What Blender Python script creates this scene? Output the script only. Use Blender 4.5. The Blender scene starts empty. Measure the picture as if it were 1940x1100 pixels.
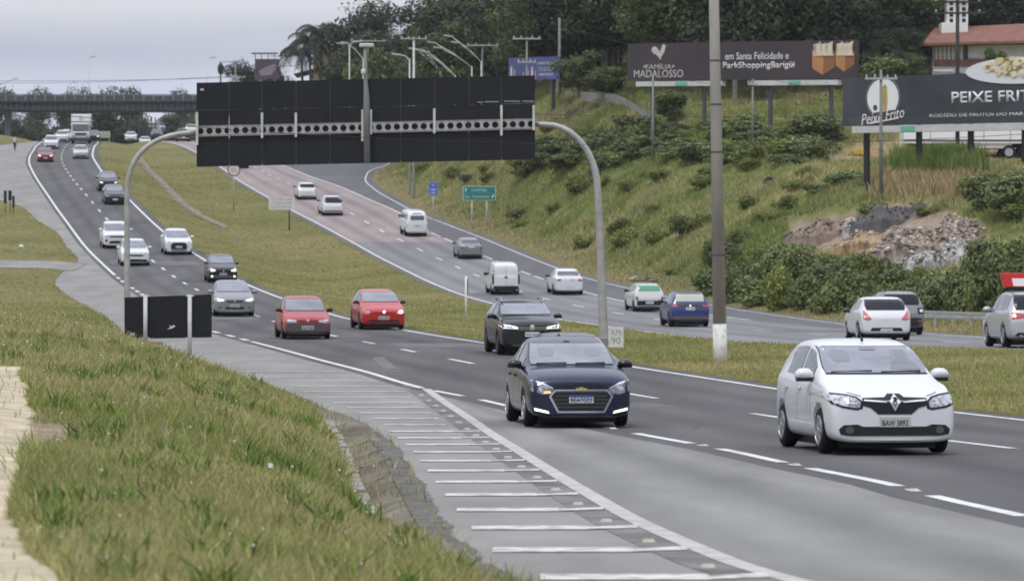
import bpy, bmesh, math, random
import numpy as np
from mathutils import Vector, Matrix
from mathutils.bvhtree import BVHTree
R = math.radians
rng = random.Random(7)
nr = np.random.default_rng(7)
sc = bpy.context.scene
col = sc.collection

# ---------------------------------------------------------------- camera
F, CX, CY, ZC = 7000.0, 970.0, 550.0, 4.0
cd = bpy.data.cameras.new('camera')
cam = bpy.data.objects.new('camera', cd)
col.objects.link(cam)
cam.location = (0, 0, ZC)
cam.rotation_euler = (R(90), 0, 0)
cd.sensor_width = 36
cd.lens = F / 1940 * 36
cd.clip_start, cd.clip_end = 0.5, 20000
cd.dof.use_dof = True
cd.dof.focus_distance = 68
cd.dof.aperture_fstop = 4.5
sc.camera = cam

# ---------------------------------------------------------------- sky, sun, exposure
SUN_EL, SUN_AZ = R(63), R(205)
w = bpy.data.worlds.new('World')
sc.world = w
w.use_nodes = True
nt = w.node_tree
nt.nodes.clear()
N = nt.nodes.new
L = nt.links.new
sky = N('ShaderNodeTexSky')
sky.sky_type = 'NISHITA'
sky.sun_disc = False
sky.sun_elevation = SUN_EL
sky.sun_rotation = SUN_AZ
sky.dust_density = 3.0
tc = N('ShaderNodeTexCoord')
mp = N('ShaderNodeMapping')
mp.inputs['Scale'].default_value = (1.6, 1.6, 14.0)
ns = N('ShaderNodeTexNoise')
ns.inputs['Scale'].default_value = 2.6
ns.inputs['Detail'].default_value = 5
ns.inputs['Roughness'].default_value = 0.5
L(tc.outputs['Generated'], mp.inputs['Vector'])
L(mp.outputs[0], ns.inputs['Vector'])
cr = N('ShaderNodeValToRGB')
cr.color_ramp.elements[0].position = 0.36
cr.color_ramp.elements[0].color = (5.3, 5.75, 7.1, 1)
cr.color_ramp.elements[1].position = 0.62
cr.color_ramp.elements[1].color = (7.0, 7.2, 7.9, 1)
L(ns.outputs['Fac'], cr.inputs['Fac'])
sp = N('ShaderNodeSeparateXYZ')
L(tc.outputs['Generated'], sp.inputs[0])
el = N('ShaderNodeMapRange')
el.inputs['From Min'].default_value = 0.08
el.inputs['From Max'].default_value = 0.75
el.inputs['To Min'].default_value = 1.0
el.inputs['To Max'].default_value = 2.1
L(sp.outputs['Z'], el.inputs['Value'])
bd = N('ShaderNodeValToRGB')          # pale gap under the cloud deck along the horizon
bd.color_ramp.interpolation = 'EASE'
for q, (p_, v_) in enumerate(((0.0, 1.22), (0.054, 1.22), (0.0605, 1.0), (0.070, .96), (0.0785, 1.10), (0.12, 1.0))):
    e_ = bd.color_ramp.elements[q] if q < 2 else bd.color_ramp.elements.new(p_)
    e_.position = p_
    e_.color = (v_ / 1.3,) * 3 + (1,)
L(sp.outputs['Z'], bd.inputs['Fac'])
bm_ul = N('ShaderNodeMath')
bm_ul.operation = 'MULTIPLY'
L(el.outputs[0], bm_ul.inputs[0])
L(bd.outputs['Color'], bm_ul.inputs[1])
bm_u2 = N('ShaderNodeMath')
bm_u2.operation = 'MULTIPLY'
bm_u2.inputs[1].default_value = 1.3
L(bm_ul.outputs[0], bm_u2.inputs[0])
sc_ = N('ShaderNodeVectorMath')
sc_.operation = 'SCALE'
L(cr.outputs['Color'], sc_.inputs[0])
L(bm_u2.outputs[0], sc_.inputs['Scale'])
mx = N('ShaderNodeMix')
mx.data_type = 'RGBA'
mx.inputs['Factor'].default_value = 0.9
L(sky.outputs[0], mx.inputs['A'])
L(sc_.outputs[0], mx.inputs['B'])
bg = N('ShaderNodeBackground')
bg.inputs['Strength'].default_value = 0.1
L(mx.outputs['Result'], bg.inputs['Color'])
wo = N('ShaderNodeOutputWorld')
L(bg.outputs[0], wo.inputs['Surface'])

sd = bpy.data.lights.new('sun', 'SUN')
sd.energy = 1.5
sd.angle = R(10)
sd.color = (1.0, 0.95, 0.88)
sun = bpy.data.objects.new('sun', sd)
col.objects.link(sun)
# Nishita sun_rotation is measured clockwise from +Y
sdir = Vector((math.sin(SUN_AZ) * math.cos(SUN_EL), math.cos(SUN_AZ) * math.cos(SUN_EL), math.sin(SUN_EL)))
sun.rotation_euler = (-sdir).to_track_quat('-Z', 'Y').to_euler()
sun.location = (0, 0, 60)

sc.view_settings.view_transform = 'Standard'
sc.view_settings.look = 'None'
sc.view_settings.gamma = 1
sc.view_settings.exposure = 0.0
sc.cycles.use_denoising = True
sc.cycles.max_bounces = 6
sc.cycles.filter_width = 1.7

# ---------------------------------------------------------------- material helpers
MATS = {}


def mat(name, rgb, rough=0.6, metal=0.0, var=0.0, vscale=3.0, spec=0.5, coat=0.0, bump=0.0, bscale=40.0,
        attr=None, emit=None, estr=0.0, rgb2=None, lo=0.35, hi=0.65, stretch=None, trans=0.0, det=4):
    """Principled material. var/rgb2: object-space noise between rgb and rgb2 (or a lighter/darker rgb); attr: colour attribute times rgb."""
    m = bpy.data.materials.new(name)
    m.use_nodes = True
    t = m.node_tree
    b = t.nodes['Principled BSDF']
    b.inputs['Base Color'].default_value = (*rgb, 1)
    b.inputs['Roughness'].default_value = rough
    b.inputs['Metallic'].default_value = metal
    b.inputs['Specular IOR Level'].default_value = spec
    b.inputs['Coat Weight'].default_value = coat
    b.inputs['Coat Roughness'].default_value = 0.04
    src = None
    if var > 0 or rgb2 or bump > 0:
        g = t.nodes.new('ShaderNodeTexCoord')
        vec = g.outputs['Object']
        if stretch:
            mm = t.nodes.new('ShaderNodeMapping')
            mm.inputs['Scale'].default_value = stretch
            t.links.new(vec, mm.inputs['Vector'])
            vec = mm.outputs[0]
    if var > 0 or rgb2:
        n = t.nodes.new('ShaderNodeTexNoise')
        n.inputs['Scale'].default_value = vscale
        n.inputs['Detail'].default_value = det
        n.inputs['Roughness'].default_value = 0.6
        t.links.new(vec, n.inputs['Vector'])
        r = t.nodes.new('ShaderNodeValToRGB')
        r.color_ramp.elements[0].position = lo
        r.color_ramp.elements[1].position = hi
        c1 = rgb if rgb2 else tuple(c * (1 - var) for c in rgb)
        c2 = rgb2 or tuple(min(1, c * (1 + var)) for c in rgb)
        r.color_ramp.elements[0].color = (*c1, 1)
        r.color_ramp.elements[1].color = (*c2, 1)
        t.links.new(n.outputs['Fac'], r.inputs['Fac'])
        src = r.outputs['Color']
    if attr:
        a = t.nodes.new('ShaderNodeAttribute')
        a.attribute_name = attr
        if src is not None:
            x = t.nodes.new('ShaderNodeMix')
            x.data_type = 'RGBA'
            x.blend_type = 'MULTIPLY'
            x.inputs['Factor'].default_value = 1
            t.links.new(a.outputs['Color'], x.inputs['A'])
            t.links.new(src, x.inputs['B'])
            src = x.outputs['Result']
        else:
            src = a.outputs['Color']
    if src is not None:
        t.links.new(src, b.inputs['Base Color'])
    if bump > 0:
        n2 = t.nodes.new('ShaderNodeTexNoise')
        n2.inputs['Scale'].default_value = bscale
        n2.inputs['Detail'].default_value = 3
        t.links.new(vec, n2.inputs['Vector'])
        bp = t.nodes.new('ShaderNodeBump')
        bp.inputs['Strength'].default_value = bump
        bp.inputs['Distance'].default_value = 0.02
        t.links.new(n2.outputs['Fac'], bp.inputs['Height'])
        t.links.new(bp.outputs[0], b.inputs['Normal'])
    if emit:
        b.inputs['Emission Color'].default_value = (*emit, 1)
        b.inputs['Emission Strength'].default_value = estr
    if trans > 0:
        o = t.nodes['Material Output']
        tr = t.nodes.new('ShaderNodeBsdfTranslucent')
        if src is not None:
            t.links.new(src, tr.inputs['Color'])
        else:
            tr.inputs['Color'].default_value = (*rgb, 1)
        ms = t.nodes.new('ShaderNodeMixShader')
        ms.inputs[0].default_value = trans
        t.links.new(b.outputs[0], ms.inputs[1])
        t.links.new(tr.outputs[0], ms.inputs[2])
        t.links.new(ms.outputs[0], o.inputs['Surface'])
    MATS[name] = m
    return m


# ---------------------------------------------------------------- object helpers
def tag(o, label=None, cat=None, group=None, kind=None):
    if label:
        o['label'] = label
    if cat:
        o['category'] = cat
    if group:
        o['group'] = group
    if kind:
        o['kind'] = kind
    return o


def thing(name, label, cat, loc=(0, 0, 0), rot=(0, 0, 0), group=None):
    o = bpy.data.objects.new(name, None)
    col.objects.link(o)
    o.location = loc
    o.rotation_euler = rot
    o.empty_display_size = 0.3
    return tag(o, label, cat, group)


def link(name, me, parent=None, mats=(), smooth=False):
    o = bpy.data.objects.new(name, me)
    me.name = name
    col.objects.link(o)
    if parent is not None:
        o.parent = parent
    for m in mats:
        me.materials.append(m)
    if smooth and len(me.polygons):
        me.polygons.foreach_set('use_smooth', [True] * len(me.polygons))
    return o


def np_mesh(verts, faces_flat, sizes, color=None):
    me = bpy.data.meshes.new('m')
    v = np.asarray(verts, dtype=np.float32).reshape(-1, 3)
    f = np.asarray(faces_flat, dtype=np.int32).ravel()
    s = np.asarray(sizes, dtype=np.int32).ravel()
    me.vertices.add(len(v))
    me.vertices.foreach_set('co', v.ravel())
    me.loops.add(len(f))
    me.loops.foreach_set('vertex_index', f)
    me.polygons.add(len(s))
    st = np.concatenate([[0], np.cumsum(s)[:-1]]).astype(np.int32)
    me.polygons.foreach_set('loop_start', st)
    me.update(calc_edges=True)
    if color is not None:
        c = np.ones((len(v), 4), dtype=np.float32)
        c[:, :3] = color
        a = me.color_attributes.new('Col', 'FLOAT_COLOR', 'POINT')
        a.data.foreach_set('color', c.ravel())
    me.validate()
    return me


class MB:
    """Collects primitive shapes into one mesh."""

    def __init__(s):
        s.v, s.f, s.mi = [], [], []

    def add(s, vs, fs, mi=0):
        b = len(s.v)
        s.v += [tuple(v) for v in vs]
        for f in fs:
            s.f.append([b + i for i in f])
            s.mi.append(mi)
        return s

    def box(s, c, d, rz=0.0, mi=0, rx=0.0, ry=0.0, taper=1.0):
        M = Matrix.Rotation(rz, 3, 'Z') @ Matrix.Rotation(ry, 3, 'Y') @ Matrix.Rotation(rx, 3, 'X')
        vs = []
        for k, z in enumerate((-.5, .5)):
            t = taper if k else 1.0
            for x, y in ((-.5, -.5), (.5, -.5), (.5, .5), (-.5, .5)):
                vs.append(Vector(c) + M @ Vector((x * d[0] * t, y * d[1] * t, z * d[2])))
        return s.add(vs, [(3, 2, 1, 0), (4, 5, 6, 7), (0, 1, 5, 4), (1, 2, 6, 5), (2, 3, 7, 6), (3, 0, 4, 7)], mi)

    def tube(s, pts, r, n=8, mi=0, cap=True):
        pts = [Vector(p) for p in pts]
        rr = r if isinstance(r, (list, tuple)) else [r] * len(pts)
        vs, fs = [], []
        up = Vector((0, 0, 1))
        prev = None
        for i, p in enumerate(pts):
            t = (pts[min(i + 1, len(pts) - 1)] - pts[max(i - 1, 0)]).normalized()
            a = prev if prev is not None else (up if abs(t.z) < 0.95 else Vector((1, 0, 0)))
            u = (a - t * a.dot(t)).normalized()
            prev = u
            q = t.cross(u)
            for k in range(n):
                an = 2 * math.pi * k / n
                vs.append(p + (u * math.cos(an) + q * math.sin(an)) * rr[i])
        for i in range(len(pts) - 1):
            for k in range(n):
                k2 = (k + 1) % n
                fs.append((i * n + k, i * n + k2, (i + 1) * n + k2, (i + 1) * n + k))
        if cap:
            fs.append(tuple(range(n))[::-1])
            fs.append(tuple((len(pts) - 1) * n + k for k in range(n)))
        return s.add(vs, fs, mi)

    def lathe(s, prof, n=20, axis='X', c=(0, 0, 0), mi=0):
        """prof: list of (radius, axial)."""
        vs, fs = [], []
        for r, a in prof:
            for k in range(n):
                an = 2 * math.pi * k / n
                p = (a, r * math.cos(an), r * math.sin(an)) if axis == 'X' else ((r * math.cos(an), a, r * math.sin(an)) if axis == 'Y' else (r * math.cos(an), r * math.sin(an), a))
                vs.append(Vector(c) + Vector(p))
        for i in range(len(prof) - 1):
            for k in range(n):
                k2 = (k + 1) % n
                fs.append((i * n + k, i * n + k2, (i + 1) * n + k2, (i + 1) * n + k))
        fs.append(tuple(range(n))[::-1])
        fs.append(tuple((len(prof) - 1) * n + k for k in range(n)))
        return s.add(vs, fs, mi)

    def prism(s, poly, y0, y1, mi=0):
        """polygon in (x, z) extruded along y."""
        n = len(poly)
        vs = [(x, y0, z) for x, z in poly] + [(x, y1, z) for x, z in poly]
        fs = [tuple(range(n)), tuple(range(2 * n - 1, n - 1, -1))]
        for i in range(n):
            j = (i + 1) % n
            fs.append((i, n + i, n + j, j))
        return s.add(vs, fs, mi)

    def mesh(s, bevel=0.0, seg=2):
        me = bpy.data.meshes.new('m')
        me.from_pydata([tuple(v) for v in s.v], [], s.f)
        me.polygons.foreach_set('material_index', s.mi)
        bm = bmesh.new()
        bm.from_mesh(me)
        if bevel > 0:
            ed = [e for e in bm.edges if e.is_manifold and e.calc_face_angle(0) > 0.6]
            bmesh.ops.bevel(bm, geom=ed, offset=bevel, segments=seg, affect='EDGES', profile=0.5)
        bmesh.ops.recalc_face_normals(bm, faces=bm.faces)
        bm.to_mesh(me)
        bm.free()
        return me

    def build(s, name, mats, parent=None, smooth=False, bevel=0.0):
        if not isinstance(mats, (list, tuple)):
            mats = [mats]
        return link(name, s.mesh(bevel), parent, mats, smooth)


def P(px, py, d):
    """World point seen at photo pixel (px, py) at distance d along the view axis (used only to survey the place)."""
    return Vector(((px - CX) / F * d, d, ZC - (py - CY) / F * d))


def zrel(py, d):
    return -(py - CY) / F * d


def pchip(xs, ys):
    xs = np.asarray(xs, float)
    ys = np.asarray(ys, float)
    h = np.diff(xs)
    dl = np.diff(ys) / h
    m = np.zeros_like(ys)
    for i in range(1, len(xs) - 1):
        if dl[i - 1] * dl[i] > 0:
            w1, w2 = 2 * h[i] + h[i - 1], h[i] + 2 * h[i - 1]
            m[i] = (w1 + w2) / (w1 / dl[i - 1] + w2 / dl[i])
    m[0], m[-1] = dl[0], dl[-1]

    def f(x):
        x = np.asarray(x, float)
        i = np.clip(np.searchsorted(xs, x) - 1, 0, len(h) - 1)
        t = (x - xs[i]) / h[i]
        tt = np.clip(t, 0, 1)
        y = ((2 * tt ** 3 - 3 * tt ** 2 + 1) * ys[i] + (tt ** 3 - 2 * tt ** 2 + tt) * h[i] * m[i]
             + (-2 * tt ** 3 + 3 * tt ** 2) * ys[i + 1] + (tt ** 3 - tt ** 2) * h[i] * m[i + 1])
        y = y + np.where(x < xs[0], (x - xs[0]) * m[0], 0) + np.where(x > xs[-1], (x - xs[-1]) * m[-1], 0)
        return y
    return f
# ================================================================ the lie of the land
zA = pchip([0, 25, 48.5, 61, 72, 85, 104, 125, 136, 157, 180, 208, 226, 247, 270, 292, 311, 350, 389, 402, 430, 450, 480, 505, 540, 600, 800],
           [-1.82, -1.985, -2.17, -2.25, -2.25, -2.12, -1.81, -1.58, -1.42, -1.05, -.42, .55, 1.45, 2.75, 4.5, 6.4, 8.1, 10.9, 13.5, 14.4, 16.2, 17.6, 19.3, 20.3, 21.0, 22.3, 27.0])
zB = pchip([0, 60, 90, 111, 135, 155, 170, 189, 213, 235, 259, 286, 311, 333, 370, 410, 450, 480, 500, 520, 560, 600, 800],
           [-1.5, -1.55, -1.63, -1.72, -1.72, -1.68, -1.5, -1.05, -.2, .8, 2.2, 4.3, 6.4, 8.2, 11, 13.8, 17.0, 19.2, 20.1, 21.0, 22.3, 23.2, 27.5])


def inv_profile(z):
    d = np.arange(12, 505, 0.25)
    y = CY - z(d) * F / d
    y = np.minimum.accumulate(y)
    return lambda py: float(np.interp(-py, -y, d))


dA, dB = inv_profile(zA), inv_profile(zB)


def survey(pts, dinv, extra=()):
    a = sorted([(dinv(y), (x - CX) / F * dinv(y)) for x, y in pts] + list(extra))
    ds, xs = [a[0][0]], [a[0][1]]
    for d, x in a[1:]:
        if d - ds[-1] > 0.6:
            ds.append(d)
            xs.append(x)
    return pchip(ds, xs)


AL = survey([(80, 268), (66, 280), (57, 295), (55, 307), (62, 325), (75, 347), (88, 366), (110, 398), (130, 425), (160, 465), (200, 505), (235, 535),
             (262, 553), (300, 578), (350, 605), (405, 628), (440, 637), (500, 653), (600, 680), (700, 706), (800, 735), (911, 757), (1040, 787),
             (1147, 809), (1205, 821), (1363, 850), (1534, 887), (1701, 921), (1765, 939), (1940, 978)], dA, [(620, -88)])
AR = survey([(186, 268), (177, 283), (176, 297), (185, 313), (193, 325), (235, 368), (260, 393), (305, 435), (345, 465), (395, 497), (460, 535),
             (520, 560), (610, 590), (660, 604), (770, 626), (920, 650), (1060, 673), (1200, 695), (1330, 715), (1460, 735), (1800, 780), (1940, 796)], dA, [(620, -79)])
CL = survey([(800, 735), (830, 757), (900, 805), (960, 845), (1030, 890), (1120, 945), (1200, 990), (1300, 1035), (1400, 1075), (1490, 1100)], dA)
SL = survey([(990, 1100), (905, 1050), (850, 985), (805, 920), (757, 850), (700, 805), (620, 775), (565, 757), (500, 735), (440, 715), (361, 697), (300, 668),
             (235, 628), (200, 600), (170, 583), (130, 560), (105, 534), (120, 515), (145, 499), (124, 464), (109, 441), (72, 418), (37, 390), (5, 380),
             (-70, 355), (-90, 320), (-60, 290), (0, 275), (50, 270), (64, 266)], dA, [(620, -91)])
BL = survey([(319, 270), (344, 276), (372, 289), (420, 318), (450, 340), (510, 375), (560, 402), (600, 422), (650, 449), (700, 477), (760, 508), (830, 541),
             (880, 560), (940, 577), (1050, 603), (1150, 618), (1250, 631), (1350, 643), (1480, 652), (1600, 658), (1940, 664)], dB, [(620, -62)])
BR = survey([(760, 385), (800, 405), (860, 428), (930, 455), (1000, 484), (1060, 507), (1108, 524), (1189, 544), (1379, 582), (1500, 600), (1600, 613),
             (1750, 630)], dB, [(352, -12.9), (374, -14.6), (395, -15.0), (418, -13.6), (450, -20), (500, -32), (540, -43), (620, -50), (120, 19.6), (100, 24.5)])
BM = survey([(430, 278), (540, 315), (590, 335), (640, 352), (700, 378), (760, 405), (812, 438), (855, 457), (930, 490), (1010, 522), (1104, 552), (1183, 571),
             (1300, 590), (1420, 606)], dB, [(620, -54)])
AC = lambda d: (AL(d) + AR(d)) / 2
BC = lambda d: BL(d) + (BM(d) - BL(d)) * 0.52

MOUND = pchip([0, 15, 32, 60, 90, 110, 128, 150, 165], [-1.6, -1.5, -1.22, -.75, -.40, -.38, -.7, -1.0, -.75])
RU = np.array([0, 3, 8, 15, 22, 32, 50, 90, 200.])
RD = np.array([60, 110, 150, 190, 226, 260, 300, 340, 400, 480, 620.])
RT = np.array([[0, .1, .4, 1, 2, 3, 5, 9, 12], [0, .1, .5, 1.5, 3, 5, 8, 14, 20], [0, .2, .8, 2.2, 4, 6, 10, 18, 26], [0, .3, 2.2, 5, 7.5, 9.5, 13, 24, 34],
               [0, .5, 2.9, 6.0, 7.3, 7.6, 7.8, 18, 36], [0, .6, 4.2, 7.3, 7.0, 6.6, 6.9, 19, 40], [0, .6, 6.2, 10.2, 10.7, 11.2, 12.8, 20, 36],
               [0, .7, 5, 9.8, 11.3, 12.4, 14.5, 26, 42], [0, .5, 3, 7, 10, 13, 19, 32, 44], [0, .5, 2, 5, 9, 15, 25, 36, 40], [0, .3, 1, 3, 6, 9, 14, 18, 20.]])


def rise(u, d):
    u = np.clip(np.asarray(u, float), 0, 199)
    d = np.clip(np.asarray(d, float), 60, 619)
    i = np.clip(np.searchsorted(RU, u, 'right') - 1, 0, len(RU) - 2)
    j = np.clip(np.searchsorted(RD, d, 'right') - 1, 0, len(RD) - 2)
    a = (u - RU[i]) / (RU[i + 1] - RU[i])
    b = (d - RD[j]) / (RD[j + 1] - RD[j])
    return (RT[j, i] * (1 - a) + RT[j, i + 1] * a) * (1 - b) + (RT[j + 1, i] * (1 - a) + RT[j + 1, i + 1] * a) * b


def wob(x, y, s=1.0, k=0):
    x, y = np.asarray(x, float) / s + 13.7 * k, np.asarray(y, float) / s - 7.1 * k
    return (np.sin(x * 1.3 + 1.7 * np.sin(y * .7)) + np.sin(y * 1.1 + 1.3 * np.sin(x * .9 + 2)) + .6 * np.sin(x * 2.7 - y * 1.9) + .4 * np.sin(x * 4.9 + y * 5.3)) / 3


def zground(X, d):
    """Height of the grass, relative to the camera, outside the paved strips."""
    X, d = np.asarray(X, float), np.asarray(d, float)
    za, zb = zA(d), zB(d)
    sl, ar, bl, br = SL(d) - .05, AR(d) + .55, BL(d) - .6, BR(d) + .5
    u = np.maximum(sl - X, 0)
    near = np.clip((165 - d) / 20, 0, 1)
    mo = za + (np.where(d < 165, MOUND(d), za) - za) * (1 - np.exp(-(u / np.interp(d, [25, 50], [2.2, 3.0])) ** 1.35)) + .05 * wob(X, d, .8) * np.clip(u, 0, 1) * np.exp(-d / 80) - .24 * np.exp(-((u - .62) / .30) ** 2) * np.clip((d - 27) / 5, 0, 1) * np.clip((66 - d) / 10, 0, 1)
    fl = za + .12 * np.clip(u, 0, 1) + .012 * u
    bank = np.clip((d - 425) / 30, 0, 1) * np.clip(u * .16, 0, 5)
    zl = mo * near + (fl + bank) * (1 - near)
    t = np.clip((X - ar) / np.maximum(bl - ar, .5), 0, 1)
    dep = np.interp(d, [60, 130, 180, 240, 330, 450], [.1, .15, .45, .8, .9, .4])
    zm = za + .03 + (zb - za) * t - dep * np.sin(np.pi * t) ** 1.5 + .06 * wob(X, d, 2.5) * np.sin(np.pi * t)
    v = np.maximum(X - br, 0)
    zr = zb + .02 + rise(v, d) + (.42 * wob(X, d, 3.6, 2) + .26 * wob(X, d, 1.5, 3)) * np.clip((v - 2) / 6, 0, 1) * (1 - .85 * np.clip((v - 19) / 4, 0, 1) * np.clip((d - 218) / 8, 0, 1) * np.clip((285 - d) / 8, 0, 1))
    return np.where(X < (sl + ar) / 2, zl, np.where(X < (bl + br) / 2, zm, zr))


def ground_hit(px, py, d0=60, d1=600):
    """First place where the line of sight through a photo pixel meets the grass (survey helper)."""
    d = np.arange(d0, d1, .5)
    zr = zrel(py, 1.0) * d
    g = zground((px - CX) / F * d, d)
    k = np.nonzero(g >= zr)[0]
    dd = float(d[k[0]]) if len(k) else d1
    X = (px - CX) / F * dd
    return X, dd, float(zground(X, dd)) + ZC


def gz(X, d):
    return float(zground(X, d)) + ZC


def inpoly(px, py, poly):
    px, py = np.asarray(px), np.asarray(py)
    c = np.zeros(px.shape, bool)
    n = len(poly)
    for i in range(n):
        x1, y1 = poly[i]
        x2, y2 = poly[(i + 1) % n]
        k = ((y1 > py) != (y2 > py)) & (px < (x2 - x1) * (py - y1) / (y2 - y1 + 1e-9) + x1)
        c ^= k
    return c


# ---- grass sheet
rows = [-60., -20., 0.]
d = 6.0
while d < 620:
    rows.append(d)
    d += max(.12, d * .0062) if d < 60 else d * .0125
rows += [640, 700, 800, 1000, 1400, 2200, 4000, 9000]
rows = np.array(rows)


def seg(a, b, n, p=1.0):
    t = np.linspace(0, 1, n) ** p
    return a + (b - a) * t


gv, gc = [], []
for d in rows:
    dc = min(max(d, 6.), 620.)
    sl, ar, bl, br = float(SL(dc)), float(AR(dc)) + .55, float(BL(dc)) - .6, float(BR(dc)) + .5
    far = max(300., abs(d) * .6)
    xl = sl - np.concatenate([seg(far, 45, 6)[:-1], seg(45, 16, 10)[:-1], seg(16, 8, 14)[:-1], seg(8, 0, 150)])
    xa = np.array([sl + .02, ar - .02])
    xm = seg(ar, bl, 26)
    xb = np.array([bl + .02, br - .02])
    xr = br + np.concatenate([seg(0, 45, 74)[:-1], seg(45, 110, 26)[:-1], seg(110, far, 6)])
    X = np.concatenate([xl, xa, xm, xb, xr])
    z = zground(X, np.full_like(X, dc))
    nl = len(xl)
    z[nl:nl + 2] = float(zA(dc)) - .35
    k = nl + 2 + len(xm)
    z[k:k + 2] = float(zB(dc)) - .35
    gv.append(np.stack([X, np.full_like(X, d), z + ZC], 1))
nR, nC = len(rows), len(gv[0])
G = np.array(gv)
Xg, Dg, Zg = G[..., 0], np.maximum(G[..., 1], 1), G[..., 2] - ZC
px = CX + F * Xg / Dg
py = CY - F * Zg / Dg
# real ground cover: green, dry, bare earth
n1, n2, n3 = wob(Xg, Dg, 3.0), wob(Xg, Dg, 9.0, 4), wob(Xg, Dg, 1.1, 6)
base = np.zeros(G.shape)
green, dry, lush, earth, sand = map(np.array, [(.10, .115, .032), (.215, .175, .08), (.105, .135, .03), (.18, .145, .105), (.44, .38, .29)])
m = np.clip(.5 + .35 * n1 + .3 * n2, 0, 1)[..., None]
base = green * (1 - m) + dry * m
u = SL(np.clip(Dg, 6, 620)) - Xg
v = Xg - BR(np.clip(Dg, 6, 620)) - .5
leftm = (u > -.5)
rightm = v > -.5
m2 = np.clip(.35 + .45 * n2 + .3 * n1, 0, 1)[..., None]
base = np.where(rightm[..., None], lush * (1 - m2) + dry * .8 * m2, base)
m3 = np.clip((3.2 - v) / 2.2 + .3 * n3, 0, 1)[..., None] * .75
base = np.where(rightm[..., None], base * (1 - m3) + np.array((.2, .165, .085)) * m3, base)
# bare strip by the shoulder and the sandy track on the left
m4 = np.clip(1.0 - u / (1.0 + .4 * n3) - np.clip((Dg - 60) / 30, 0, 1) * .6, 0, 1)[..., None]
base = np.where(leftm[..., None], base * (1 - m4) + np.array((.15, .125, .095)) * m4, base)
track = inpoly(px + 20 * n3 + 10 * wob(Xg, Dg, .4, 12), py + 10 * n1, [(-600, 690), (30, 695), (60, 760), (75, 800), (35, 880), (25, 960), (45, 1050), (110, 1100), (150, 1300), (-900, 1300)])
track2 = inpoly(px + 10 * n3, py + 8 * n1, [(60, 800), (140, 805), (150, 835), (60, 850)])
base = np.where((leftm & (Dg < 70) & track)[..., None], sand * (1 + .04 * n3 + .05 * wob(Xg, Dg, .9, 12))[..., None], base)
base = np.where((leftm & (Dg < 70) & track2)[..., None], earth * 1.4, base)
# gutter of bare soil beside the barred shoulder
gut = inpoly(px, py, [(585, 768), (660, 776), (770, 850), (860, 985), (1010, 1105), (900, 1105), (780, 1010), (700, 985), (655, 880), (605, 800)])
base = np.where((leftm & (Dg < 80) & (Dg > 20) & gut)[..., None], np.array((.165, .148, .122)) * (1 + .35 * n3[..., None] + .2 * n1[..., None]), base)
# forest floor
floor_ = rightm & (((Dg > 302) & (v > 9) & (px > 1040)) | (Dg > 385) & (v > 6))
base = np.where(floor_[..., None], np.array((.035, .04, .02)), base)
# trodden earth round the rubble
rb_ = inpoly(px + 10 * n3, py + 5 * n1, [(1495, 425), (1560, 412), (1640, 400), (1700, 385), (1780, 395), (1870, 430), (1880, 500), (1640, 500), (1500, 470)])
base = np.where((rightm & rb_)[..., None], np.array((.24, .19, .15)) * (1 + .3 * n3[..., None]), base)
# yard with bare earth by the billboard
yard = inpoly(px, py, [(1560, 285), (1720, 262), (1960, 262), (1960, 318), (1700, 300), (1570, 310)])
base = np.where((rightm & yard)[..., None], np.array((.27, .2, .12)), base)
i = np.arange(nR - 1)[:, None] * nC + np.arange(nC - 1)[None, :]
faces = np.stack([i, i + 1, i + nC + 1, i + nC], -1).reshape(-1, 4)
m_ground = mat('ground_cover', (1, 1, 1), .95, attr='Col', rgb2=(1.25, 1.22, 1.1), var=.1, vscale=1.8, bump=.15, bscale=9, spec=.15, det=6)
m_ground.node_tree.nodes['Color Ramp'].color_ramp.elements[0].color = (.72, .74, .7, 1)
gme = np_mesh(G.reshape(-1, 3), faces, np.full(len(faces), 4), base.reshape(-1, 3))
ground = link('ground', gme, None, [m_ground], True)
tag(ground, kind='structure')

# ---- paved sheets
asph = mat('asphalt', (.084, .082, .081), .85, attr='Col', var=.2, vscale=.5, bump=.25, bscale=60, spec=.3, stretch=(1, .12, 1), det=12)
asph_aux = mat('asphalt_worn', (.2, .198, .19), .9, attr='Col', var=.17, vscale=.6, bump=.25, bscale=60, spec=.25, stretch=(1, .2, 1), det=8)
conc = mat('shoulder_concrete', (.235, .23, .215), .92, var=.15, vscale=.6, bump=.3, bscale=40, spec=.2, stretch=(1, .35, 1), det=8)
asph_b = mat('asphalt_grey', (.175, .175, .178), .88, attr='Col', var=.1, vscale=.3, bump=.2, bscale=60, spec=.25, stretch=(1, .12, 1), det=7)
asph_red = mat('asphalt_reddish', (.262, .222, .215), .9, attr='Col', var=.1, vscale=.4, bump=.2, bscale=60, spec=.2, stretch=(1, .15, 1), det=7)
asph_ramp = mat('asphalt_ramp', (.115, .115, .12), .88, var=.12, vscale=.4, bump=.2, bscale=60, spec=.25, stretch=(1, .15, 1), det=7)
asph_edge = mat('asphalt_edge', (.16, .155, .148), .92, var=.3, vscale=1.4, spec=.2)
paint = mat('road_paint', (.36, .36, .35), .75, rgb2=(.64, .64, .62), vscale=2.6, lo=.30, hi=.52, spec=.3, det=9)
paint_worn = mat('road_paint_worn', (.29, .285, .27), .8, rgb2=(.58, .565, .54), vscale=4.5, lo=.36, hi=.56, spec=.25, det=8)


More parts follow.
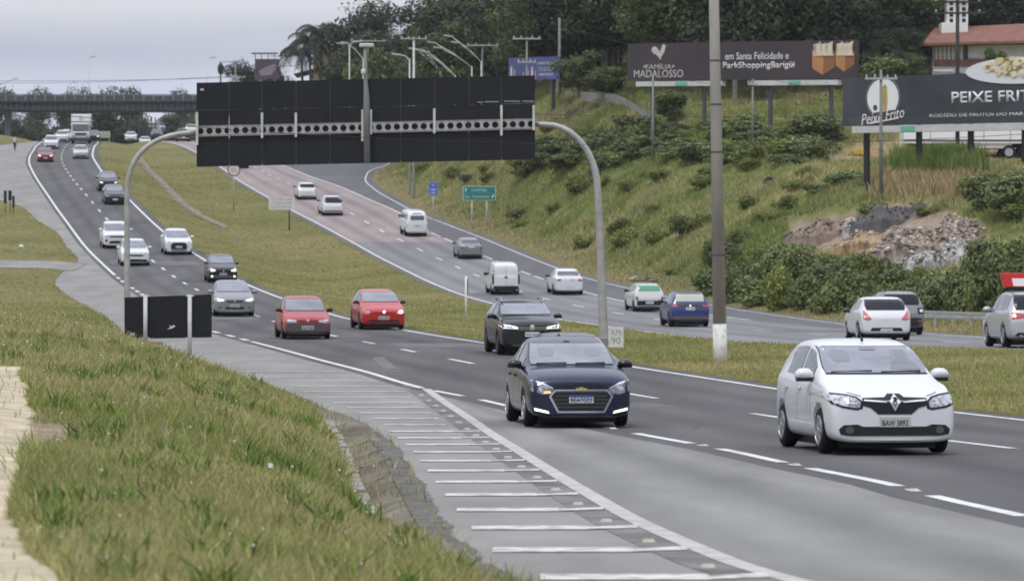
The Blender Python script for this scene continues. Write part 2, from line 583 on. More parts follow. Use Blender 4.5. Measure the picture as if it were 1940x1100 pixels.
def sheet(name, x0, x1, d0, d1, zf, dz, m, step=2.0, nx=4, kind='structure', wear=None):
    n = max(2, int((d1 - d0) / step) + 1)
    ds = np.linspace(d0, d1, n)
    a, b = np.asarray(x0(ds)), np.asarray(x1(ds))
    t = np.linspace(0, 1, nx)
    X = a[:, None] + (b - a)[:, None] * t
    V = np.stack([X, np.repeat(ds[:, None], nx, 1), np.repeat((zf(ds) + dz + ZC)[:, None], nx, 1)], -1)
    i = np.arange(n - 1)[:, None] * nx + np.arange(nx - 1)[None, :]
    fc = np.stack([i, i + 1, i + nx + 1, i + nx], -1).reshape(-1, 4)
    cl = None
    if wear is not None:
        q = wear(X, ds[:, None] + 0 * X)
        cl = np.repeat(q.reshape(-1, 1), 3, 1)
    o = link(name, np_mesh(V.reshape(-1, 3), fc, np.full(len(fc), 4), cl), None, [m])
    tag(o, kind=kind)
    return o


off = lambda f, k: (lambda d: f(d) + k)
sheet('road_shoulder', off(SL, -.25), off(AR, .62), 6, 610, zA, 0, conc, nx=6)
dj = dA(735)
left_edge = lambda d: np.where(np.asarray(d) > dj, AL(d) - .35, AL(d) - .45)
def lane_wear(a, b, n):
    """polished wheel paths and the oily strip between them, n lanes between the lines a and b"""
    def f(X, D):
        t = (X - a(D)) / np.maximum(b(D) - a(D), .5) * n
        k = t - np.floor(t)
        wv = 1 + .25 * wob(X * .4, D * .12, 1.0, 3)
        tr_ = np.exp(-((k - .27) / .09) ** 2) + np.exp(-((k - .73) / .09) ** 2)
        oil = np.exp(-((k - .5) / .10) ** 2)
        return np.clip(1 + .12 * tr_ * wv - .18 * oil * wv + .06 * wob(X * .6, D * .05, 1.0, 7), .6, 1.4)
    return f


sheet('road', left_edge, off(AR, .6), 6, 610, zA, .004, asph, nx=60, wear=lane_wear(AL, AR, 2))
sheet('pavement', CL, lambda d: AL(d) - .45, 6, dj - 1.5, zA, .004, asph_aux, 1.0, nx=30, wear=lane_wear(CL, AL, 1))
sheet('pavement', lambda d: CL(d) - .36, lambda d: CL(d) - .02, 16, dj + 20, zA, .004, asph_edge, 1.0)
sheet('pavement', off(BL, -.62), off(BR, .52), 60, 610, zB, 0, asph_ramp, nx=8)
d_red = dB(458)
sheet('road', off(BL, -.1), lambda d: np.minimum(BM(d), BR(d) - .3), 60, d_red, zB, .004, asph_b, nx=50, wear=lane_wear(BL, BM, 2))
sheet('road', off(BL, -.1), BM, d_red, 610, zB, .004, asph_red, nx=40, wear=lane_wear(BL, BM, 2))


# dark broken edge of the shoulder
sheet('road_edge', off(SL, -.30), lambda d: SL(d) - .02 + .05 * wob(d, d * .37, .9, 31) + .03 * wob(d, d * 1.7, .25, 32), 16, 92, zA, .003, mat('dark_asphalt_edge', (.06, .056, .05), .95, rgb2=(.14, .13, .115), vscale=3), .2)


# repair patches and cracks in the paving
pt = random.Random(17)
crk = MB()
for zf_, a_, b_, lo_, hi_, n_ in ((zA, AL, AR, 60, 330, 18), (zB, BL, BM, 120, 330, 14)):
    for k in range(n_):
        d0 = lo_ + (hi_ - lo_) * pt.random() ** 1.6
        t0 = pt.uniform(.08, .9)
        x, y = float(a_(d0)) * (1 - t0) + float(b_(d0)) * t0, d0
        ln, ang = pt.uniform(1.5, 6), pt.choice((0, 0, 1.4)) + pt.uniform(-.3, .3)
        wd = .006 + d0 * .00014
        for q in range(int(ln / .4)):
            x2, y2 = x + math.sin(ang) * .4 + pt.uniform(-.07, .07), y + math.cos(ang) * .4
            if float(a_(y2)) + .1 < x2 < float(b_(y2)) - .1:
                z0, z1 = float(zf_(y)) + ZC + .0075, float(zf_(y2)) + ZC + .0075
                px_, py_ = (wd, 0) if abs(math.cos(ang)) > .5 else (0, wd)
                crk.add([(x - px_, y - py_, z0), (x + px_, y + py_, z0), (x2 + px_, y2 + py_, z1), (x2 - px_, y2 - py_, z1)], [(0, 1, 2, 3)])
            x, y = x2, y2
tag(crk.build('road_cracks', [mat('crack_tar', (.085, .083, .08), .9)]), kind='structure')
rp = MB()
for a_, b_, zf_, d0, t0, t1, ln in ((AL, AR, zA, 71, .06, .42, 3.2), (AL, AR, zA, 112, .55, .93, 5), (AL, AR, zA, 150, .08, .45, 8), (AL, AR, zA, 228, .1, .9, 5), (BL, BM, zB, 150, .55, .95, 7), (BL, BM, zB, 205, .06, .45, 9)):
    for q in range(int(ln / .8)):
        y0, y1 = d0 + q * .8, d0 + (q + 1) * .8
        P4 = [(float(a_(y)) * (1 - t) + float(b_(y)) * t, y, float(zf_(y)) + ZC + .0062) for y, t in ((y0, t0), (y0, t1), (y1, t1), (y1, t0))]
        rp.add(P4, [(0, 1, 2, 3)])
tag(rp.build('road_patches', [mat('asphalt_patch', (.115, .113, .112), .9, var=.2, vscale=2)]), kind='structure')


class Lines:
    def __init__(s):
        s.v, s.f = [], []

    def quad(s, pts):
        b = len(s.v)
        s.v += pts
        s.f.append((b, b + 1, b + 2, b + 3))

    def strip(s, xf, wd, d0, d1, zf, dz, step=2.0):
        n = max(2, int((d1 - d0) / step) + 1)
        ds = np.linspace(d0, d1, n)
        x, z = xf(ds), zf(ds) + dz + ZC
        for k in range(n - 1):
            s.quad([(x[k] - wd / 2, ds[k], z[k]), (x[k] + wd / 2, ds[k], z[k]), (x[k + 1] + wd / 2, ds[k + 1], z[k + 1]), (x[k + 1] - wd / 2, ds[k + 1], z[k + 1])])

    def build(s, name, m):
        me = bpy.data.meshes.new('m')
        me.from_pydata([tuple(map(float, p)) for p in s.v], [], s.f)
        return tag(link(name, me, None, [m]), kind='structure')


ml = Lines()
d_dash = dA(518)
ml.strip(AL, .17, dj, dA(647), zA, .008)
ml.strip(AL, .17, d_dash, 500, zA, .008)
d = dA(647) + 1.5
while d < d_dash - 2:
    ml.strip(AL, .19, d, d + 2.4, zA, .008, 1.2)
    d += 5.0
ml.strip(AR, .17, 40, 505, zA, .008)
for a, b in ((740, 750), (757, 769), (787.5, 795), (809, 811.5), (821, 840), (850, 876), (887, 921), (939, 978), (1000, 1060)):
    ml.strip(AL, .17, dA(b), dA(a), zA, .008, 1.0)
for y in (812, 844, 881, 929):
    ml.strip(AL, .12, dA(y) - .25, dA(y) + .25, zA, .009, .5)
for d in [28.5, 40, 51.2, 64.2, 76.3, 87.5] + [97 + 9.6 * k for k in range(41)]:
    if d < 486:
        ml.strip(AC, .15, d, d + (3.4 if d < 100 else 3.0), zA, .008, 1.1)
ml.strip(BL, .16, 70, 505, zB, .008)
ml.strip(BM, .15, dB(438), 505, zB, .008)
d = dB(606)
while d < dB(440):
    ml.strip(BM, .15, d, d + 4.5, zB, .008, 1.5)
    d += 6.4
ml.strip(BM, .15, dB(571), dB(552), zB, .0085)
d = 100.
while d < 480:
    ml.strip(BC, .14, d, d + 3.2, zB, .008, 1.5)
    d += 10.5
ml.strip(off(BR, -.25), .13, 110, 418, zB, .008)
ml.build('road_marking_lines', paint)

wl = Lines()
bl_ = Lines()
bl_.strip(lambda d: CL(d) + .06, .19, 16, dj - .5, zA, .0085, 1.0)
bl_.build('edge_band', mat('worn_edge_paint', (.30, .29, .27), .85, rgb2=(.46, .45, .42), vscale=3, lo=.3, hi=.6, det=8))
d = 19.3
while d < 92:
    x0, x1 = float(SL(d)) + (.13 if d < 60 else .2 + .02 * (d - 60)), float(CL(d) if d < dj else AL(d)) - .50
    z = float(zA(d)) + .008 + ZC
    tk = .50 if d < 60 else .42
    for k in range(6):
        xa, xb = x0 + (x1 - x0) * k / 6, x0 + (x1 - x0) * (k + 1) / 6
        sk = .012
        wl.quad([(xa, d + sk * (xa - x0), z), (xb, d + sk * (xb - x0), z), (xb, d + tk + sk * (xb - x0), z), (xa, d + tk + sk * (xa - x0), z)])
    if d < 60:
        z2 = z + .002
        wl.quad([(x1, d + .03, z2), (x1 + .42, d + .22, z2), (x1 + .42, d + .62, z2), (x1, d + .33, z2)])
    d += 3.02
wl.build('road_marking_bars', paint_worn)

# raised studs between the bars and along the dashed line
stud_m = mat('stud_white', (.33, .32, .27), .7, rgb2=(.5, .48, .40), vscale=9)
d = 20.6
k = 0
spots_ = []
while d < 78:
    spots_.append((float(CL(d) if d < dj else AL(d)) - .22, d))
    d += 3.02
spots_ += [(float(AL(q)), q) for q in (dA(812), dA(844.5), dA(881.5), dA(929.5))]
sm_ = MB().box((0, 0, .009), (.11, .09, .024), taper=.75).mesh()
sm_.materials.append(stud_m)
for x, d in spots_:
    o = bpy.data.objects.new('road_stud', sm_)
    col.objects.link(o)
    o.location = (x, d, float(zA(d)) + ZC + .006)
    tag(o, 'small pale raised road stud on the painted edge strip of the near road', 'road stud', 'road studs of the near road')

# side path crossing the left verge
pv = sheet('path', lambda d: np.full_like(d, -75.), lambda d: SL(d) + .6, dA(513), dA(499.5), zA, .0, conc, .5, nx=70)
for vv in pv.data.vertices:
    vv.co.z = max(vv.co.z, gz(vv.co.x, vv.co.y)) + .03

# concrete drain channel down the middle of the median
dr = MB()
pts = []
for qx, qy in ((262, 300), (282, 325), (310, 352), (345, 388), (380, 412), (425, 432)):
    X, dd, z = ground_hit(qx, qy, 200, 480)
    pts.append((X, dd, z))
for (xa, ya, za_), (xb, yb, zb_) in zip(pts[:-1], pts[1:]):
    for k in range(8):
        t0, t1 = k / 8 + .01, (k + 1) / 8 - .01
        for s_ in (-1, 1):
            q = []
            for t in (t0, t1):
                x, y = xa + (xb - xa) * t, ya + (yb - ya) * t
                z = gz(x, y)
                q.append((x, y, z))
            (x0, y0, z0), (x1, y1, z1) = q
            dr.add([(x0, y0, z0 + .02), (x0 + .38 * s_, y0, z0 + .14), (x1 + .38 * s_, y1, z1 + .14), (x1, y1, z1 + .02)], [(0, 1, 2, 3)])
m_drain = mat('old_concrete', (.205, .178, .14), .95, var=.3, vscale=2.5, bump=.4, bscale=12)
tag(dr.build('drain_channel', m_drain), 'grey concrete drain channel running down the grass median', 'drain')
# ================================================================ vehicles
def paintm(name, rgb, metal=0.0, rough=.28):
    return mat(name, rgb, rough, metal=metal, coat=.45, spec=.4)


glass = mat('tinted_glass', (.035, .04, .05), .06, spec=.9, coat=.3)
glass_ws = mat('windshield_glass', (.15, .162, .19), .08, spec=.8, coat=.6, var=.25, vscale=1.6)
glass_in = mat('seat_behind_glass', (.118, .128, .15), .1, spec=.8, coat=.6)
glass_in2 = mat('shape_behind_glass', (.085, .09, .105), .1, spec=.8, coat=.6)
glass_dk = mat('dark_glass', (.012, .013, .016), .12, spec=.3)
glass_cream = mat('cream_rear_glass', (.42, .43, .36), .15, spec=.6)  # plain cream colour for a pale rear window
glass_green = mat('green_glass', (.09, .28, .17), .15, spec=.6)
blackp = mat('black_plastic', (.014, .014, .016), .55, spec=.35)
greyp = mat('grey_plastic', (.07, .07, .075), .6)
rubber = mat('tyre_rubber', (.012, .012, .013), .85, spec=.2)
rimm = mat('alloy', (.42, .43, .45), .35, metal=.7)
rim_dk = mat('steel_rim', (.06, .06, .065), .5, metal=.3)
chrome = mat('chrome', (.75, .76, .78), .15, metal=1.0)
lampg = mat('headlamp', (.52, .55, .6), .1, spec=.8, coat=1, rgb2=(.16, .17, .19), var=.1, vscale=14, lo=.42, hi=.6)
lampdk = mat('headlamp_dark', (.1, .11, .13), .1, spec=.8, coat=1, rgb2=(.3, .32, .36), var=.1, vscale=14)
lampon = mat('headlamp_lit', (.9, .9, .85), .2, emit=(1, .97, .88), estr=1.2)
lampamb = mat('indicator_lit', (.9, .45, .12), .2, emit=(1, .55, .2), estr=.9)
tailr = mat('tail_lamp', (.36, .012, .014), .15, coat=1)
tailp = mat('tail_lamp_pale', (.42, .09, .1), .2, coat=1)
plate_w = mat('plate', (.62, .62, .64), .45)
plate_g = mat('plate_grey', (.42, .42, .41), .5)
plate_b = mat('plate_blue', (.03, .06, .35), .4)
ink = mat('black_ink', (.012, .012, .014), .6)
gold = mat('gold_badge', (.62, .5, .2), .25, metal=.6)


def flat_text(s, m, wd=None, ht=None, depth=.004, spacing=1.0, bold=0.0, shear=0.0):
    """A mesh of the text in the x-z plane, facing -y, centred at the origin, fitted to wd x ht."""
    cu = bpy.data.curves.new('t', 'FONT')
    cu.body = s
    cu.align_x, cu.align_y = 'CENTER', 'CENTER'
    cu.resolution_u = 3
    cu.space_character = spacing
    cu.extrude = 0.0
    cu.offset = bold
    cu.shear = shear
    o = bpy.data.objects.new('t', cu)
    col.objects.link(o)
    bpy.context.view_layer.update()
    dg = bpy.context.evaluated_depsgraph_get()
    me = bpy.data.meshes.new_from_object(o.evaluated_get(dg))
    bpy.data.objects.remove(o)
    bpy.data.curves.remove(cu)
    n = len(me.vertices)
    c = np.empty(n * 3, np.float32)
    me.vertices.foreach_get('co', c)
    c = c.reshape(-1, 3)
    lo, hi = c.min(0), c.max(0)
    k = np.maximum(hi - lo, 1e-6)
    sx = wd / k[0] if wd else ht / k[1]
    sy = ht / k[1] if ht else sx
    out = np.zeros_like(c)
    out[:, 0] = (c[:, 0] - (lo[0] + hi[0]) / 2) * sx
    out[:, 2] = (c[:, 1] - (lo[1] + hi[1]) / 2) * sy
    me.vertices.foreach_set('co', out.ravel())
    me.materials.clear()
    me.materials.append(m)
    me.update()
    bm = bmesh.new()
    bm.from_mesh(me)
    r = bmesh.ops.extrude_face_region(bm, geom=bm.faces[:])
    bmesh.ops.translate(bm, vec=(0, -depth, 0), verts=[e for e in r['geom'] if isinstance(e, bmesh.types.BMVert)])
    bmesh.ops.recalc_face_normals(bm, faces=bm.faces)
    bm.to_mesh(me)
    bm.free()
    return me


def lettering(s, m, parent, loc, wd=None, ht=None, depth=.004, name='lettering', rz=0.0, ry=0.0, spacing=1.0):
    o = link(name, flat_text(s, m, wd, ht, depth, spacing), parent)
    o.location = loc
    o.rotation_euler = (0, ry, rz)
    return o


def rect(x0, z0, x1, z1, c=0.0):
    if c <= 0:
        return [(x0, z0), (x1, z0), (x1, z1), (x0, z1)]
    return [(x0 + c, z0), (x1 - c, z0), (x1 - c * .3, z0 + c * .3), (x1, z0 + c), (x1, z1 - c), (x1 - c * .3, z1 - c * .3), (x1 - c, z1), (x0 + c, z1),
            (x0 + c * .3, z1 - c * .3), (x0, z1 - c), (x0, z0 + c), (x0 + c * .3, z0 + c * .3)]


def ell(cx, cz, rx, rz, n=16):
    return [(cx + rx * math.cos(2 * math.pi * k / n), cz + rz * math.sin(2 * math.pi * k / n)) for k in range(n)]


def mir(poly):
    return [(-x, z) for x, z in poly][::-1]


class Car:
    def __init__(s, L, W, st, fo, wb, r, body, cladding=None, arch=.062):
        s.L, s.W, s.fo, s.wb, s.r = L, W, fo, wb, r
        s.st = np.array(st, float)
        s.hw = W / 2
        ring = []
        for y, zb, wm, zbelt, wt, zt in st:
            wm, wt = wm * s.hw, wt * s.hw
            hb = zbelt - zb
            half = [(0, zb), (.72 * wm, zb), (.95 * wm, zb + .04), (wm * .985, zb + .26 * hb), (wm, zb + .62 * hb), (wm * .975, zbelt - .015),
                    (min(wm * .945, max(wt + .02, wm * .93)), zbelt + .025), (wt, zt - .05), (wt * .84, zt - .016), (wt * .45, zt - .002), (0, zt)]
            ring.append([(x, y, z) for x, z in half] + [(-x, y, z) for x, z in half[-2:0:-1]])
        n = len(ring[0])
        vs = [p for q in ring for p in q]
        fs = []
        for i in range(len(ring) - 1):
            for k in range(n):
                k2 = (k + 1) % n
                fs.append((i * n + k, i * n + k2, (i + 1) * n + k2, (i + 1) * n + k))
        h = n // 2
        for base, flip in ((0, 0), ((len(ring) - 1) * n, 1)):
            for k in range(h):
                a, b = k, k + 1
                c, d_ = (n - k - 1) % n, (n - k) % n
                f = [base + a, base + b, base + c, base + d_]
                f = list(dict.fromkeys(f))
                if len(f) >= 3:
                    fs.append(tuple(f if flip else f[::-1]))
        me = bpy.data.meshes.new('hull')
        me.from_pydata(vs, [], fs)
        bm = bmesh.new()
        bm.from_mesh(me)
        bmesh.ops.recalc_face_normals(bm, faces=bm.faces)
        bm.to_mesh(me)
        bm.free()
        me.materials.append(body)
        me.materials.append(blackp)
        o = bpy.data.objects.new('hull', me)
        col.objects.link(o)
        sub = o.modifiers.new('s', 'SUBSURF')
        sub.levels = sub.render_levels = 2
        cut = MB()
        for ax in (fo, fo + wb):
            for sx in (-1, 1):
                cut.lathe([(r + arch, sx * (s.hw + .2)), (r + arch, sx * (s.hw - .30))], 28, 'X', (0, ax, r), mi=1)
        cme = cut.mesh()
        cme.materials.append(body)
        cme.materials.append(blackp)
        co = bpy.data.objects.new('cut', cme)
        col.objects.link(co)
        bo = o.modifiers.new('b', 'BOOLEAN')
        bo.object = co
        bo.solver = 'EXACT'
        bpy.context.view_layer.update()
        dg = bpy.context.evaluated_depsgraph_get()
        s.me = bpy.data.meshes.new_from_object(o.evaluated_get(dg))
        bpy.data.objects.remove(o)
        bpy.data.objects.remove(co)
        s.me.materials.clear()
        s.me.materials.append(body)
        s.me.materials.append(blackp)
        s.bvh = BVHTree.FromPolygons([v.co[:] for v in s.me.vertices], [p.vertices[:] for p in s.me.polygons])
        s.parts = []
        s.body_mat = body

    def top(s, y):
        return float(np.interp(y, s.st[:, 0], s.st[:, 5]))

    def wt(s, y):
        return float(np.interp(y, s.st[:, 0], s.st[:, 4])) * s.hw

    def belt(s, y):
        return float(np.interp(y, s.st[:, 0], s.st[:, 3]))

    def patch(s, name, poly, view, m, off=.006, cell=.12, depth=.02, label=None):
        """Lay a part, outlined in the front, rear, left or right view, onto the hull as a thin shell."""
        bm = bmesh.new()
        vs = [bm.verts.new((x, 0, z)) for x, z in poly]
        bm.faces.new(vs)
        xs, zs = [p[0] for p in poly], [p[1] for p in poly]
        for lo, hi, ax in ((min(xs), max(xs), 0), (min(zs), max(zs), 2)):
            n = int((hi - lo) / cell)
            for k in range(1, n + 1):
                p = [0, 0, 0]
                p[ax] = lo + (hi - lo) * k / (n + 1)
                nrm = [0, 0, 0]
                nrm[ax] = 1
                bmesh.ops.bisect_plane(bm, geom=bm.verts[:] + bm.edges[:] + bm.faces[:], plane_co=p, plane_no=nrm, dist=1e-5)
        bmesh.ops.triangulate(bm, faces=[f for f in bm.faces if len(f.verts) > 4])
        D = {'front': Vector((0, 1, 0)), 'rear': Vector((0, -1, 0)), 'left': Vector((1, 0, 0)), 'right': Vector((-1, 0, 0)), 'top': Vector((0, 0, -1))}[view]
        inner = {}
        for v in bm.verts:
            a, b = v.co.x, v.co.z
            o = {'front': (a, -3, b), 'rear': (a, s.L + 3, b), 'left': (-4, a, b), 'right': (4, a, b), 'top': (a, b, 5)}[view]
            hit, nrm, _, _ = s.bvh.ray_cast(Vector(o), D)
            if hit is None:
                hit, nrm, _, _ = s.bvh.find_nearest(Vector(o) + D * (3.05 if view in ('front', 'rear') else 3.2))
            if nrm.dot(D) > 0:
                nrm = -nrm
            v.co = hit + nrm * off
            inner[v.index] = None
            v.normal = nrm
        bm.normal_update()
        r = bmesh.ops.extrude_edge_only(bm, edges=[e for e in bm.edges if e.is_boundary])
        for v in [g for g in r['geom'] if isinstance(g, bmesh.types.BMVert)]:
            v.co += D * depth
        bmesh.ops.recalc_face_normals(bm, faces=bm.faces)
        me = bpy.data.meshes.new(name)
        bm.to_mesh(me)
        bm.free()
        s.parts.append((name, me, [m], None, label))
        return s

    def both(s, name, poly, view, m, **k):
        s.patch(name, poly, view, m, **k)
        if view in ('front', 'rear'):
            s.patch(name, mir(poly), view, m, **k)
        return s

    def hit(s, x, z, view):
        D, o = {'front': (Vector((0, 1, 0)), (x, -3, z)), 'rear': (Vector((0, -1, 0)), (x, s.L + 3, z))}[view]
        h = s.bvh.ray_cast(Vector(o), D)[0]
        return h.y if h is not None else (0 if view == 'front' else s.L)

    def part(s, name, mb, mats, smooth=False, bevel=0.0, sub=None):
        me = mb.mesh(bevel) if isinstance(mb, MB) else mb
        s.parts.append((name, me, mats if isinstance(mats, list) else [mats], sub, None))
        if smooth:
            me.polygons.foreach_set('use_smooth', [True] * len(me.polygons))
        return s

    def glassy(s, yc, yt, rear, sides, mws=None, mrw=None, msd=None, ins=.9, topin=.045, lowin=.05):
        """windscreen between cowl yc and header yt, rear window between rear = (y top, y bottom), side windows as (ya, yb) pairs."""
        for nm, ya, yb, view, m in (('windshield', yc, yt, 'front', mws or glass_ws), ('rear_window', rear[1], rear[0], 'rear', mrw or glass)):
            sg = 1 if yb > ya else -1
            ys = np.linspace(ya + sg * lowin, yb - sg * topin, 6)
            r_ = [(s.wt(y) * (min(ins, .925) if view == 'front' else ins), s.top(y) - .03) for y in ys]
            # rounded corners
            r_[0] = (r_[0][0] - .02, r_[0][1])
            fr_ = [(x + (.012 if i else .0), z + (.012 if i == 5 else -.016 if i == 0 else 0)) for i, (x, z) in enumerate(r_)]
            if view == 'front':
                s.patch('windshield_seal', ([(-x, z) for x, z in fr_[::-1]] + fr_)[::-1], view, blackp, cell=.07, off=.005)
            p = [(-x, z) for x, z in r_[::-1]] + r_
            s.patch(nm, p[::-1] if view == 'front' else p, view, m, cell=.07, off=.011)
        for ya, yb in sides:
            ys = np.linspace(ya, yb, 7)
            lo = [(y, s.belt(y) + .055) for y in ys]
            hi = [(y, max(s.belt(y) + .075, s.top(y) - .115)) for y in ys]
            p = lo + hi[::-1]
            for v in ('left', 'right'):
                s.patch('side_window', p, v, msd or glass, cell=.12, off=.008)
        return s

    def plate(s, z, view, text=None, m=None, x=0.0, w_=.40, h_=.13, top=None):
        y = s.hit(x, z, view)
        y2 = s.hit(x + .15, z, view)
        y = min(y, y2) if view == 'front' else max(y, y2)
        sg = -1 if view == 'front' else 1
        mb = MB().box((x, y + sg * .012, z), (w_, .02, h_))
        sub = []
        if top:
            sub.append(('plate_band', MB().box((x, y + sg * .024, z + h_ / 2 - .016), (w_ - .004, .004, .03)).mesh(), [top], (0, 0, 0), 0))
        if text:
            sub.append(('lettering', flat_text(text, ink, w_ * .86, h_ * .58, .003, bold=.008), [], (x, y + sg * .0225, z - .012), math.pi if sg > 0 else 0))
        return s.part('license_plate', mb, m or plate_w, sub=sub)

    def mirrors(s, y, z, m=None, w_=.24, h_=.15, out=.0):
        for sx in (-1, 1):
            mb = MB()
            cx = sx * (s.hw * .97 + w_ / 2 - .03 + out)
            prof = [(0.0, -w_ / 2), (.7, -w_ / 2 * .95), (.95, -w_ / 4), (1, 0), (.95, w_ / 4), (.7, w_ / 2 * .95), (0.0, w_ / 2)]
            b = len(mb.v)
            mb.lathe([(max(a, .02), x) for a, x in prof], 14, 'X')
            mb.v = [(cx + vx, y + vy * .10, z + vz * h_ / 2 + (.02 if abs(vx) < w_ / 3 else 0)) for vx, vy, vz in mb.v]
            for q, f in enumerate(mb.f):
                mb.mi[q] = 1 if np.mean([mb.v[i][2] for i in f]) < z - h_ * .2 else 0
            mb.box((sx * (s.hw * .93), y + .02, z - h_ * .3), (.14, .06, .05), mi=1)
            s.part('wing_mirror', mb, [m or s.body_mat, blackp], True)
        return s

    def wheels(s, rim=None, width=.2, spokes=5):
        r = s.r
        tp = [(r * .62, -width / 2 + .01), (r * .9, -width / 2), (r * .985, -width / 2 + .025), (r, -width / 4), (r, width / 4), (r * .985, width / 2 - .025), (r * .9, width / 2), (r * .62, width / 2 - .01)]
        tyre = MB().lathe(tp, 28, 'X').mesh()
        tyre.materials.append(rubber)
        rm = MB()
        rr = r * .66
        rm.lathe([(rr, -.03), (rr, .015), (rr * .93, .02), (rr * .9, -.01)], 28, 'X')
        rm.lathe([(rr * .22, -.02), (rr * .22, .02), (rr * .1, .025)], 14, 'X')
        for k in range(spokes):
            a = 2 * math.pi * k / spokes
            rm.box((.0, math.cos(a) * rr * .55, math.sin(a) * rr * .55), (.03, rr * .85, rr * .26), rx=a)
        rme = rm.mesh()
        rme.materials.append(rim or rimm)
        bk = MB().lathe([(rr * .95, -.02), (rr * .95, -.03)], 20, 'X').mesh()
        s.wheel = (tyre, rme, width)
        return s

    def make(s, name, label, cat, X, d, zf, xf, rear=False, group=None, yaw=0.0, yawf=1.0, at='near'):
        """Stand the vehicle on the carriageway: its nearer axle on the ground at distance d, centred on X."""
        e = 1.5
        tx, tz = float(xf(d + e) - xf(d - e)) / (2 * e) * yawf, float(zf(d + e) - zf(d - e)) / (2 * e)
        a = -math.atan(tx) + yaw
        dirv = Vector((-math.sin(a), math.cos(a), 0))
        ax = s.fo if not rear else s.L - s.fo - s.wb
        half = s.L / 2
        c = Vector((X, d, float(zf(d)) + ZC + .012)) + dirv * (half - ax)
        c.z = float(zf(c.y)) + ZC + .012
        pitch = math.atan(tz)
        root = thing(name, label, cat, c, ((pitch if not rear else -pitch), 0, a + (math.pi if rear else 0)), group)
        sh = Matrix.Translation((0, -half, 0))
        me = s.me.copy()
        me.transform(sh)
        link('body', me, root, [], True)
        for nm, pm, ms, sub, lab in s.parts:
            m2 = pm.copy()
            m2.transform(sh)
            o = link(nm, m2, root, ms if not len(m2.materials) else [])
            if lab:
                o['label'] = lab
            for sn, sm, sms, sl_, srz in (sub or []):
                k = link(sn, sm.copy(), o, sms)
                k.location = (sl_[0], sl_[1] - half, sl_[2]) if srz or sl_ != (0, 0, 0) else (0, -half, 0)
                k.rotation_euler = (0, 0, srz)
        MB().box((0, s.fo + s.wb / 2 - half, (s.st[6, 1] + .10) / 2 + .035), (s.W * .74, s.wb + .8, s.st[6, 1] + .01), taper=1.0).build('underbody_shadow_block', [blackp], root)  # black block added to deepen the shadow beneath the car
        ty, rm, wd = s.wheel
        for ay in (s.fo, s.fo + s.wb):
            for sx in (-1, 1):
                o = link('wheel', ty if ty.users == 0 else ty.copy(), root, [], True)
                o.location = (sx * (s.hw - wd / 2 - .015), ay - half, s.r)
                k = link('rim', rm.copy(), o)
                k.location = (wd / 2 - .006, 0, 0)
                if sx < 0:
                    o.rotation_euler = (0, 0, math.pi)
        return root


# ---- hull profiles: (y, z bottom, half width, belt z, top-edge half width, top z), widths as shares of W/2
def prof(kind, L, H, gc=.2, hood=1.0, nose=.78, cowl=1.12, wst=1.95, roof=2.5, rr=3.6, tail=3.95, deck=None, ws_h=None, belt=.96, wroof=.735, deckz=1.05, ch=1.02, sx=1.0, tailbelt=None):
    ws_h = ws_h or H - .075
    tb = tailbelt or belt + .06
    a = [(0.0, gc + .03, .80, nose * .80, .70, nose * .93), (.035, gc + .0, .905, nose * .86, .78, nose * .985), (.11, gc - .01, .955, nose * .93, .82, nose + .045),
         (.26, gc - .005, .98, nose * .98, .84, nose + .10), (.55, gc, .995, ch * .87, .88, nose + .17), (cowl * .8, gc, 1.0, belt * .955, .90, ch - .02),
         (cowl, gc, 1.0, belt * .98, .885, ch + .03), ((cowl + wst) / 2, gc, 1.0, belt, (.885 + wroof) / 2 + .02, (ch + ws_h) / 2 + .035),
         (wst, gc, 1.0, belt + .01, wroof + .015, ws_h), (roof, gc, 1.0, belt + .02, wroof, H), ((roof + rr) / 2, gc, 1.0, belt + .04, wroof - .01, H - .01)]
    if kind == 'hatch':
        a += [(rr, gc + .01, .985, tb, wroof - .03, H - .05), ((rr + tail) / 2 + .04, gc + .02, .97, tb, wroof + .05, (H - .05 + tb) / 2 + .03),
              (tail, gc + .03, .95, tb - .05, .76, tb + .03), (L - .06, gc + .05, .90, tb - .22, .74, tb - .12), (L, gc + .12, .80, tb - .35, .68, tb - .27)]
    elif kind == 'suv':
        a += [(rr, gc + .01, .99, tb, wroof - .02, H - .05), ((rr + tail) / 2 + .03, gc + .02, .98, tb, wroof + .04, (H + tb) / 2 + .02),
              (tail, gc + .03, .97, tb - .04, .80, tb + .05), (L - .05, gc + .06, .94, tb - .25, .80, tb - .14), (L, gc + .14, .86, tb - .4, .74, tb - .30)]
    elif kind == 'sedan':
        a += [(rr, gc + .01, .985, tb, wroof - .05, H - .1), ((rr + tail) / 2, gc + .01, .98, tb - .01, wroof + .06, (H - .1 + deckz) / 2 + .02),
              (tail, gc + .02, .97, deckz - .09, .78, deckz + .01), (L - .12, gc + .04, .93, deckz - .10, .76, deckz), (L - .03, gc + .08, .87, deckz - .2, .72, deckz - .08),
              (L, gc + .14, .80, deckz - .32, .66, deckz - .22)]
    return a


white = paintm('white_paint', (.635, .645, .66))
white2 = paintm('cream_white_paint', (.58, .58, .56))
navy = paintm('navy_paint', (.007, .011, .04), .0)
blk = paintm('black_paint', (.008, .0085, .01), 0)
dgrey = paintm('dark_grey_paint', (.022, .024, .028), .2)
silver = paintm('silver_paint', (.23, .235, .245), .4, .35)
silver2 = paintm('light_silver_paint', (.47, .48, .5), .4, .35)
red = paintm('faded_red_paint', (.33, .024, .022), 0, .4)
red2 = paintm('bright_red_paint', (.40, .012, .014))
dred = paintm('dark_red_paint', (.2, .016, .02), .1)
bluep = paintm('blue_paint', (.018, .04, .15), .1)
green_v = mat('dull_green_grey', (.06, .07, .065), .6)

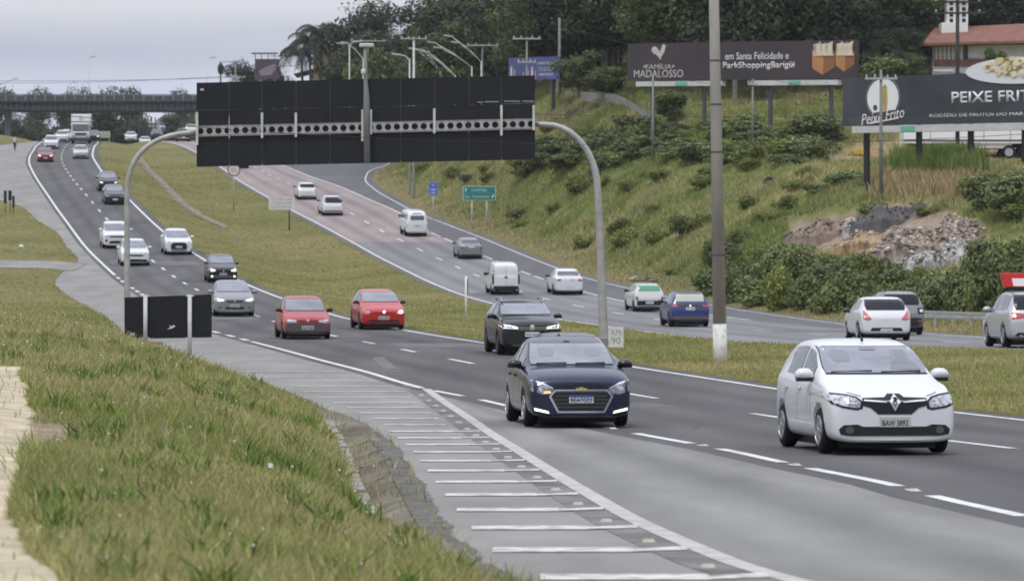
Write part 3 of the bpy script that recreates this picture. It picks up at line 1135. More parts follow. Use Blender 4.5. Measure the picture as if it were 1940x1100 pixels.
GA, GB = 'vehicles coming down the near carriageway', 'vehicles driving away on the far carriageway'


def placeA(car, name, label, cat, px_, py_, **k):
    d = dA(py_)
    return car.make(name, label, cat, (px_ - CX) / F * d, d, zA, AC, False, GA, **k)


def placeB(car, name, label, cat, px_, py_, **k):
    d = dB(py_)
    return car.make(name, label, cat, (px_ - CX) / F * d, d, zB, BC, True, GB, **k)


def ring_badge(car, z, r=.06, m=None, view='front', off=.012):
    car.patch('emblem', ell(0, z, r, r), view, m or chrome, off=off)
    return car


# ---------------- white hatchback with the diamond badge (nearest)
c = Car(4.06, 1.733, prof('hatch', 4.06, 1.53, .165, nose=.76, cowl=1.10, wst=1.88, roof=2.45, rr=3.74, tail=3.97, ch=1.03, belt=.95, wroof=.75), .82, 2.59, .305, white)
c.glassy(1.10, 1.88, (3.74, 3.97), [(1.45, 2.24), (2.36, 3.22)], ins=.955)
hl = [(.43, .61), (.50, .59), (.70, .62), (.81, .665), (.855, .78), (.84, .82), (.62, .795), (.50, .765), (.42, .70)]
c.both('headlight_surround', hl, 'front', blackp, off=.006, cell=.06)
c.both('headlight', [(.465, .63), (.51, .617), (.69, .648), (.79, .69), (.825, .775), (.81, .79), (.62, .768), (.52, .742), (.455, .695)], 'front', lampg, off=.012, cell=.06)
c.patch('grille', [(-.43, .745), (-.43, .65), (-.32, .62), (-.22, .535), (.22, .535), (.32, .62), (.43, .65), (.43, .745), (.13, .755), (.08, .80), (-.08, .80), (-.13, .755)], 'front', blackp, off=.008, cell=.06)
c.both('grille_bar', [(.11, .688), (.41, .706), (.41, .722), (.11, .706)], 'front', chrome, off=.016)
c.patch('bumper_intake', [(-.72, .275), (-.60, .255), (.60, .255), (.72, .275), (.74, .34), (.68, .395), (.50, .405), (.42, .375), (-.42, .375), (-.50, .405), (-.68, .395), (-.74, .34)], 'front', blackp, off=.012, cell=.05)
c.patch('emblem', [(0, .79), (.075, .70), (0, .575), (-.075, .70)], 'front', chrome, off=.022)
c.patch('emblem_centre', [(0, .735), (.03, .695), (0, .635), (-.03, .695)], 'front', blackp, off=.027)
c.plate(.435, 'front', 'BAW 3892', plate_g)
c.mirrors(1.42, 1.03)
for sx in (-1, 1):
    c.part('mirror_base', MB().box((sx * .93, 1.40, .97), (.22, .09, .05)), blackp)
for x0 in (-.62, .05):
    y0 = c.hit(x0, 1.075, 'front')
    c.part('wiper', MB().tube([(x0, c.hit(x0, 1.07, 'front') - .02, 1.075), (x0 + .55, c.hit(x0 + .5, 1.085, 'front') - .03, 1.09)], .012, 6), blackp)
c.part('antenna', MB().tube([(0, 2.05, 1.49), (0, 2.09, 1.53)], .02, 8).tube([(0, 2.07, 1.52), (-.03, 2.3, 1.72)], .005, 5), blackp)
for v in ('left', 'right'):
    for ys in (1.36, 2.28, 3.16):
        c.patch('door_seam', [(ys, .30), (ys + .016, .30), (ys + .016, .95), (ys, .95)], v, greyp, off=.002, depth=.004, cell=.2)
    for ys in (2.02, 2.95):
        c.patch('door_handle', rect(ys, .83, ys + .2, .865, .012), v, white, off=.03)
for x0 in (-.42, .40):
    c.patch('headrest', rect(x0 - .13, 1.20, x0 + .13, 1.36, .06), 'front', glass_in, off=.0135, depth=.004, cell=.07)
c.patch('driver_shape', [(.20, 1.10), (.62, 1.10), (.58, 1.19), (.48, 1.22), (.50, 1.30), (.45, 1.36), (.38, 1.36), (.33, 1.30), (.35, 1.22), (.24, 1.19)], 'front', glass_in2, off=.015, depth=.004, cell=.07)
c.patch('inner_mirror', rect(-.11, 1.355, .11, 1.405, .02), 'front', glass_in2, off=.015, depth=.004, cell=.07)
c.both('fog_lamp_housing', ell(.60, .33, .055, .05, 12), 'front', greyp, off=.018)
for sx in (-1, 1):
    c.patch('hood_edge_seam', [(sx * .44, .765), (sx * .60, .815), (sx * .60, .823), (sx * .44, .775)][::sx], 'front', greyp, off=.004, depth=.004, cell=.06)
c.patch('hood_seam', [(-.70, 1.045), (.70, 1.045), (.70, 1.055), (-.70, 1.055)], 'front', greyp, off=.003, depth=.004)
c.wheels(rimm, .19, 7)
placeA(c, 'hatchback', 'white hatchback nearest the camera with diamond badge and grey plate BAW 3892', 'car', 1670, 859, yaw=R(-1.2))

# ---------------- navy sedan with gold cross badge, indicator on
c = Car(4.40, 1.731, prof('sedan', 4.40, 1.47, .17, nose=.80, cowl=1.22, wst=2.0, roof=2.5, rr=3.35, tail=3.88, ch=.985, belt=.92, wroof=.735, deckz=1.06), .85, 2.60, .305, navy)
c.glassy(1.22, 2.0, (3.35, 3.88), [(1.58, 2.30), (2.42, 3.15)], ins=.955)
hl = [(.46, .56), (.62, .545), (.80, .60), (.87, .68), (.86, .77), (.78, .775), (.62, .72), (.45, .64)]
c.both('headlight', hl, 'front', lampdk, off=.007, cell=.09)
c.both('headlight_trim', [(.47, .635), (.64, .71), (.80, .765), (.80, .78), (.62, .735), (.46, .655)], 'front', chrome, off=.010, cell=.09)
c.both('headlight_lens', ell(.62, .635, .075, .055, 12), 'front', lampg, off=.011)
c.patch('indicator', [(-.62, .56), (-.50, .565), (-.50, .60), (-.60, .60)], 'front', lampamb, off=.014)
hexo = [(-.43, .625), (-.53, .515), (-.39, .245), (.39, .245), (.53, .515), (.43, .625)]
hexi = [(-.41, .60), (-.49, .515), (-.365, .275), (.365, .275), (.49, .515), (.41, .60)]
c.patch('grille_frame', hexo, 'front', chrome, off=.012, cell=.06)
c.patch('grille', hexi, 'front', blackp, off=.02, cell=.06)
for z in (.34, .40, .46, .52, .58):
    xx = .36 + (z - .275) * .5 if z < .52 else .42
    c.patch('grille_bar', [(-xx, z - .006), (xx, z - .006), (xx, z + .006), (-xx, z + .006)], 'front', greyp, off=.026, depth=.006)
c.patch('upper_grille', [(-.45, .655), (.45, .655), (.42, .695), (-.42, .695)], 'front', blackp, off=.005)
c.both('daytime_light', [(.52, .235), (.75, .285), (.76, .33), (.54, .275)], 'front', lampon, off=.02)
c.both('fog_recess', [(.50, .21), (.82, .25), (.83, .42), (.60, .36)], 'front', blackp, off=.005)
c.patch('lower_lip', rect(-.62, .175, .62, .20, .01), 'front', greyp, off=.012)
c.patch('emblem', [(-.085, .617), (-.03, .617), (-.03, .60), (.03, .60), (.03, .617), (.085, .617), (.095, .648), (.03, .648), (.03, .665), (-.03, .665), (-.03, .648), (-.095, .648)], 'front', gold, off=.026)
c.plate(.465, 'front', 'BEA7G23', plate_w, top=plate_b)
c.mirrors(1.52, 1.0, blk)
for x0 in (-.60, .05):
    c.part('wiper', MB().tube([(x0, c.hit(x0, 1.02, 'front') - .02, 1.03), (x0 + .5, c.hit(x0 + .45, 1.03, 'front') - .03, 1.04)], .011, 6), blackp)
for x0 in (-.40, .38):
    c.patch('headrest', rect(x0 - .13, 1.13, x0 + .13, 1.28, .06), 'front', glass_in, off=.0135, depth=.004, cell=.07)
c.patch('mirror_mount', rect(-.05, 1.31, .05, 1.39, .01), 'front', blackp, off=.008)
c.part('antenna', MB().box((0, 3.1, 1.475), (.05, .16, .05), taper=.5), blk)
for v in ('left', 'right'):
    for ys in (1.46, 2.36):
        c.patch('door_seam', [(ys, .30), (ys + .012, .30), (ys + .012, .92), (ys, .92)], v, blackp, off=.002, depth=.004, cell=.2)
    for ys in (2.1, 3.0):
        c.patch('door_handle', rect(ys, .80, ys + .2, .84, .012), v, navy, off=.03)
c.wheels(rimm, .19, 5)
placeA(c, 'sedan', 'navy blue sedan with hexagonal chrome grille, lit amber indicator and plate BEA7G23', 'car', 1089, 808, yaw=R(-2.9))

# ---------------- black coupe SUV
c = Car(4.27, 1.757, prof('hatch', 4.27, 1.54, .22, nose=.90, cowl=1.2, wst=1.95, roof=2.4, rr=3.5, tail=4.0, ch=1.10, belt=1.03, wroof=.735), .86, 2.57, .33, blk)
c.glassy(1.2, 1.95, (3.3, 3.95), [(1.55, 2.28), (2.4, 3.2)], ins=.955)
c.both('headlight', [(.40, .74), (.80, .755), (.86, .83), (.78, .86), (.42, .80)], 'front', lampon, off=.008)
c.both('headlight_core', [(.52, .755), (.76, .77), (.80, .815), (.56, .80)], 'front', lampdk, off=.012)
c.patch('grille_bar', rect(-.42, .765, .42, .785), 'front', chrome, off=.010)
c.patch('grille_bar', rect(-.42, .715, .42, .73), 'front', chrome, off=.010)
c.patch('grille', rect(-.43, .70, .43, .80), 'front', blackp, off=.004)
c.patch('bumper_intake', [(-.70, .34), (.70, .34), (.62, .56), (.50, .62), (-.50, .62), (-.62, .56)], 'front', blackp, off=.005)
c.patch('skid_plate', rect(-.55, .265, .55, .30, .01), 'front', greyp, off=.012)
ring_badge(c, .775, .075)
c.plate(.59, 'front', 'BDX 4J17', plate_w)
c.mirrors(1.5, 1.06, blk)
for sx in (-1, 1):
    c.part('roof_rail', MB().tube([(sx * .60, 1.95, 1.49), (sx * .605, 2.05, 1.57), (sx * .605, 3.0, 1.57), (sx * .59, 3.2, 1.50)], .018, 6), rimm)
c.wheels(rim_dk, .2, 5)
placeA(c, 'crossover', 'black crossover with lit white headlights and chrome roof rails behind navy sedan', 'car', 1000, 672, yaw=R(-2))

# roof of a dark car just behind the navy sedan
c = Car(4.2, 1.5, prof('suv', 4.2, 1.39, .17, nose=.75, cowl=1.15, wst=1.9, roof=2.4, rr=3.7, tail=4.05, ch=.98, belt=.93), .85, 2.55, .31, dgrey)
c.glassy(1.15, 1.9, (3.7, 4.05), [(1.5, 2.25), (2.35, 3.1), (3.2, 3.6)])
c.both('headlight', [(.45, .70), (.82, .72), (.84, .80), (.46, .76)], 'front', lampg)
c.patch('grille', rect(-.4, .62, .4, .76, .03), 'front', blackp)
c.wheels(rimm)
placeA(c, 'hatchback', 'dark grey car almost hidden behind the navy sedan, only its roof showing', 'car', 1103, 764)

# ---------------- red cars
c = Car(3.73, 1.61, prof('hatch', 3.73, 1.42, .17, nose=.66, cowl=.98, wst=1.62, roof=2.1, rr=3.1, tail=3.55, ch=.90, belt=.86, wroof=.75), .75, 2.44, .28, red)
c.glassy(.98, 1.62, (3.1, 3.55), [(1.28, 2.05), (2.15, 2.85)], ins=.95)
c.both('headlight', [(.36, .55), (.60, .535), (.76, .565), (.78, .64), (.58, .655), (.37, .62)], 'front', lampg)
c.patch('grille', rect(-.34, .585, .34, .635, .015), 'front', blackp)
c.patch('bumper', [(-.79, .22), (-.6, .18), (.6, .18), (.79, .22), (.795, .47), (.6, .515), (-.6, .515), (-.795, .47)], 'front', greyp, off=.02, cell=.1)
ring_badge(c, .61, .04)
c.plate(.38, 'front', 'AKT 2841', plate_g)
c.mirrors(1.2, .93, blackp, .2, .13)
c.wheels(rim_dk, .16, 4)
placeA(c, 'hatchback', 'faded red hatchback with grey front bumper and black mirrors', 'car', 579, 642, yaw=R(-1))

c = Car(3.90, 1.656, prof('hatch', 3.9, 1.46, .17, nose=.70, cowl=1.02, wst=1.75, roof=2.3, rr=3.4, tail=3.75, ch=.98, belt=.91, wroof=.735), .80, 2.465, .29, red2)
c.glassy(1.02, 1.75, (3.4, 3.75), [(1.35, 2.12), (2.22, 3.0)], ins=.95)
c.both('headlight', [(.46, .60), (.62, .565), (.76, .615), (.80, .72), (.72, .745), (.50, .645)], 'front', lampg)
c.patch('headlight_bulb', ell(.62, .645, .09, .055, 10), 'front', lampon, off=.012)
c.patch('grille', [(-.42, .60), (.42, .60), (.44, .64), (-.44, .64)], 'front', dred)
c.patch('bumper_intake', [(-.60, .29), (.60, .29), (.52, .37), (-.52, .37)], 'front', blackp)
c.patch('lower_lip', rect(-.72, .2, .72, .26, .02), 'front', blackp)
ring_badge(c, .625, .065)
c.plate(.43, 'front', 'AUV 7302', plate_g)
c.mirrors(1.3, .98, blk, .2, .14)
c.wheels(rim_dk, .17, 5)
placeA(c, 'hatchback', 'bright red hatchback with round chrome badge in the lane beside the grass median', 'car', 722, 624)

# ---------------- silver sedan and dark hatch
c = Car(4.5, 1.73, prof('sedan', 4.5, 1.50, .17, nose=.76, cowl=1.15, wst=1.95, roof=2.5, rr=3.4, tail=3.95, ch=1.0, belt=.94, wroof=.735, deckz=1.1), .9, 2.6, .31, silver)
c.glassy(1.15, 1.95, (3.4, 3.95), [(1.5, 2.25), (2.36, 3.15)], ins=.955)
c.both('headlight', [(.44, .66), (.66, .635), (.80, .69), (.82, .755), (.70, .76), (.46, .70)], 'front', lampon)
c.patch('grille', [(-.30, .58), (.30, .58), (.36, .69), (-.36, .69)], 'front', blackp)
c.patch('grille_bar', rect(-.34, .63, .34, .645), 'front', chrome, off=.012)
c.patch('bumper_intake', rect(-.40, .31, .40, .41, .04), 'front', blackp)
c.both('fog_light', ell(.62, .38, .06, .04, 10), 'front', greyp)
ring_badge(c, .64, .05)
c.plate(.45, 'front', 'AVM 5519', plate_g)
c.mirrors(1.45, 1.0)
c.wheels(rimm)
placeA(c, 'sedan', 'silver sedan with both headlights lit following the dark hatchback', 'car', 442, 599)

c = Car(3.85, 1.65, prof('hatch', 3.85, 1.53, .17, nose=.78, cowl=1.02, wst=1.72, roof=2.25, rr=3.4, tail=3.72, ch=1.04, belt=.97, wroof=.735), .78, 2.465, .29, blk)
c.glassy(1.02, 1.72, (3.4, 3.72), [(1.35, 2.1), (2.2, 2.95)], ins=.95)
c.both('headlight', [(.42, .66), (.62, .62), (.78, .68), (.80, .78), (.68, .79), (.44, .71)], 'front', lampon)
c.both('fog_light', ell(.62, .36, .065, .06, 10), 'front', lampon)
c.patch('grille', [(-.40, .60), (.40, .60), (.42, .68), (-.42, .68)], 'front', blackp)
c.patch('bumper_intake', rect(-.5, .27, .5, .42, .04), 'front', greyp)
ring_badge(c, .65, .06)
c.plate(.48, 'front', 'AXB 1066', plate_g)
c.mirrors(1.3, 1.05, blk, .2, .14)
c.wheels(rim_dk, .17)
placeA(c, 'hatchback', 'black hatchback with headlights and fog lights lit', 'car', 421, 535)

# ---------------- three white SUVs by the left gantry post
c = Car(4.46, 1.825, prof('suv', 4.46, 1.62, .2, nose=.90, cowl=1.15, wst=1.9, roof=2.4, rr=3.8, tail=4.25, ch=1.08, belt=1.03, wroof=.725), .92, 2.64, .34, white)
c.glassy(1.15, 1.9, (3.8, 4.25), [(1.5, 2.3), (2.4, 3.2), (3.3, 3.7)], ins=.95)
c.patch('grille', [(-.50, .36), (.50, .36), (.54, .60), (.46, .75), (.34, .82), (-.34, .82), (-.46, .75), (-.54, .60)], 'front', blackp, off=.008)
c.both('headlight', [(.52, .80), (.84, .83), (.85, .92), (.60, .90)], 'front', lampg)
c.patch('skid_plate', rect(-.5, .26, .5, .33, .01), 'front', greyp, off=.012)
c.both('wheel_arch_trim', [(.72, .24), (.90, .26), (.89, .5), (.8, .42)], 'front', blackp)
c.plate(.53, 'front', 'SDR 3E80', plate_w)
c.mirrors(1.45, 1.12, None, .24, .17)
c.wheels(rimm)
placeA(c, 'suv', 'white SUV with big black trapezoid grille in the lane beside the median', 'car', 337, 482)

c = Car(4.4, 1.80, prof('suv', 4.4, 1.60, .2, nose=.88, cowl=1.15, wst=1.9, roof=2.4, rr=3.7, tail=4.2, ch=1.06, belt=1.01, wroof=.725), .88, 2.6, .33, white)
c.glassy(1.15, 1.9, (3.7, 4.2), [(1.5, 2.3), (2.4, 3.2), (3.3, 3.65)], ins=.95)
c.patch('grille', [(-.44, .60), (.44, .60), (.50, .70), (-.50, .70)], 'front', blackp, off=.008)
c.both('headlight', [(.52, .70), (.82, .74), (.84, .82), (.60, .80)], 'front', lampg)
c.patch('bumper_intake', rect(-.72, .25, .72, .42, .05), 'front', blackp)
c.plate(.50, 'front', None, plate_w)
c.mirrors(1.45, 1.08, None, .24, .16)
c.wheels(rimm)
placeA(c, 'suv', 'white SUV with slim black grille passing right behind the curved gantry post', 'car', 255, 503)

c = Car(4.55, 1.90, prof('suv', 4.55, 1.72, .22, nose=.98, cowl=1.12, wst=1.8, roof=2.3, rr=3.9, tail=4.35, ch=1.14, belt=1.08, wroof=.77), .88, 2.74, .36, white)
c.glassy(1.12, 1.8, (3.9, 4.35), [(1.45, 2.3), (2.4, 3.2), (3.3, 3.8)], ins=.95)
c.patch('grille', rect(-.46, .76, .46, .86, .02), 'front', blackp, off=.008)
c.both('headlight', [(.52, .78), (.84, .80), (.85, .92), (.54, .90)], 'front', lampg)
c.both('fog_light', ell(.70, .55, .09, .09, 10), 'front', blackp)
c.patch('bumper_intake', [(-.56, .34), (.56, .34), (.44, .52), (-.44, .52)], 'front', blackp)
c.plate(.64, 'front', None, plate_w)
c.mirrors(1.4, 1.2, None, .24, .18)
c.wheels(rimm)
placeA(c, 'suv', 'tall boxy white SUV with black roof pillars behind the slim grilled one', 'car', 220, 470)

# ---------------- far end of the near carriageway
c = Car(4.2, 1.75, prof('hatch', 4.2, 1.50, .18, nose=.80, cowl=1.12, wst=1.85, roof=2.4, rr=3.6, tail=4.0, ch=1.02, belt=.97), .85, 2.55, .31, dgrey)
c.glassy(1.12, 1.85, (3.6, 4.0), [(1.5, 2.25), (2.35, 3.1)])
c.both('headlight', [(.45, .66), (.80, .68), (.82, .76), (.46, .72)], 'front', lampg)
c.patch('grille', rect(-.45, .60, .45, .72, .03), 'front', chrome)
c.patch('grille_mesh', rect(-.42, .61, .42, .68, .03), 'front', blackp, off=.012)
c.patch('bumper_intake', rect(-.75, .24, .75, .45, .05), 'front', blackp)
c.plate(.44, 'front', None, plate_w)
c.mirrors(1.4, 1.0, blk)
c.wheels(rimm)
placeA(c, 'hatchback', 'dark grey hatchback with chrome grille right of the curved post top', 'car', 217, 387)
c = Car(4.3, 1.78, prof('suv', 4.3, 1.60, .2, nose=.88, cowl=1.15, wst=1.85, roof=2.4, rr=3.7, tail=4.1, ch=1.06, belt=1.02), .85, 2.6, .33, dgrey)
c.glassy(1.15, 1.85, (3.7, 4.1), [(1.5, 2.25), (2.35, 3.1)])
c.both('headlight', [(.48, .72), (.82, .74), (.84, .82), (.5, .80)], 'front', lampon)
c.patch('grille', rect(-.45, .6, .45, .8, .03), 'front', blackp)
c.mirrors(1.4, 1.1, blk)
c.wheels(rimm)
placeA(c, 'suv', 'dark SUV with lit headlights following the dark grey hatchback', 'car', 205, 362)
c = Car(4.0, 1.70, prof('hatch', 4.0, 1.48, .17, nose=.76, cowl=1.05, wst=1.8, roof=2.3, rr=3.5, tail=3.85, ch=1.0, belt=.93), .82, 2.5, .3, dred)
c.glassy(1.05, 1.8, (3.5, 3.85), [(1.4, 2.15), (2.25, 3.0)], mws=glass)
c.both('headlight', [(.44, .62), (.78, .64), (.80, .74), (.5, .72)], 'front', lampon)
c.patch('bumper_intake', rect(-.6, .24, .6, .4, .05), 'front', blackp)
c.plate(.46, 'front', None, plate_w)
c.mirrors(1.35, .98, dred)
c.wheels(rim_dk)
placeA(c, 'hatchback', 'dark red car near the top of the slope by the left edge line', 'car', 86, 307)
c = Car(4.0, 1.70, prof('hatch', 4.0, 1.48, .17, nose=.76, cowl=1.05, wst=1.8, roof=2.3, rr=3.5, tail=3.85, ch=1.0, belt=.93), .82, 2.5, .3, silver2)
c.glassy(1.05, 1.8, (3.5, 3.85), [(1.4, 2.15), (2.25, 3.0)], mws=glass)
c.both('headlight', [(.44, .62), (.78, .64), (.80, .74), (.5, .72)], 'front', lampg)
c.patch('bumper_intake', rect(-.6, .24, .6, .4, .05), 'front', blackp)
c.mirrors(1.35, .98, silver2)
c.wheels(rim_dk)
placeA(c, 'hatchback', 'light silver car driving ahead of the white box truck', 'car', 153, 301)
cw = Car(4.1, 1.74, prof('suv', 4.1, 1.58, .18, nose=.85, cowl=1.1, wst=1.8, roof=2.3, rr=3.6, tail=3.95, ch=1.04, belt=1.0), .84, 2.5, .32, white)
cw.glassy(1.1, 1.8, (3.6, 3.95), [(1.45, 2.15), (2.25, 3.0)], mws=glass)
cw.both('headlight', [(.44, .68), (.78, .70), (.80, .80), (.5, .78)], 'front', lampg)
cw.patch('bumper_intake', rect(-.6, .24, .6, .44, .05), 'front', blackp)
cw.mirrors(1.35, 1.05)
cw.wheels(rim_dk)
placeA(cw, 'hatchback', 'white car first of the far queue, left of the box truck', 'car', 97, 282)
cw.make('hatchback', 'second white car of the far queue beside the box truck', 'car', (118 - CX) / F * 470, 470, zA, AC, False, GA)
cw.make('hatchback', 'white car last of the far queue under the bridge', 'car', (129 - CX) / F * 490, 490, zA, AC, False, GA)
c = Car(4.1, 1.74, prof('hatch', 4.1, 1.5, .18, nose=.8, cowl=1.1, wst=1.8, roof=2.3, rr=3.6, tail=3.95, ch=1.02, belt=.96), .84, 2.5, .32, dgrey)
c.glassy(1.1, 1.8, (3.6, 3.95), [(1.45, 2.15), (2.25, 3.0)], mws=glass)
c.both('headlight', [(.44, .66), (.78, .68), (.80, .78), (.5, .76)], 'front', lampon)
c.mirrors(1.35, 1.0)
c.wheels(rim_dk)
c.make('hatchback', 'dark car half hidden behind the right side of the box truck', 'car', (177 - CX) / F * 478, 478, zA, AC, False, GA)

# ---------------- white box truck
t = thing('box_truck', 'white box truck with round emblem above its cab near the bridge', 'truck', (0, 0, 0), group=GA)
td = 462.
tb = MB()
tb.box((0, 1.05, 1.55), (2.3, 2.1, 2.1)).box((0, .02, 1.05), (2.25, .3, .9))
tb.build('cab', [white], t, bevel=.09)
MB().box((0, 5.6, 2.25), (2.5, 6.8, 2.65)).build('cargo_box', [white], t, bevel=.03)
MB().box((0, 2.0, 3.15), (2.46, .5, .85), taper=.97).build('cargo_front', [white], t, bevel=.05)
MB().box((0, -.03, 2.0), (2.05, .1, .85)).build('windshield', [glass_ws], t, bevel=.02)
MB().box((0, -.16, 1.2), (1.4, .06, .3)).build('grille', [greyp], t)
for sx in (-1, 1):
    MB().box((sx * .85, -.16, .95), (.4, .06, .2)).build('headlight', [lampg], t)
    MB().box((sx * 1.3, .2, 1.95), (.2, .12, .5)).build('wing_mirror', [blackp], t)
MB().box((0, -.05, .6), (2.3, .3, .35)).build('bumper', [greyp], t, bevel=.03)
lo_ = MB()
lo_.prism(ell(0, 3.12, .3, .3, 16), 1.72, 1.745)
lo_.build('emblem', [mat('emblem_grey', (.3, .32, .3), .6, rgb2=(.55, .56, .5), vscale=6)], t)
for yy in (.9, 5.9, 7.1):
    for sx in (-1, 1):
        o = MB().lathe([(.3, -.14), (.47, -.14), (.5, -.08), (.5, .08), (.47, .14), (.3, .14)], 20, 'X').build('wheel', [rubber], t, True)
        o.location = (sx * 1.05, yy, .5)
        k = MB().lathe([(.3, -.12), (.3, .13), (.1, .1)], 14, 'X').build('rim', [rimm], o)
MB().box((0, 4.5, .8), (.9, 8, .25)).build('chassis', [blackp], t)
tx = float(AC(td + 2) - AC(td - 2)) / 4
t.location = ((153 - CX) / F * td, td, float(zA(td)) + ZC)
t.rotation_euler = (.06, 0, -math.atan(tx))

# ================================================================ far carriageway (rear views)
def rear_common(c, tail_poly, tail_m, plate_z, bumper=None, bm_=None, emblem=None, plate_txt=None):
    c.both('tail_light', tail_poly, 'rear', tail_m, off=.010, cell=.1)
    if bumper:
        c.patch('rear_bumper', bumper, 'rear', bm_ or blackp, off=.012)
    if plate_z:
        c.plate(plate_z, 'rear', plate_txt, plate_w)
    if emblem:
        ring_badge(c, emblem, .05, chrome, 'rear')
    return c


# white hatch with large dark rear window
c = Car(4.28, 1.815, prof('hatch', 4.28, 1.51, .18, nose=.78, cowl=1.1, wst=1.9, roof=2.45, rr=3.55, tail=4.05, ch=1.02, belt=.95, wroof=.75), .88, 2.6, .32, white)
c.glassy(1.1, 1.9, (3.55, 4.05), [(1.5, 2.3), (2.4, 3.2)], mrw=glass_dk, ins=.96, lowin=.02)
rear_common(c, [(.50, .72), (.66, .68), (.86, .74), (.87, 1.0), (.74, 1.02)], tailp, .34, [(-.62, .24), (.62, .24), (.50, .44), (-.50, .44)], plate_txt='AST 2H47')
c.patch('emblem', rect(-.05, .70, .05, .76, .01), 'rear', chrome)
c.mirrors(1.45, 1.0, blk)
c.wheels(rimm)
placeB(c, 'hatchback', 'white hatchback with wide dark rear window seen from behind above the near white car', 'car', 1673, 645, yaw=R(3.2), yawf=0)
# grey boxy SUV beside it
c = Car(4.23, 1.80, prof('suv', 4.23, 1.69, .24, nose=.95, cowl=1.1, wst=1.7, roof=2.2, rr=3.85, tail=4.12, ch=1.12, belt=1.04, wroof=.74), .85, 2.57, .35, silver)
c.glassy(1.1, 1.7, (3.85, 4.12), [(1.4, 2.2), (2.3, 3.1), (3.2, 3.7)], mrw=glass_dk, ins=.94, lowin=.01)
rear_common(c, rect(.60, .80, .86, 1.04, .03), blackp, None, [(-.86, .34), (.86, .34), (.86, .62), (.5, .66), (-.5, .66), (-.86, .62)])
c.both('tail_light_core', rect(.68, .87, .79, .98, .02), 'rear', chrome, off=.016)
c.both('reflector', rect(.62, .50, .78, .55), 'rear', tailp, off=.02)
for sx in (-1, 1):
    c.part('roof_rail', MB().tube([(sx * .6, 1.8, 1.66), (sx * .6, 1.95, 1.73), (sx * .6, 3.5, 1.73), (sx * .59, 3.7, 1.66)], .02, 6), greyp)
c.mirrors(1.4, 1.15, blk)
c.wheels(rimm)
placeB(c, 'suv', 'silver grey boxy SUV partly hidden behind the white hatchback with dark rear window', 'car', 1703, 634, yaw=R(3.2), yawf=0)
# silver SUV at the right edge
c = Car(4.89, 1.88, prof('suv', 4.89, 1.70, .22, nose=.92, cowl=1.2, wst=1.95, roof=2.5, rr=4.3, tail=4.68, ch=1.1, belt=1.03, wroof=.76), .95, 2.89, .36, silver2)
c.glassy(1.2, 1.95, (4.3, 4.68), [(1.6, 2.45), (2.55, 3.4), (3.5, 4.15)], mrw=glass_dk, ins=.95, lowin=.01)
rear_common(c, [(.42, .88), (.84, .84), (.90, .96), (.88, 1.06), (.44, 1.02)], tailr, .92, [(-.80, .30), (.80, .30), (.66, .46), (-.66, .46)])
c.both('exhaust_tip', ell(.55, .36, .07, .035, 10), 'rear', chrome, off=.02)
c.patch('grab_bar', rect(-.4, .99, .4, 1.03), 'rear', chrome, off=.014)
c.mirrors(1.55, 1.12, None, .24, .17)
for v in ('left', 'right'):
    c.patch('sill_trim', rect(1.5, .33, 3.3, .36), v, chrome, off=.01)
c.wheels(rimm, .22, 5)
jr = placeB(c, 'suv', 'silver SUV with red tail lights at the right edge carrying a red roof sign', 'car', 1958, 659, yaw=R(2.5), yawf=0)
js = thing('roof_sign', 'red roof sign with white panel on top of the silver SUV', 'sign')
js.location = jr.matrix_basis @ Vector((0.15, .7, 1.71))
js.rotation_euler = (0, 0, jr.rotation_euler[2] - math.pi)
m_red = mat('sign_red', (.55, .02, .02), .4)
m_wh = mat('sign_white', (.78, .78, .78), .5)
MB().prism([(-.62, .10), (.62, .10), (.72, .52), (-.72, .52)], -.2, .2).build('sign_panel', [m_red], js, bevel=.02)
MB().prism([(-.36, .13), (.36, .13), (.42, .36), (-.42, .36)], -.212, .212).build('white_panel', [m_wh], js)
MB().box((0, -.12, .05), (1.0, .06, .1)).box((0, .12, .05), (1.0, .06, .1)).build('mounting_bar', [blackp], js)

# blue crossover
c = Car(4.2, 1.76, prof('suv', 4.2, 1.57, .2, nose=.88, cowl=1.1, wst=1.8, roof=2.3, rr=3.7, tail=4.02, ch=1.06, belt=1.0, wroof=.735), .85, 2.65, .33, bluep)
c.glassy(1.1, 1.8, (3.7, 4.02), [(1.45, 2.25), (2.35, 3.1), (3.2, 3.6)], mrw=glass_cream, ins=.9, lowin=.02)
c.patch('roof_spoiler', [(-.60, 1.44), (.60, 1.44), (.58, 1.50), (-.58, 1.50)], 'rear', blk, off=.03)
c.patch('tail_band', rect(-.84, .87, .84, 1.0, .03), 'rear', blk, off=.008)
rear_common(c, rect(.55, .89, .82, .97, .02), tailr, .80, [(-.84, .26), (.84, .26), (.84, .50), (-.84, .50)], greyp, .93, plate_txt='SEF 1A93')
c.both('reflector', rect(.58, .37, .76, .41), 'rear', tailp, off=.02)
c.mirrors(1.4, 1.08, blk)
c.wheels(rim_dk)
placeB(c, 'crossover', 'blue crossover with pale rear window left of the concrete utility pole', 'car', 1304, 619, yaw=R(5.3), yawf=0)
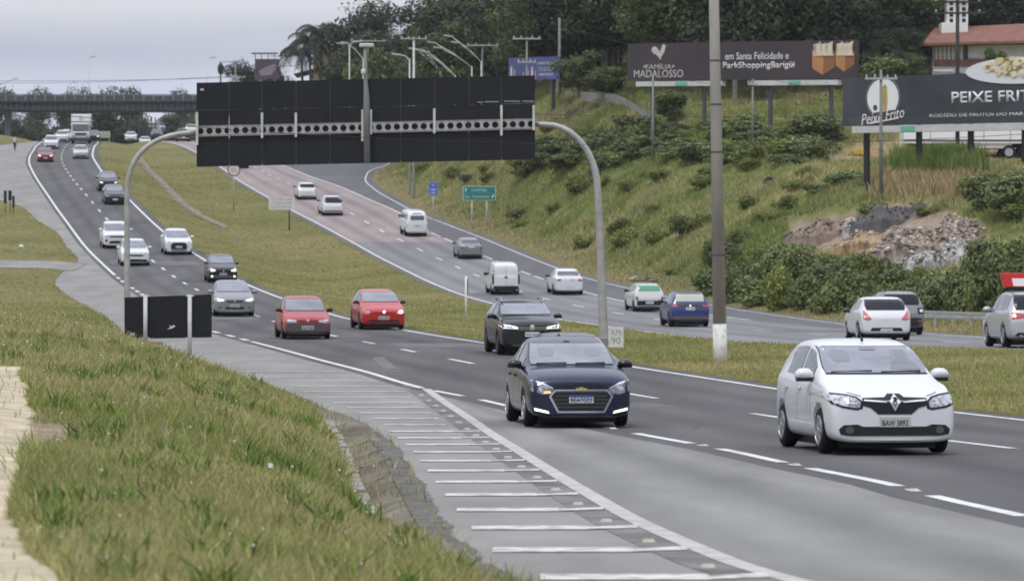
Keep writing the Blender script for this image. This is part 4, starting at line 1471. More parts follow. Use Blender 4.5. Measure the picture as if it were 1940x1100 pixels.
# white little hatch with green rear window and roof load
c = Car(3.69, 1.55, prof('suv', 3.69, 1.45, .17, nose=.76, cowl=.9, wst=1.5, roof=2.0, rr=3.3, tail=3.58, ch=.98, belt=.92, wroof=.74), .7, 2.36, .28, white2)
c.glassy(.9, 1.5, (3.3, 3.58), [(1.2, 2.05), (2.15, 3.1)], mrw=glass_green, ins=.92, lowin=.02)
rear_common(c, rect(.60, .60, .76, .76, .02), blackp, .46, [(-.75, .24), (.75, .24), (.75, .56), (-.75, .56)], blackp, plate_txt='ABK 9021')
c.mirrors(1.2, 1.0, blackp, .2, .14)
c.wheels(rim_dk, .15)
ur = placeB(c, 'hatchback', 'small white hatchback with green rear window and black bumper', 'car', 1227, 590, yaw=R(-2))
ld = thing('roof_load', 'pale curved panels and sticks strapped on the roof of the small white hatchback', 'roof load')
ld.location = ur.matrix_basis @ Vector((0, 0, 1.47))
ld.rotation_euler = (0, 0, ur.rotation_euler[2])
q = MB()
for k in range(9):
    a0, a1 = -.5 + k * .11, -.5 + (k + 1) * .11
    q.add([(a0 + .1, -.6, .32 - .9 * a0 * a0 * .7), (a1 + .1, -.6, .32 - .9 * a1 * a1 * .7), (a1 + .1, .7, .34 - .9 * a1 * a1 * .7), (a0 + .1, .7, .34 - .9 * a0 * a0 * .7)], [(0, 1, 2, 3)])
q.build('curved_panel', [white2], ld).location = (.12, 0, -.02)
q = MB()
for k in range(7):
    q.tube([(-.1 - k * .07, -1.0, .12 + .02 * k), (-.15 - k * .06, .9, .14 + .015 * k)], .022, 5)
q.build('sticks', [greyp], ld)
MB().tube([(-.6, -.5, .05), (.6, -.5, .05)], .02, 6).tube([(-.6, .5, .05), (.6, .5, .05)], .02, 6).box((-.55, .5, .02), (.04, .04, .06)).box((.55, .5, .02), (.04, .04, .06)).box((-.55, -.5, .02), (.04, .04, .06)).box((.55, -.5, .02), (.04, .04, .06)).build('rack', [blackp], ld)
# white sedan
c = Car(4.5, 1.74, prof('sedan', 4.5, 1.48, .17, nose=.76, cowl=1.15, wst=1.95, roof=2.5, rr=3.45, tail=3.98, ch=1.0, belt=.93, wroof=.735, deckz=1.08), .88, 2.62, .31, white)
c.glassy(1.15, 1.95, (3.45, 3.98), [(1.5, 2.25), (2.36, 3.15)], ins=.9)
rear_common(c, [(.48, .82), (.80, .78), (.84, .88), (.80, .93), (.48, .92)], tailr, .52, [(-.8, .2), (.8, .2), (.8, .27), (-.8, .27)])
c.patch('tail_strip', rect(-.24, .84, -.08, .90, .01), 'rear', tailp)
c.mirrors(1.45, 1.0, blk)
c.wheels(rim_dk)
placeB(c, 'sedan', 'white sedan with red tail lights just left of the gantry right post', 'car', 1075, 558, yaw=R(-2))
# white panel van
c = Car(4.38, 1.65, prof('suv', 4.38, 1.87, .2, nose=.85, cowl=1.0, wst=1.65, roof=2.1, rr=4.22, tail=4.34, ch=1.08, belt=1.02, wroof=.80, tailbelt=1.3), .85, 2.72, .30, white)
c.glassy(1.0, 1.65, (4.22, 4.34), [(1.3, 2.0)], mrw=white, ins=.1)
c.both('tail_light', rect(.69, .62, .79, 1.22, .02), 'rear', blackp, off=.012)
c.both('tail_light_lens', rect(.71, 1.10, .77, 1.22, .01), 'rear', tailr, off=.016)
c.both('corner_pillar', [(.70, 1.25), (.78, 1.25), (.70, 1.72), (.66, 1.72)], 'rear', blackp, off=.006)
c.patch('rear_bumper', rect(-.8, .24, .8, .52, .04), 'rear', blackp, off=.02)
c.patch('door_handle', ell(.0, 1.02, .1, .05, 10), 'rear', blackp, off=.02)
c.patch('door_seam', rect(-.006, .55, .006, 1.7), 'rear', greyp, off=.003, depth=.004)
c.plate(.66, 'rear', None, plate_w, x=-.25)
c.mirrors(1.25, 1.1, blackp, .22, .2)
c.wheels(rim_dk)
placeB(c, 'van', 'white windowless panel van with black rear bumper', 'van', 956, 558, yaw=R(-2))
# silver small sedan
c = Car(4.2, 1.68, prof('sedan', 4.2, 1.46, .17, nose=.76, cowl=1.05, wst=1.8, roof=2.3, rr=3.25, tail=3.72, ch=.98, belt=.92, wroof=.735, deckz=1.06), .82, 2.49, .3, silver)
c.glassy(1.05, 1.8, (3.25, 3.72), [(1.4, 2.1), (2.2, 2.95)], ins=.9)
rear_common(c, [(.56, .74), (.78, .70), (.80, .86), (.6, .88)], greyp, .86, [(-.78, .2), (.78, .2), (.78, .34), (-.78, .34)])
c.mirrors(1.35, .98, blk)
c.wheels(rim_dk)
placeB(c, 'sedan', 'silver sedan driving between the old white minibus and the panel van', 'car', 890, 490, yaw=R(-.5))
# old white minibus
kst = [(0, .42, .80, .95, .62, 1.05), (.05, .32, .90, 1.0, .70, 1.2), (.25, .30, .97, 1.15, .80, 1.45), (.55, .3, .99, 1.2, .82, 1.8), (.9, .3, 1.0, 1.2, .8, 1.93), (1.6, .3, 1.0, 1.2, .79, 1.97),
       (3.6, .3, 1.0, 1.2, .79, 1.96), (4.15, .3, .99, 1.2, .79, 1.90), (4.35, .32, .97, 1.18, .80, 1.70), (4.45, .34, .94, 1.05, .82, 1.22), (4.5, .4, .88, .8, .78, .95)]
c = Car(4.5, 1.72, kst, 1.0, 2.4, .33, white)
c.patch('windshield', [(-.6, 1.3), (.6, 1.3), (.56, 1.72), (-.56, 1.72)], 'front', glass)
c.patch('rear_window', rect(-.53, 1.27, .53, 1.62, .08), 'rear', glass, off=.01)
for v in ('left', 'right'):
    for ya in (.9, 1.75, 2.6, 3.4):
        c.patch('side_window', rect(ya, 1.3, ya + .7, 1.7, .06), v, glass)
c.both('tail_light', rect(.72, .72, .81, .95, .02), 'rear', dred, off=.012)
c.patch('vent', rect(-.35, 1.74, .35, 1.80, .02), 'rear', greyp, off=.01)
c.patch('rear_bumper', rect(-.84, .36, .84, .50, .04), 'rear', white, off=.06)
c.patch('engine_lid_seam', rect(-.5, 1.1, .5, 1.115), 'rear', greyp, off=.004, depth=.005)
c.plate(.86, 'rear', None, plate_g)
c.mirrors(.9, 1.4, blackp, .18, .2)
c.wheels(rim_dk, .17)
placeB(c, 'minibus', 'old round cornered white minibus on the reddish pavement', 'minibus', 787, 447, yaw=R(-.5))
# white SUV and white hatch further up
c = Car(4.3, 1.8, prof('suv', 4.3, 1.62, .2, nose=.88, cowl=1.1, wst=1.8, roof=2.3, rr=3.75, tail=4.12, ch=1.06, belt=1.02, wroof=.735), .85, 2.6, .33, white)
c.glassy(1.1, 1.8, (3.75, 4.12), [(1.45, 2.25), (2.35, 3.1)], mrw=glass_dk, ins=1.05, lowin=-.02, topin=-.03)
rear_common(c, [(.74, .90), (.86, .88), (.86, 1.06), (.78, 1.08)], dred, .62, [(-.84, .26), (.84, .26), (.84, .46), (-.84, .46)], greyp)
c.mirrors(1.4, 1.1, blk)
c.wheels(rim_dk)
placeB(c, 'suv', 'white SUV with black rear window and black roof right of the white information sign', 'car', 629, 408, yaw=R(-.5))
c = Car(4.1, 1.75, prof('hatch', 4.1, 1.52, .18, nose=.8, cowl=1.1, wst=1.8, roof=2.3, rr=3.5, tail=3.9, ch=1.02, belt=.97, wroof=.735), .84, 2.5, .31, white)
c.glassy(1.1, 1.8, (3.5, 3.9), [(1.45, 2.2), (2.3, 3.05)], mrw=glass_dk, ins=.95)
rear_common(c, [(.6, .84), (.82, .80), (.84, .94), (.7, .96)], tailp, .7, [(-.7, .22), (.7, .22), (.6, .38), (-.6, .38)])
c.mirrors(1.4, 1.05, blk)
c.wheels(rim_dk)
placeB(c, 'hatchback', 'white hatchback farthest up the reddish pavement below the gantry sign', 'car', 581, 378, yaw=R(-.5))
c = Car(4.3, 1.75, prof('sedan', 4.3, 1.48, .18, nose=.8, cowl=1.1, wst=1.85, roof=2.4, rr=3.3, tail=3.8, ch=1.0, belt=.94, wroof=.735), .86, 2.55, .31, blk)
c.glassy(1.1, 1.85, (3.3, 3.8), [(1.45, 2.2), (2.3, 3.05)])
rear_common(c, [(.6, .78), (.82, .76), (.84, .9), (.6, .9)], dred, .6)
c.mirrors(1.4, 1.0, blk)
c.wheels(rim_dk)
placeB(c, 'sedan', 'black sedan mostly hidden behind the gantry sign beside the speed sign', 'car', 456, 319)

# far group at the crest, seen below the bridge
c = Car(5.2, 1.85, prof('sedan', 5.2, 1.75, .28, nose=.95, cowl=1.3, wst=2.0, roof=2.5, rr=3.2, tail=3.45, ch=1.15, belt=1.08, wroof=.7, deckz=1.12), .95, 3.1, .38, blk)
c.glassy(1.3, 2.0, (3.2, 3.45), [(1.6, 2.3), (2.4, 3.1)])
rear_common(c, [(.76, .85), (.88, .85), (.88, 1.1), (.78, 1.1)], dred, .62, rect(-.86, .42, .86, .56, .03), chrome)
c.mirrors(1.6, 1.25)
c.wheels(rim_dk, .22)
c.make('pickup', 'black pickup truck at the crest just left of the gantry sign', 'car', (347 - CX) / F * 500, 500, zB, BC, True, GB)
cw.make('hatchback', 'bright white car at the crest under the bridge, left of the dark one', 'car', (248 - CX) / F * 545, 545, lambda d: zB(d) * 0 + 21.9, BC, False, GB)
cw.make('hatchback', 'low white car at the crest between the bright white and the dark one', 'car', (275 - CX) / F * 552, 552, lambda d: zB(d) * 0 + 21.5, BC, False, GB)
c = Car(4.4, 1.8, prof('suv', 4.4, 1.65, .2, nose=.9, cowl=1.1, wst=1.8, roof=2.3, rr=3.8, tail=4.2, ch=1.08, belt=1.03), .86, 2.6, .34, dgrey)
c.glassy(1.1, 1.8, (3.8, 4.2), [(1.45, 2.25), (2.35, 3.1)], mws=glass)
c.both('headlight', [(.44, .72), (.78, .74), (.80, .84), (.5, .82)], 'front', lampg)
c.mirrors(1.4, 1.1)
c.wheels(rim_dk)
c.make('suv', 'dark SUV at the crest under the bridge', 'car', (297 - CX) / F * 540, 540, lambda d: zB(d) * 0 + 22.0, BC, False, GB)
c = Car(4.4, 1.8, prof('suv', 4.4, 1.65, .2, nose=.9, cowl=1.1, wst=1.8, roof=2.3, rr=3.8, tail=4.2, ch=1.08, belt=1.03), .86, 2.6, .34, white2)
c.glassy(1.1, 1.8, (3.8, 4.2), [(1.45, 2.25), (2.35, 3.1)], mrw=glass)
rear_common(c, rect(.7, .85, .86, 1.0), dred, .6)
c.mirrors(1.4, 1.1)
c.wheels(rim_dk)
c.make('suv', 'pale SUV behind the black pickup at the crest', 'car', (362 - CX) / F * 530, 530, lambda d: zB(d) * 0 + 22.2, BC, True, GB)
# ================================================================ gantry, signs, poles, bridge, buildings
galv = mat('galvanised_steel', (.36, .36, .34), .55, metal=.25, var=.15, vscale=3)
galv_l = mat('pale_steel', (.5, .5, .48), .6, var=.12, vscale=4)
sign_back = mat('black_sign_back', (.0095, .0105, .014), .5, var=.2, vscale=1.2, spec=.3)
seam_m = mat('panel_seam', (.03, .032, .038), .6)
rust = mat('rusty_streak', (.2, .12, .07), .8)
concp = mat('pole_concrete', (.31, .288, .262), .9, var=.18, vscale=1.5, bump=.3, bscale=30, stretch=(1, 1, .25))
concp2 = mat('pole_concrete_green', (.20, .21, .19), .9, var=.15, vscale=1.0)
whitewash = mat('whitewash', (.66, .66, .64), .85, rgb2=(.4, .39, .36), vscale=5, lo=.5, hi=.75, det=8)
woodp = mat('dark_wood_pole', (.035, .033, .033), .9)
sign_w = mat('sign_white_face', (.55, .55, .52), .6, var=.06, vscale=3)
sign_g = mat('sign_green', (.012, .16, .15), .5)
sign_bl = mat('sign_blue', (.05, .10, .42), .5)
text_w = mat('white_lettering', (.72, .72, .7), .6)
text_gr = mat('faded_grey_lettering', (.26, .27, .27), .7)
text_pg = mat('pale_green_lettering', (.38, .58, .52), .6)

# ---- the big sign gantry, seen from behind
GD = 115.0
k_ = GD / F


def gx(px_):
    return (px_ - CX) * k_


def gzz(py_):
    return ZC - (py_ - CY) * k_


gan = thing('sign_gantry', 'sign gantry of two curved grey posts carrying a long black backed road sign', 'sign gantry', (gx(693), GD, gzz(640)))
o0 = gan.location


def gp(px_, py_, dy=0.0):
    return Vector((gx(px_) - o0.x, dy, gzz(py_) - o0.z))


tilt = lambda px_: -(px_ - 372) * 14 / 642      # the sign climbs a little to the right


def curve(pts, n=10):
    xs = np.array(pts, float)
    t = np.r_[0, np.cumsum(np.hypot(*np.diff(xs, axis=0).T))]
    fx, fy = pchip(t, xs[:, 0]), pchip(t, xs[:, 1])
    q = np.linspace(0, t[-1], n)
    return list(zip(fx(q), fy(q)))


lp = curve([(240, 655), (240, 500), (240, 370), (243, 335), (254, 305), (275, 280), (303, 263), (335, 254), (372, 250)], 30)
MB().tube([gp(x, y, .12) for x, y in lp], [.098 - .022 * i / 29 for i in range(30)], 12).build('post', [galv], gan, True)
rp = curve([(1144, 668), (1141, 560), (1136, 430), (1131, 340), (1120, 300), (1100, 268), (1075, 247), (1048, 237), (1014, 235)], 30)
MB().tube([gp(x, y, .12) for x, y in rp], [.15 - .065 * i / 29 for i in range(30)], 12).build('post', [galv], gan, True)
MB().box(gp(1144, 655, .12), (.5, .5, .5)).build('footing', [conc], gan, bevel=.03)
# panels
xs_ = [372, 434, 497, 561, 625, 690, 759, 823, 888, 950, 1014]
rows_ = [(157, 209), (210, 258), (259, 316)]
for r_, (ya, yb) in enumerate(rows_):
    for a, b in zip(xs_[:-1], xs_[1:]):
        t0, t1 = tilt(a), tilt(b)
        mb = MB()
        P4 = [gp(a + .5, yb + t0, 0), gp(b - .5, yb + t1, 0), gp(b - .5, ya + t1, 0), gp(a + .5, ya + t0, 0)]
        P8 = [p + Vector((0, .05, 0)) for p in P4]
        mb.add(P4 + P8, [(0, 1, 2, 3), (7, 6, 5, 4), (0, 4, 5, 1), (1, 5, 6, 2), (2, 6, 7, 3), (3, 7, 4, 0)])
        mb.build('sign_panel', [sign_back], gan)
for i, x in enumerate(xs_[1:-1]):
    t0 = tilt(x)
    MB().box(gp(x, 185 + t0, -.008), (.03, .014, 50 * k_)).build('seam_strip', [seam_m], gan)
    MB().box(gp(x, 288 + t0, -.008), (.025, .012, 48 * k_)).build('seam_strip', [seam_m], gan)
# perforated beam
bm_ = bmesh.new()
yb0, yb1 = 240, 258
n = 38
bw = gx(1014) - gx(372)
mb = MB()
cellw = bw / n
hh = (yb1 - yb0) * k_
for i in range(n):
    c = Vector((gx(372) - o0.x + (i + .5) * cellw, -.10, gzz((yb0 + yb1) / 2 + tilt(372 + (i + .5) * 642 / n)) - o0.z))
    m_ = 20
    rr_ = min(cellw, hh) * .36
    ring, outr = [], []
    for k in range(m_):
        a = 2 * math.pi * (k + .5) / m_
        ca, sa = math.cos(a), math.sin(a)
        ring.append(c + Vector((ca * rr_, 0, sa * rr_)))
        q = max(abs(ca) / (cellw / 2), abs(sa) / (hh / 2))
        outr.append(c + Vector((ca / q, 0, sa / q)))
    back = [p + Vector((0, .08, 0)) for p in ring]
    mb.add(ring + outr + back, [(k, (k + 1) % m_, m_ + (k + 1) % m_, m_ + k) for k in range(m_)] + [(k, 2 * m_ + k, 2 * m_ + (k + 1) % m_, (k + 1) % m_) for k in range(m_)])
for s_ in (-1, 1):
    t0, t1 = tilt(372), tilt(1014)
    ym = (yb0 + yb1) / 2 + s_ * (yb1 - yb0) / 2
    A, B = gp(372, ym + t0, -.10), gp(1014, ym + t1, -.10)
    w1, w2 = Vector((0, 0, .018)), Vector((0, .10, 0))
    mb.add([A - w1, B - w1, B + w1, A + w1, A - w1 + w2, B - w1 + w2, B + w1 + w2, A + w1 + w2], [(0, 1, 2, 3), (7, 6, 5, 4), (3, 2, 6, 7), (0, 4, 5, 1)])
mb.build('perforated_beam', [galv], gan)
for x, ya, yb in ((374, 213, 275), (497, 214, 262), (561, 214, 260), (687, 208, 268), (703, 208, 255), (823, 206, 253), (950, 200, 257), (1011, 200, 247)):
    MB().box(gp(x, (ya + yb) / 2, -.15), (.075, .05, (yb - ya) * k_)).build('bracket', [galv_l], gan)
MB().box(gp(383, 170, -.006), (.11, .012, .06)).build('sticker', [galv_l], gan)
for xa, xb, y in ((905, 915, 194), (918, 945, 193), (955, 985, 192), (990, 1012, 192)):
    MB().box(gp((xa + xb) / 2, y, -.006), ((xb - xa) * k_, .012, .03)).build('joint_strip', [text_gr], gan)
# slender mast fixed to the middle of the sign
MB().tube([gp(696, 308, -.22), gp(695, 190, -.22), gp(693, 150, -.22), gp(692, 84, -.22)], [.10, .10, .055, .05], 10).build('mast', [concp2], gan, True)
MB().box(gp(695, 87, -.22), (.45, .2, .12)).build('mast_head', [galv_l], gan, bevel=.03)
MB().box(gp(689, 137, -.3), (.14, .12, .16)).build('junction_box', [galv_l], gan, bevel=.03)

# ---- small black backed sign on two posts
sd_ = 90.0
sk = sd_ / F
sg_ = thing('road_sign', 'black backed road sign on two grey posts in the grass at the kerb', 'sign', P(318, 640, sd_))
q0 = sg_.location
for a, b, ta, tb in ((236, 274, 563, 562), (276, 358, 562, 559), (360, 401, 559, 557)):
    A = [P(a, 642 - (a - 236) * .02, sd_), P(b, 642 - (b - 236) * .02, sd_), P(b, tb, sd_), P(a, ta, sd_)]
    A = [p - q0 for p in A]
    B = [p + Vector((0, .03, 0)) for p in A]
    MB().add(A + B, [(0, 1, 2, 3), (7, 6, 5, 4), (0, 4, 5, 1), (1, 5, 6, 2), (2, 6, 7, 3), (3, 7, 4, 0)]).build('sign_panel', [sign_back], sg_)
for x, yb in ((276, 668), (360, 704)):
    zg = gz((x - CX) * sk, sd_)
    a, b = P(x, 558, sd_) - q0, P(x, 600, sd_) - q0
    b.z = zg - .1 - q0.z
    a.y = b.y = -.07
    MB().tube([a, b], .052, 10).build('post', [galv_l], sg_, True)
    for yy in (560, 640):
        MB().box(P(x, yy, sd_) - q0 + Vector((0, -.03, 0)), (.2, .05, .035)).build('clamp', [galv_l], sg_)
# torn sticker and bare patch
MB().prism([((251 - 318) * sk, (640 - 636) * sk), ((255 - 318) * sk, (640 - 637) * sk), ((256 - 318) * sk, (640 - 630) * sk), ((246 - 318) * sk, (640 - 630) * sk), ((246 - 318) * sk, (640 - 634) * sk)], -.006, 0).build('sticker', [galv], sg_)
MB().prism([((316 - 318) * sk, (640 - 624) * sk), ((326 - 318) * sk, (640 - 622) * sk), ((332 - 318) * sk, (640 - 618) * sk), ((330 - 318) * sk, (640 - 615) * sk), ((324 - 318) * sk, (640 - 618) * sk), ((321 - 318) * sk, (640 - 615) * sk), ((322 - 318) * sk, (640 - 620) * sk)], -.006, 0).build('scratch_mark', [galv_l], sg_)
# concrete stub beside it
MB().box((P(293, 655, 92).x, 92, gz(P(293, 655, 92).x, 92) + .1), (.42, .42, .5), rz=.2, taper=.9).build('concrete_block', [m_drain], None, bevel=.03)
tag(bpy.data.objects['concrete_block'], 'weathered concrete block in the grass under the black backed sign', 'concrete block')

# ---- concrete utility pole with whitewashed foot
pd_ = 97.0
px0 = P(1365, 684, pd_)
pz = gz(px0.x, pd_) - .3
up = thing('utility_pole', 'thick brown grey concrete pole with whitewashed foot in the grass median', 'utility pole', (px0.x, pd_, pz))
H_ = 16.0
lean = -.0175
MB().tube([(lean * .0, 0, 0), (lean * H_ / 2, 0, H_ / 2), (lean * H_, 0, H_)], [.18, .14, .105], 16).build('shaft', [concp], up, True)
MB().tube([(0, 0, .05), (lean * 1.3, 0, 1.32)], [.186, .182], 16).build('painted_foot', [whitewash], up, True)
for zz in (3.1, 5.8, 7.05, 8.2):
    MB().tube([(lean * zz, 0, zz), (lean * zz, 0, zz + .05)], [.185 - zz * .005] * 2, 14).build('band', [greyp], up)

# ---- white square plate beside the gantry post
p_ = P(1167, 664, 108)
kp = thing('kilometre_plate', 'small white square plate with faded marks beside the gantry post', 'sign', (p_.x, 108, gz(p_.x, 108)))
MB().prism(rect(-.22, .12, .22, .72, .02), -.02, .0).build('sign_panel', [whitewash], kp)
lettering('KM', text_gr, kp, (0, -.021, .56), .26, .16)
lettering('90', text_gr, kp, (0, -.021, .32), .26, .18)
MB().box((0, .02, .3), (.06, .04, .7)).build('post', [galv], kp)

# ---- slim white marker post
p_ = P(883, 590, 172)
mp_ = thing('marker_post', 'slim white post with small dark plate in the middle of the median', 'marker post', (p_.x, 172, gz(p_.x, 172)))
MB().tube([(0, 0, -.1), (0, 0, 2.15)], .055, 10).build('post', [whitewash], mp_, True)
MB().box((.07, -.02, 1.65), (.05, .03, .75)).build('side_plate', [greyp], mp_)

# ---- speed limit sign and white board on the median
p_ = P(443, 322, 318)
spd = thing('speed_sign', 'round white 80 speed limit sign with red rim below the gantry sign', 'speed sign', (p_.x, 318, gz(p_.x, 318)))
zc_ = p_.z - spd.location.z
MB().tube([(0, .03, -.1), (0, .03, zc_)], .05, 8).build('post', [galv], spd, True)
MB().prism(ell(0, zc_, .56, .56, 28), -.02, 0).build('rim', [mat('sign_rim_red', (.25, .06, .055), .6)], spd)
MB().prism(ell(0, zc_, .45, .45, 28), -.03, -.018).build('sign_face', [sign_w], spd)
lettering('80', text_gr, spd, (0, -.031, zc_), .5, .42, name='number')

p_ = P(548, 424, 292)
inf = thing('information_sign', 'white rectangular sign with three rows of faded text on one dark post', 'sign', (p_.x, 292, gz(p_.x, 292)))
kk = 292 / F
zc_ = P(534, 385, 292).z - inf.location.z
xc_ = (534 - 548) * kk
MB().tube([(0, .04, -.1), (0, .04, zc_ + .4)], .06, 8).build('post', [greyp], inf, True)
MB().box((xc_, 0, zc_), (50 * kk, .04, 25 * kk)).build('sign_panel', [sign_w], inf)
for q, tx_ in ((7.3, 'MANTENHA A FAIXA'), (0, 'DA DIREITA PARA'), (-7.3, 'NAO PARAR')):
    lettering(tx_, text_gr, inf, (xc_, -.021, zc_ + q * kk), 38 * kk, 4.6 * kk)

# ---- blue and green signs on the far verge
p_ = P(821, 383, 303)
bs = thing('blue_sign', 'small blue service sign on the verge left of the green direction sign', 'sign', (p_.x, 303, gz(p_.x, 303)))
kk = 303 / F
zc_ = P(821, 358, 303).z - bs.location.z
MB().tube([(0, .04, -.1), (0, .04, zc_)], .04, 8).build('post', [galv_l], bs, True)
MB().box((0, 0, zc_), (17 * kk, .03, 25 * kk)).build('sign_border', [mat('sign_blue_pale', (.2, .25, .5), .5)], bs)
MB().box((0, -.02, zc_), (14.5 * kk, .02, 22.5 * kk)).build('sign_panel', [sign_bl], bs)
for q, w_, h_ in ((7, 6, 3), (-1.2, 9, 4.4), (-7.6, 9, 3.4)):
    MB().box((0, -.032, zc_ + q * kk), (w_ * kk, .008, h_ * kk)).build('symbol', [mat('sign_pale_blue', (.28, .33, .62), .5)], bs)

p_ = P(908, 405, 292)
gs = thing('direction_sign', 'green two line direction sign with white border on the far verge', 'sign', (p_.x, 292, gz(p_.x, 292)))
kk = 292 / F
zc_ = P(907, 366, 292).z - gs.location.z
for sx in (-14, 14):
    zb_ = gz(p_.x + sx * kk, 292) - gs.location.z
    MB().tube([(sx * kk, .05, zb_ - .1), (sx * kk, .05, zc_)], .05, 8).build('post', [galv_l], gs, True)
MB().box((0, 0, zc_), (63 * kk, .04, 27 * kk)).build('sign_border', [text_pg], gs)
for q in (1, -1):
    MB().box((0, -.025, zc_ + q * 6.3 * kk), (60 * kk, .02, 12 * kk)).build('sign_panel', [sign_g], gs)
lettering('CURITIBA', text_pg, gs, (0 * kk, -.036, zc_ + 5.8 * kk), 30 * kk, 5 * kk)
lettering('Sta. Felicidade', text_pg, gs, (-4 * kk, -.036, zc_ - 6.2 * kk), 47 * kk, 5 * kk)
MB().prism([(-26 * kk, zc_ + 3 * kk), (-24.6 * kk, zc_ + 3 * kk), (-24.6 * kk, zc_ + 6.5 * kk), (-22.8 * kk, zc_ + 6.5 * kk), (-25.3 * kk, zc_ + 10 * kk), (-27.8 * kk, zc_ + 6.5 * kk), (-26 * kk, zc_ + 6.5 * kk)], -.045, -.035).build('arrow', [text_w], gs)
MB().prism([(23 * kk, zc_ - 9 * kk), (24 * kk, zc_ - 10 * kk), (26.5 * kk, zc_ - 6 * kk), (28 * kk, zc_ - 7 * kk), (28 * kk, zc_ - 2.6 * kk), (24 * kk, zc_ - 4 * kk), (25.4 * kk, zc_ - 5 * kk)], -.045, -.035).build('arrow', [text_w], gs)

# ---- three dark sign backs on posts on the left verge
for i, (x, yt, yb, yg, w_, lab) in enumerate(((10, 361, 385, 392, 5.5, 'leftmost dark narrow marker on the left verge'), (19, 361, 380, 395, 6.5, 'middle dark narrow marker on the left verge, tallest of three'), (25.5, 371, 393, 396, 4.5, 'right and lowest dark narrow marker on the left verge'))):
    dd = 287. - i
    kk = dd / F
    X = (x - CX) * kk
    zg = gz(X, dd)
    t = thing('marker', lab, 'marker', (X, dd, zg), group='dark markers on the left verge')
    za_, zb_ = P(0, yt, dd).z - zg, P(0, yb, dd).z - zg
    MB().box((0, 0, (za_ + zb_) / 2), (w_ * kk, .06, abs(za_ - zb_))).build('panel', [blackp], t, bevel=.01)
    MB().tube([(0, .05, -.1), (0, .05, za_)], .035, 6).build('post', [greyp], t)

# ---- guardrail on the far side
g0, g1 = np.array([P(1740, 630, 158).x, 158.]), np.array([P(1990, 645, 140).x, 140.])
gr = thing('guardrail', 'galvanised steel guardrail below the flowering bushes', 'guardrail', (g0[0], g0[1], gz(*g0)))
railprof = [(0, -.16), (-.04, -.13), (-.04, -.06), (.02, -.02), (.02, .02), (-.04, .06), (-.04, .13), (0, .16)]
mb = MB()
n = 14
vs = []
for i in range(n + 1):
    t_ = i / n
    x, y = g0 + (g1 - g0) * t_
    zb_ = float(zB(y)) + ZC + .66
    for dy, dz in railprof:
        vs.append((x - gr.location.x, y - gr.location.y + dy, zb_ + dz - gr.location.z))
m_ = len(railprof)
mb.add(vs, [(i * m_ + k, i * m_ + k + 1, (i + 1) * m_ + k + 1, (i + 1) * m_ + k) for i in range(n) for k in range(m_ - 1)])
mb.build('rail', [galv], gr)
for i in range(8):
    x, y = g0 + (g1 - g0) * (i / 7)
    zg = gz(x, y + .1) - gr.location.z
    zt_ = float(zB(y)) + ZC + .64 - gr.location.z
    MB().box((x - gr.location.x, y - gr.location.y + .09, (zg - .1 + zt_) / 2), (.1, .14, zt_ - zg + .2)).build('post', [galv], gr)

# ---- overpass bridge
BDp = 600.
kb = BDp / F
br = thing('overpass_bridge', 'dark concrete overpass bridge with railing crossing above the road in the distance', 'bridge', P(0, 209, BDp))
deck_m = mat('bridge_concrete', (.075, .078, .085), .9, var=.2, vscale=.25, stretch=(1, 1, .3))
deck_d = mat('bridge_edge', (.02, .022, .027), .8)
rail_m = mat('bridge_railing', (.12, .125, .135), .8)
x0_, x1_ = P(-400, 0, BDp).x - br.location.x, P(700, 0, BDp).x - br.location.x
zz = lambda py_: (209 - py_) * kb
rb = MB().box(((x0_ + x1_) / 2, 4.2, (zz(209) + zz(194)) / 2), (x1_ - x0_, 7.2, zz(194) - zz(209)))
for i in range(int((x1_ - x0_) / .9)):
    rb.box((x0_ + i * .9, .55, zz(201)), (.22, .16, zz(195) - zz(208)), mi=1)
rb.build('girder', [deck_m, mat('bridge_ribs', (.13, .13, .14), .9)], br)
MB().box(((x0_ + x1_) / 2, 4.2, (zz(194.5) + zz(191)) / 2), (x1_ - x0_, 8.6, zz(191) - zz(194.5))).build('deck_slab', [deck_d], br)
for s_ in (0, 8):
    MB().box(((x0_ + x1_) / 2, .3 + s_, zz(179.5)), (x1_ - x0_, .12, .16)).build('handrail', [rail_m], br)
    MB().box(((x0_ + x1_) / 2, .3 + s_, zz(185)), (x1_ - x0_, .1, .7)).build('rail_infill', [mat('bridge_infill', (.06, .065, .075), .8)], br)
    rb = MB()
    for i in range(int((x1_ - x0_) / 1.6)):
        rb.box((x0_ + i * 1.6, .22 + s_, (zz(191) + zz(179)) / 2), (.26, .2, zz(179) - zz(191)))
    rb.build('railing_posts', [mat('railing_post', (.16, .165, .175), .8)], br)
pier_m = mat('pier_concrete', (.17, .165, .155), .9, var=.15, vscale=.6)
for xp, w_ in ((9, 9), (343, 8)):
    xx = P(xp, 0, BDp).x - br.location.x
    MB().box((xx, 4, -6), (w_ * kb, 1.2, 12), taper=1.25).build('pier', [pier_m], br)

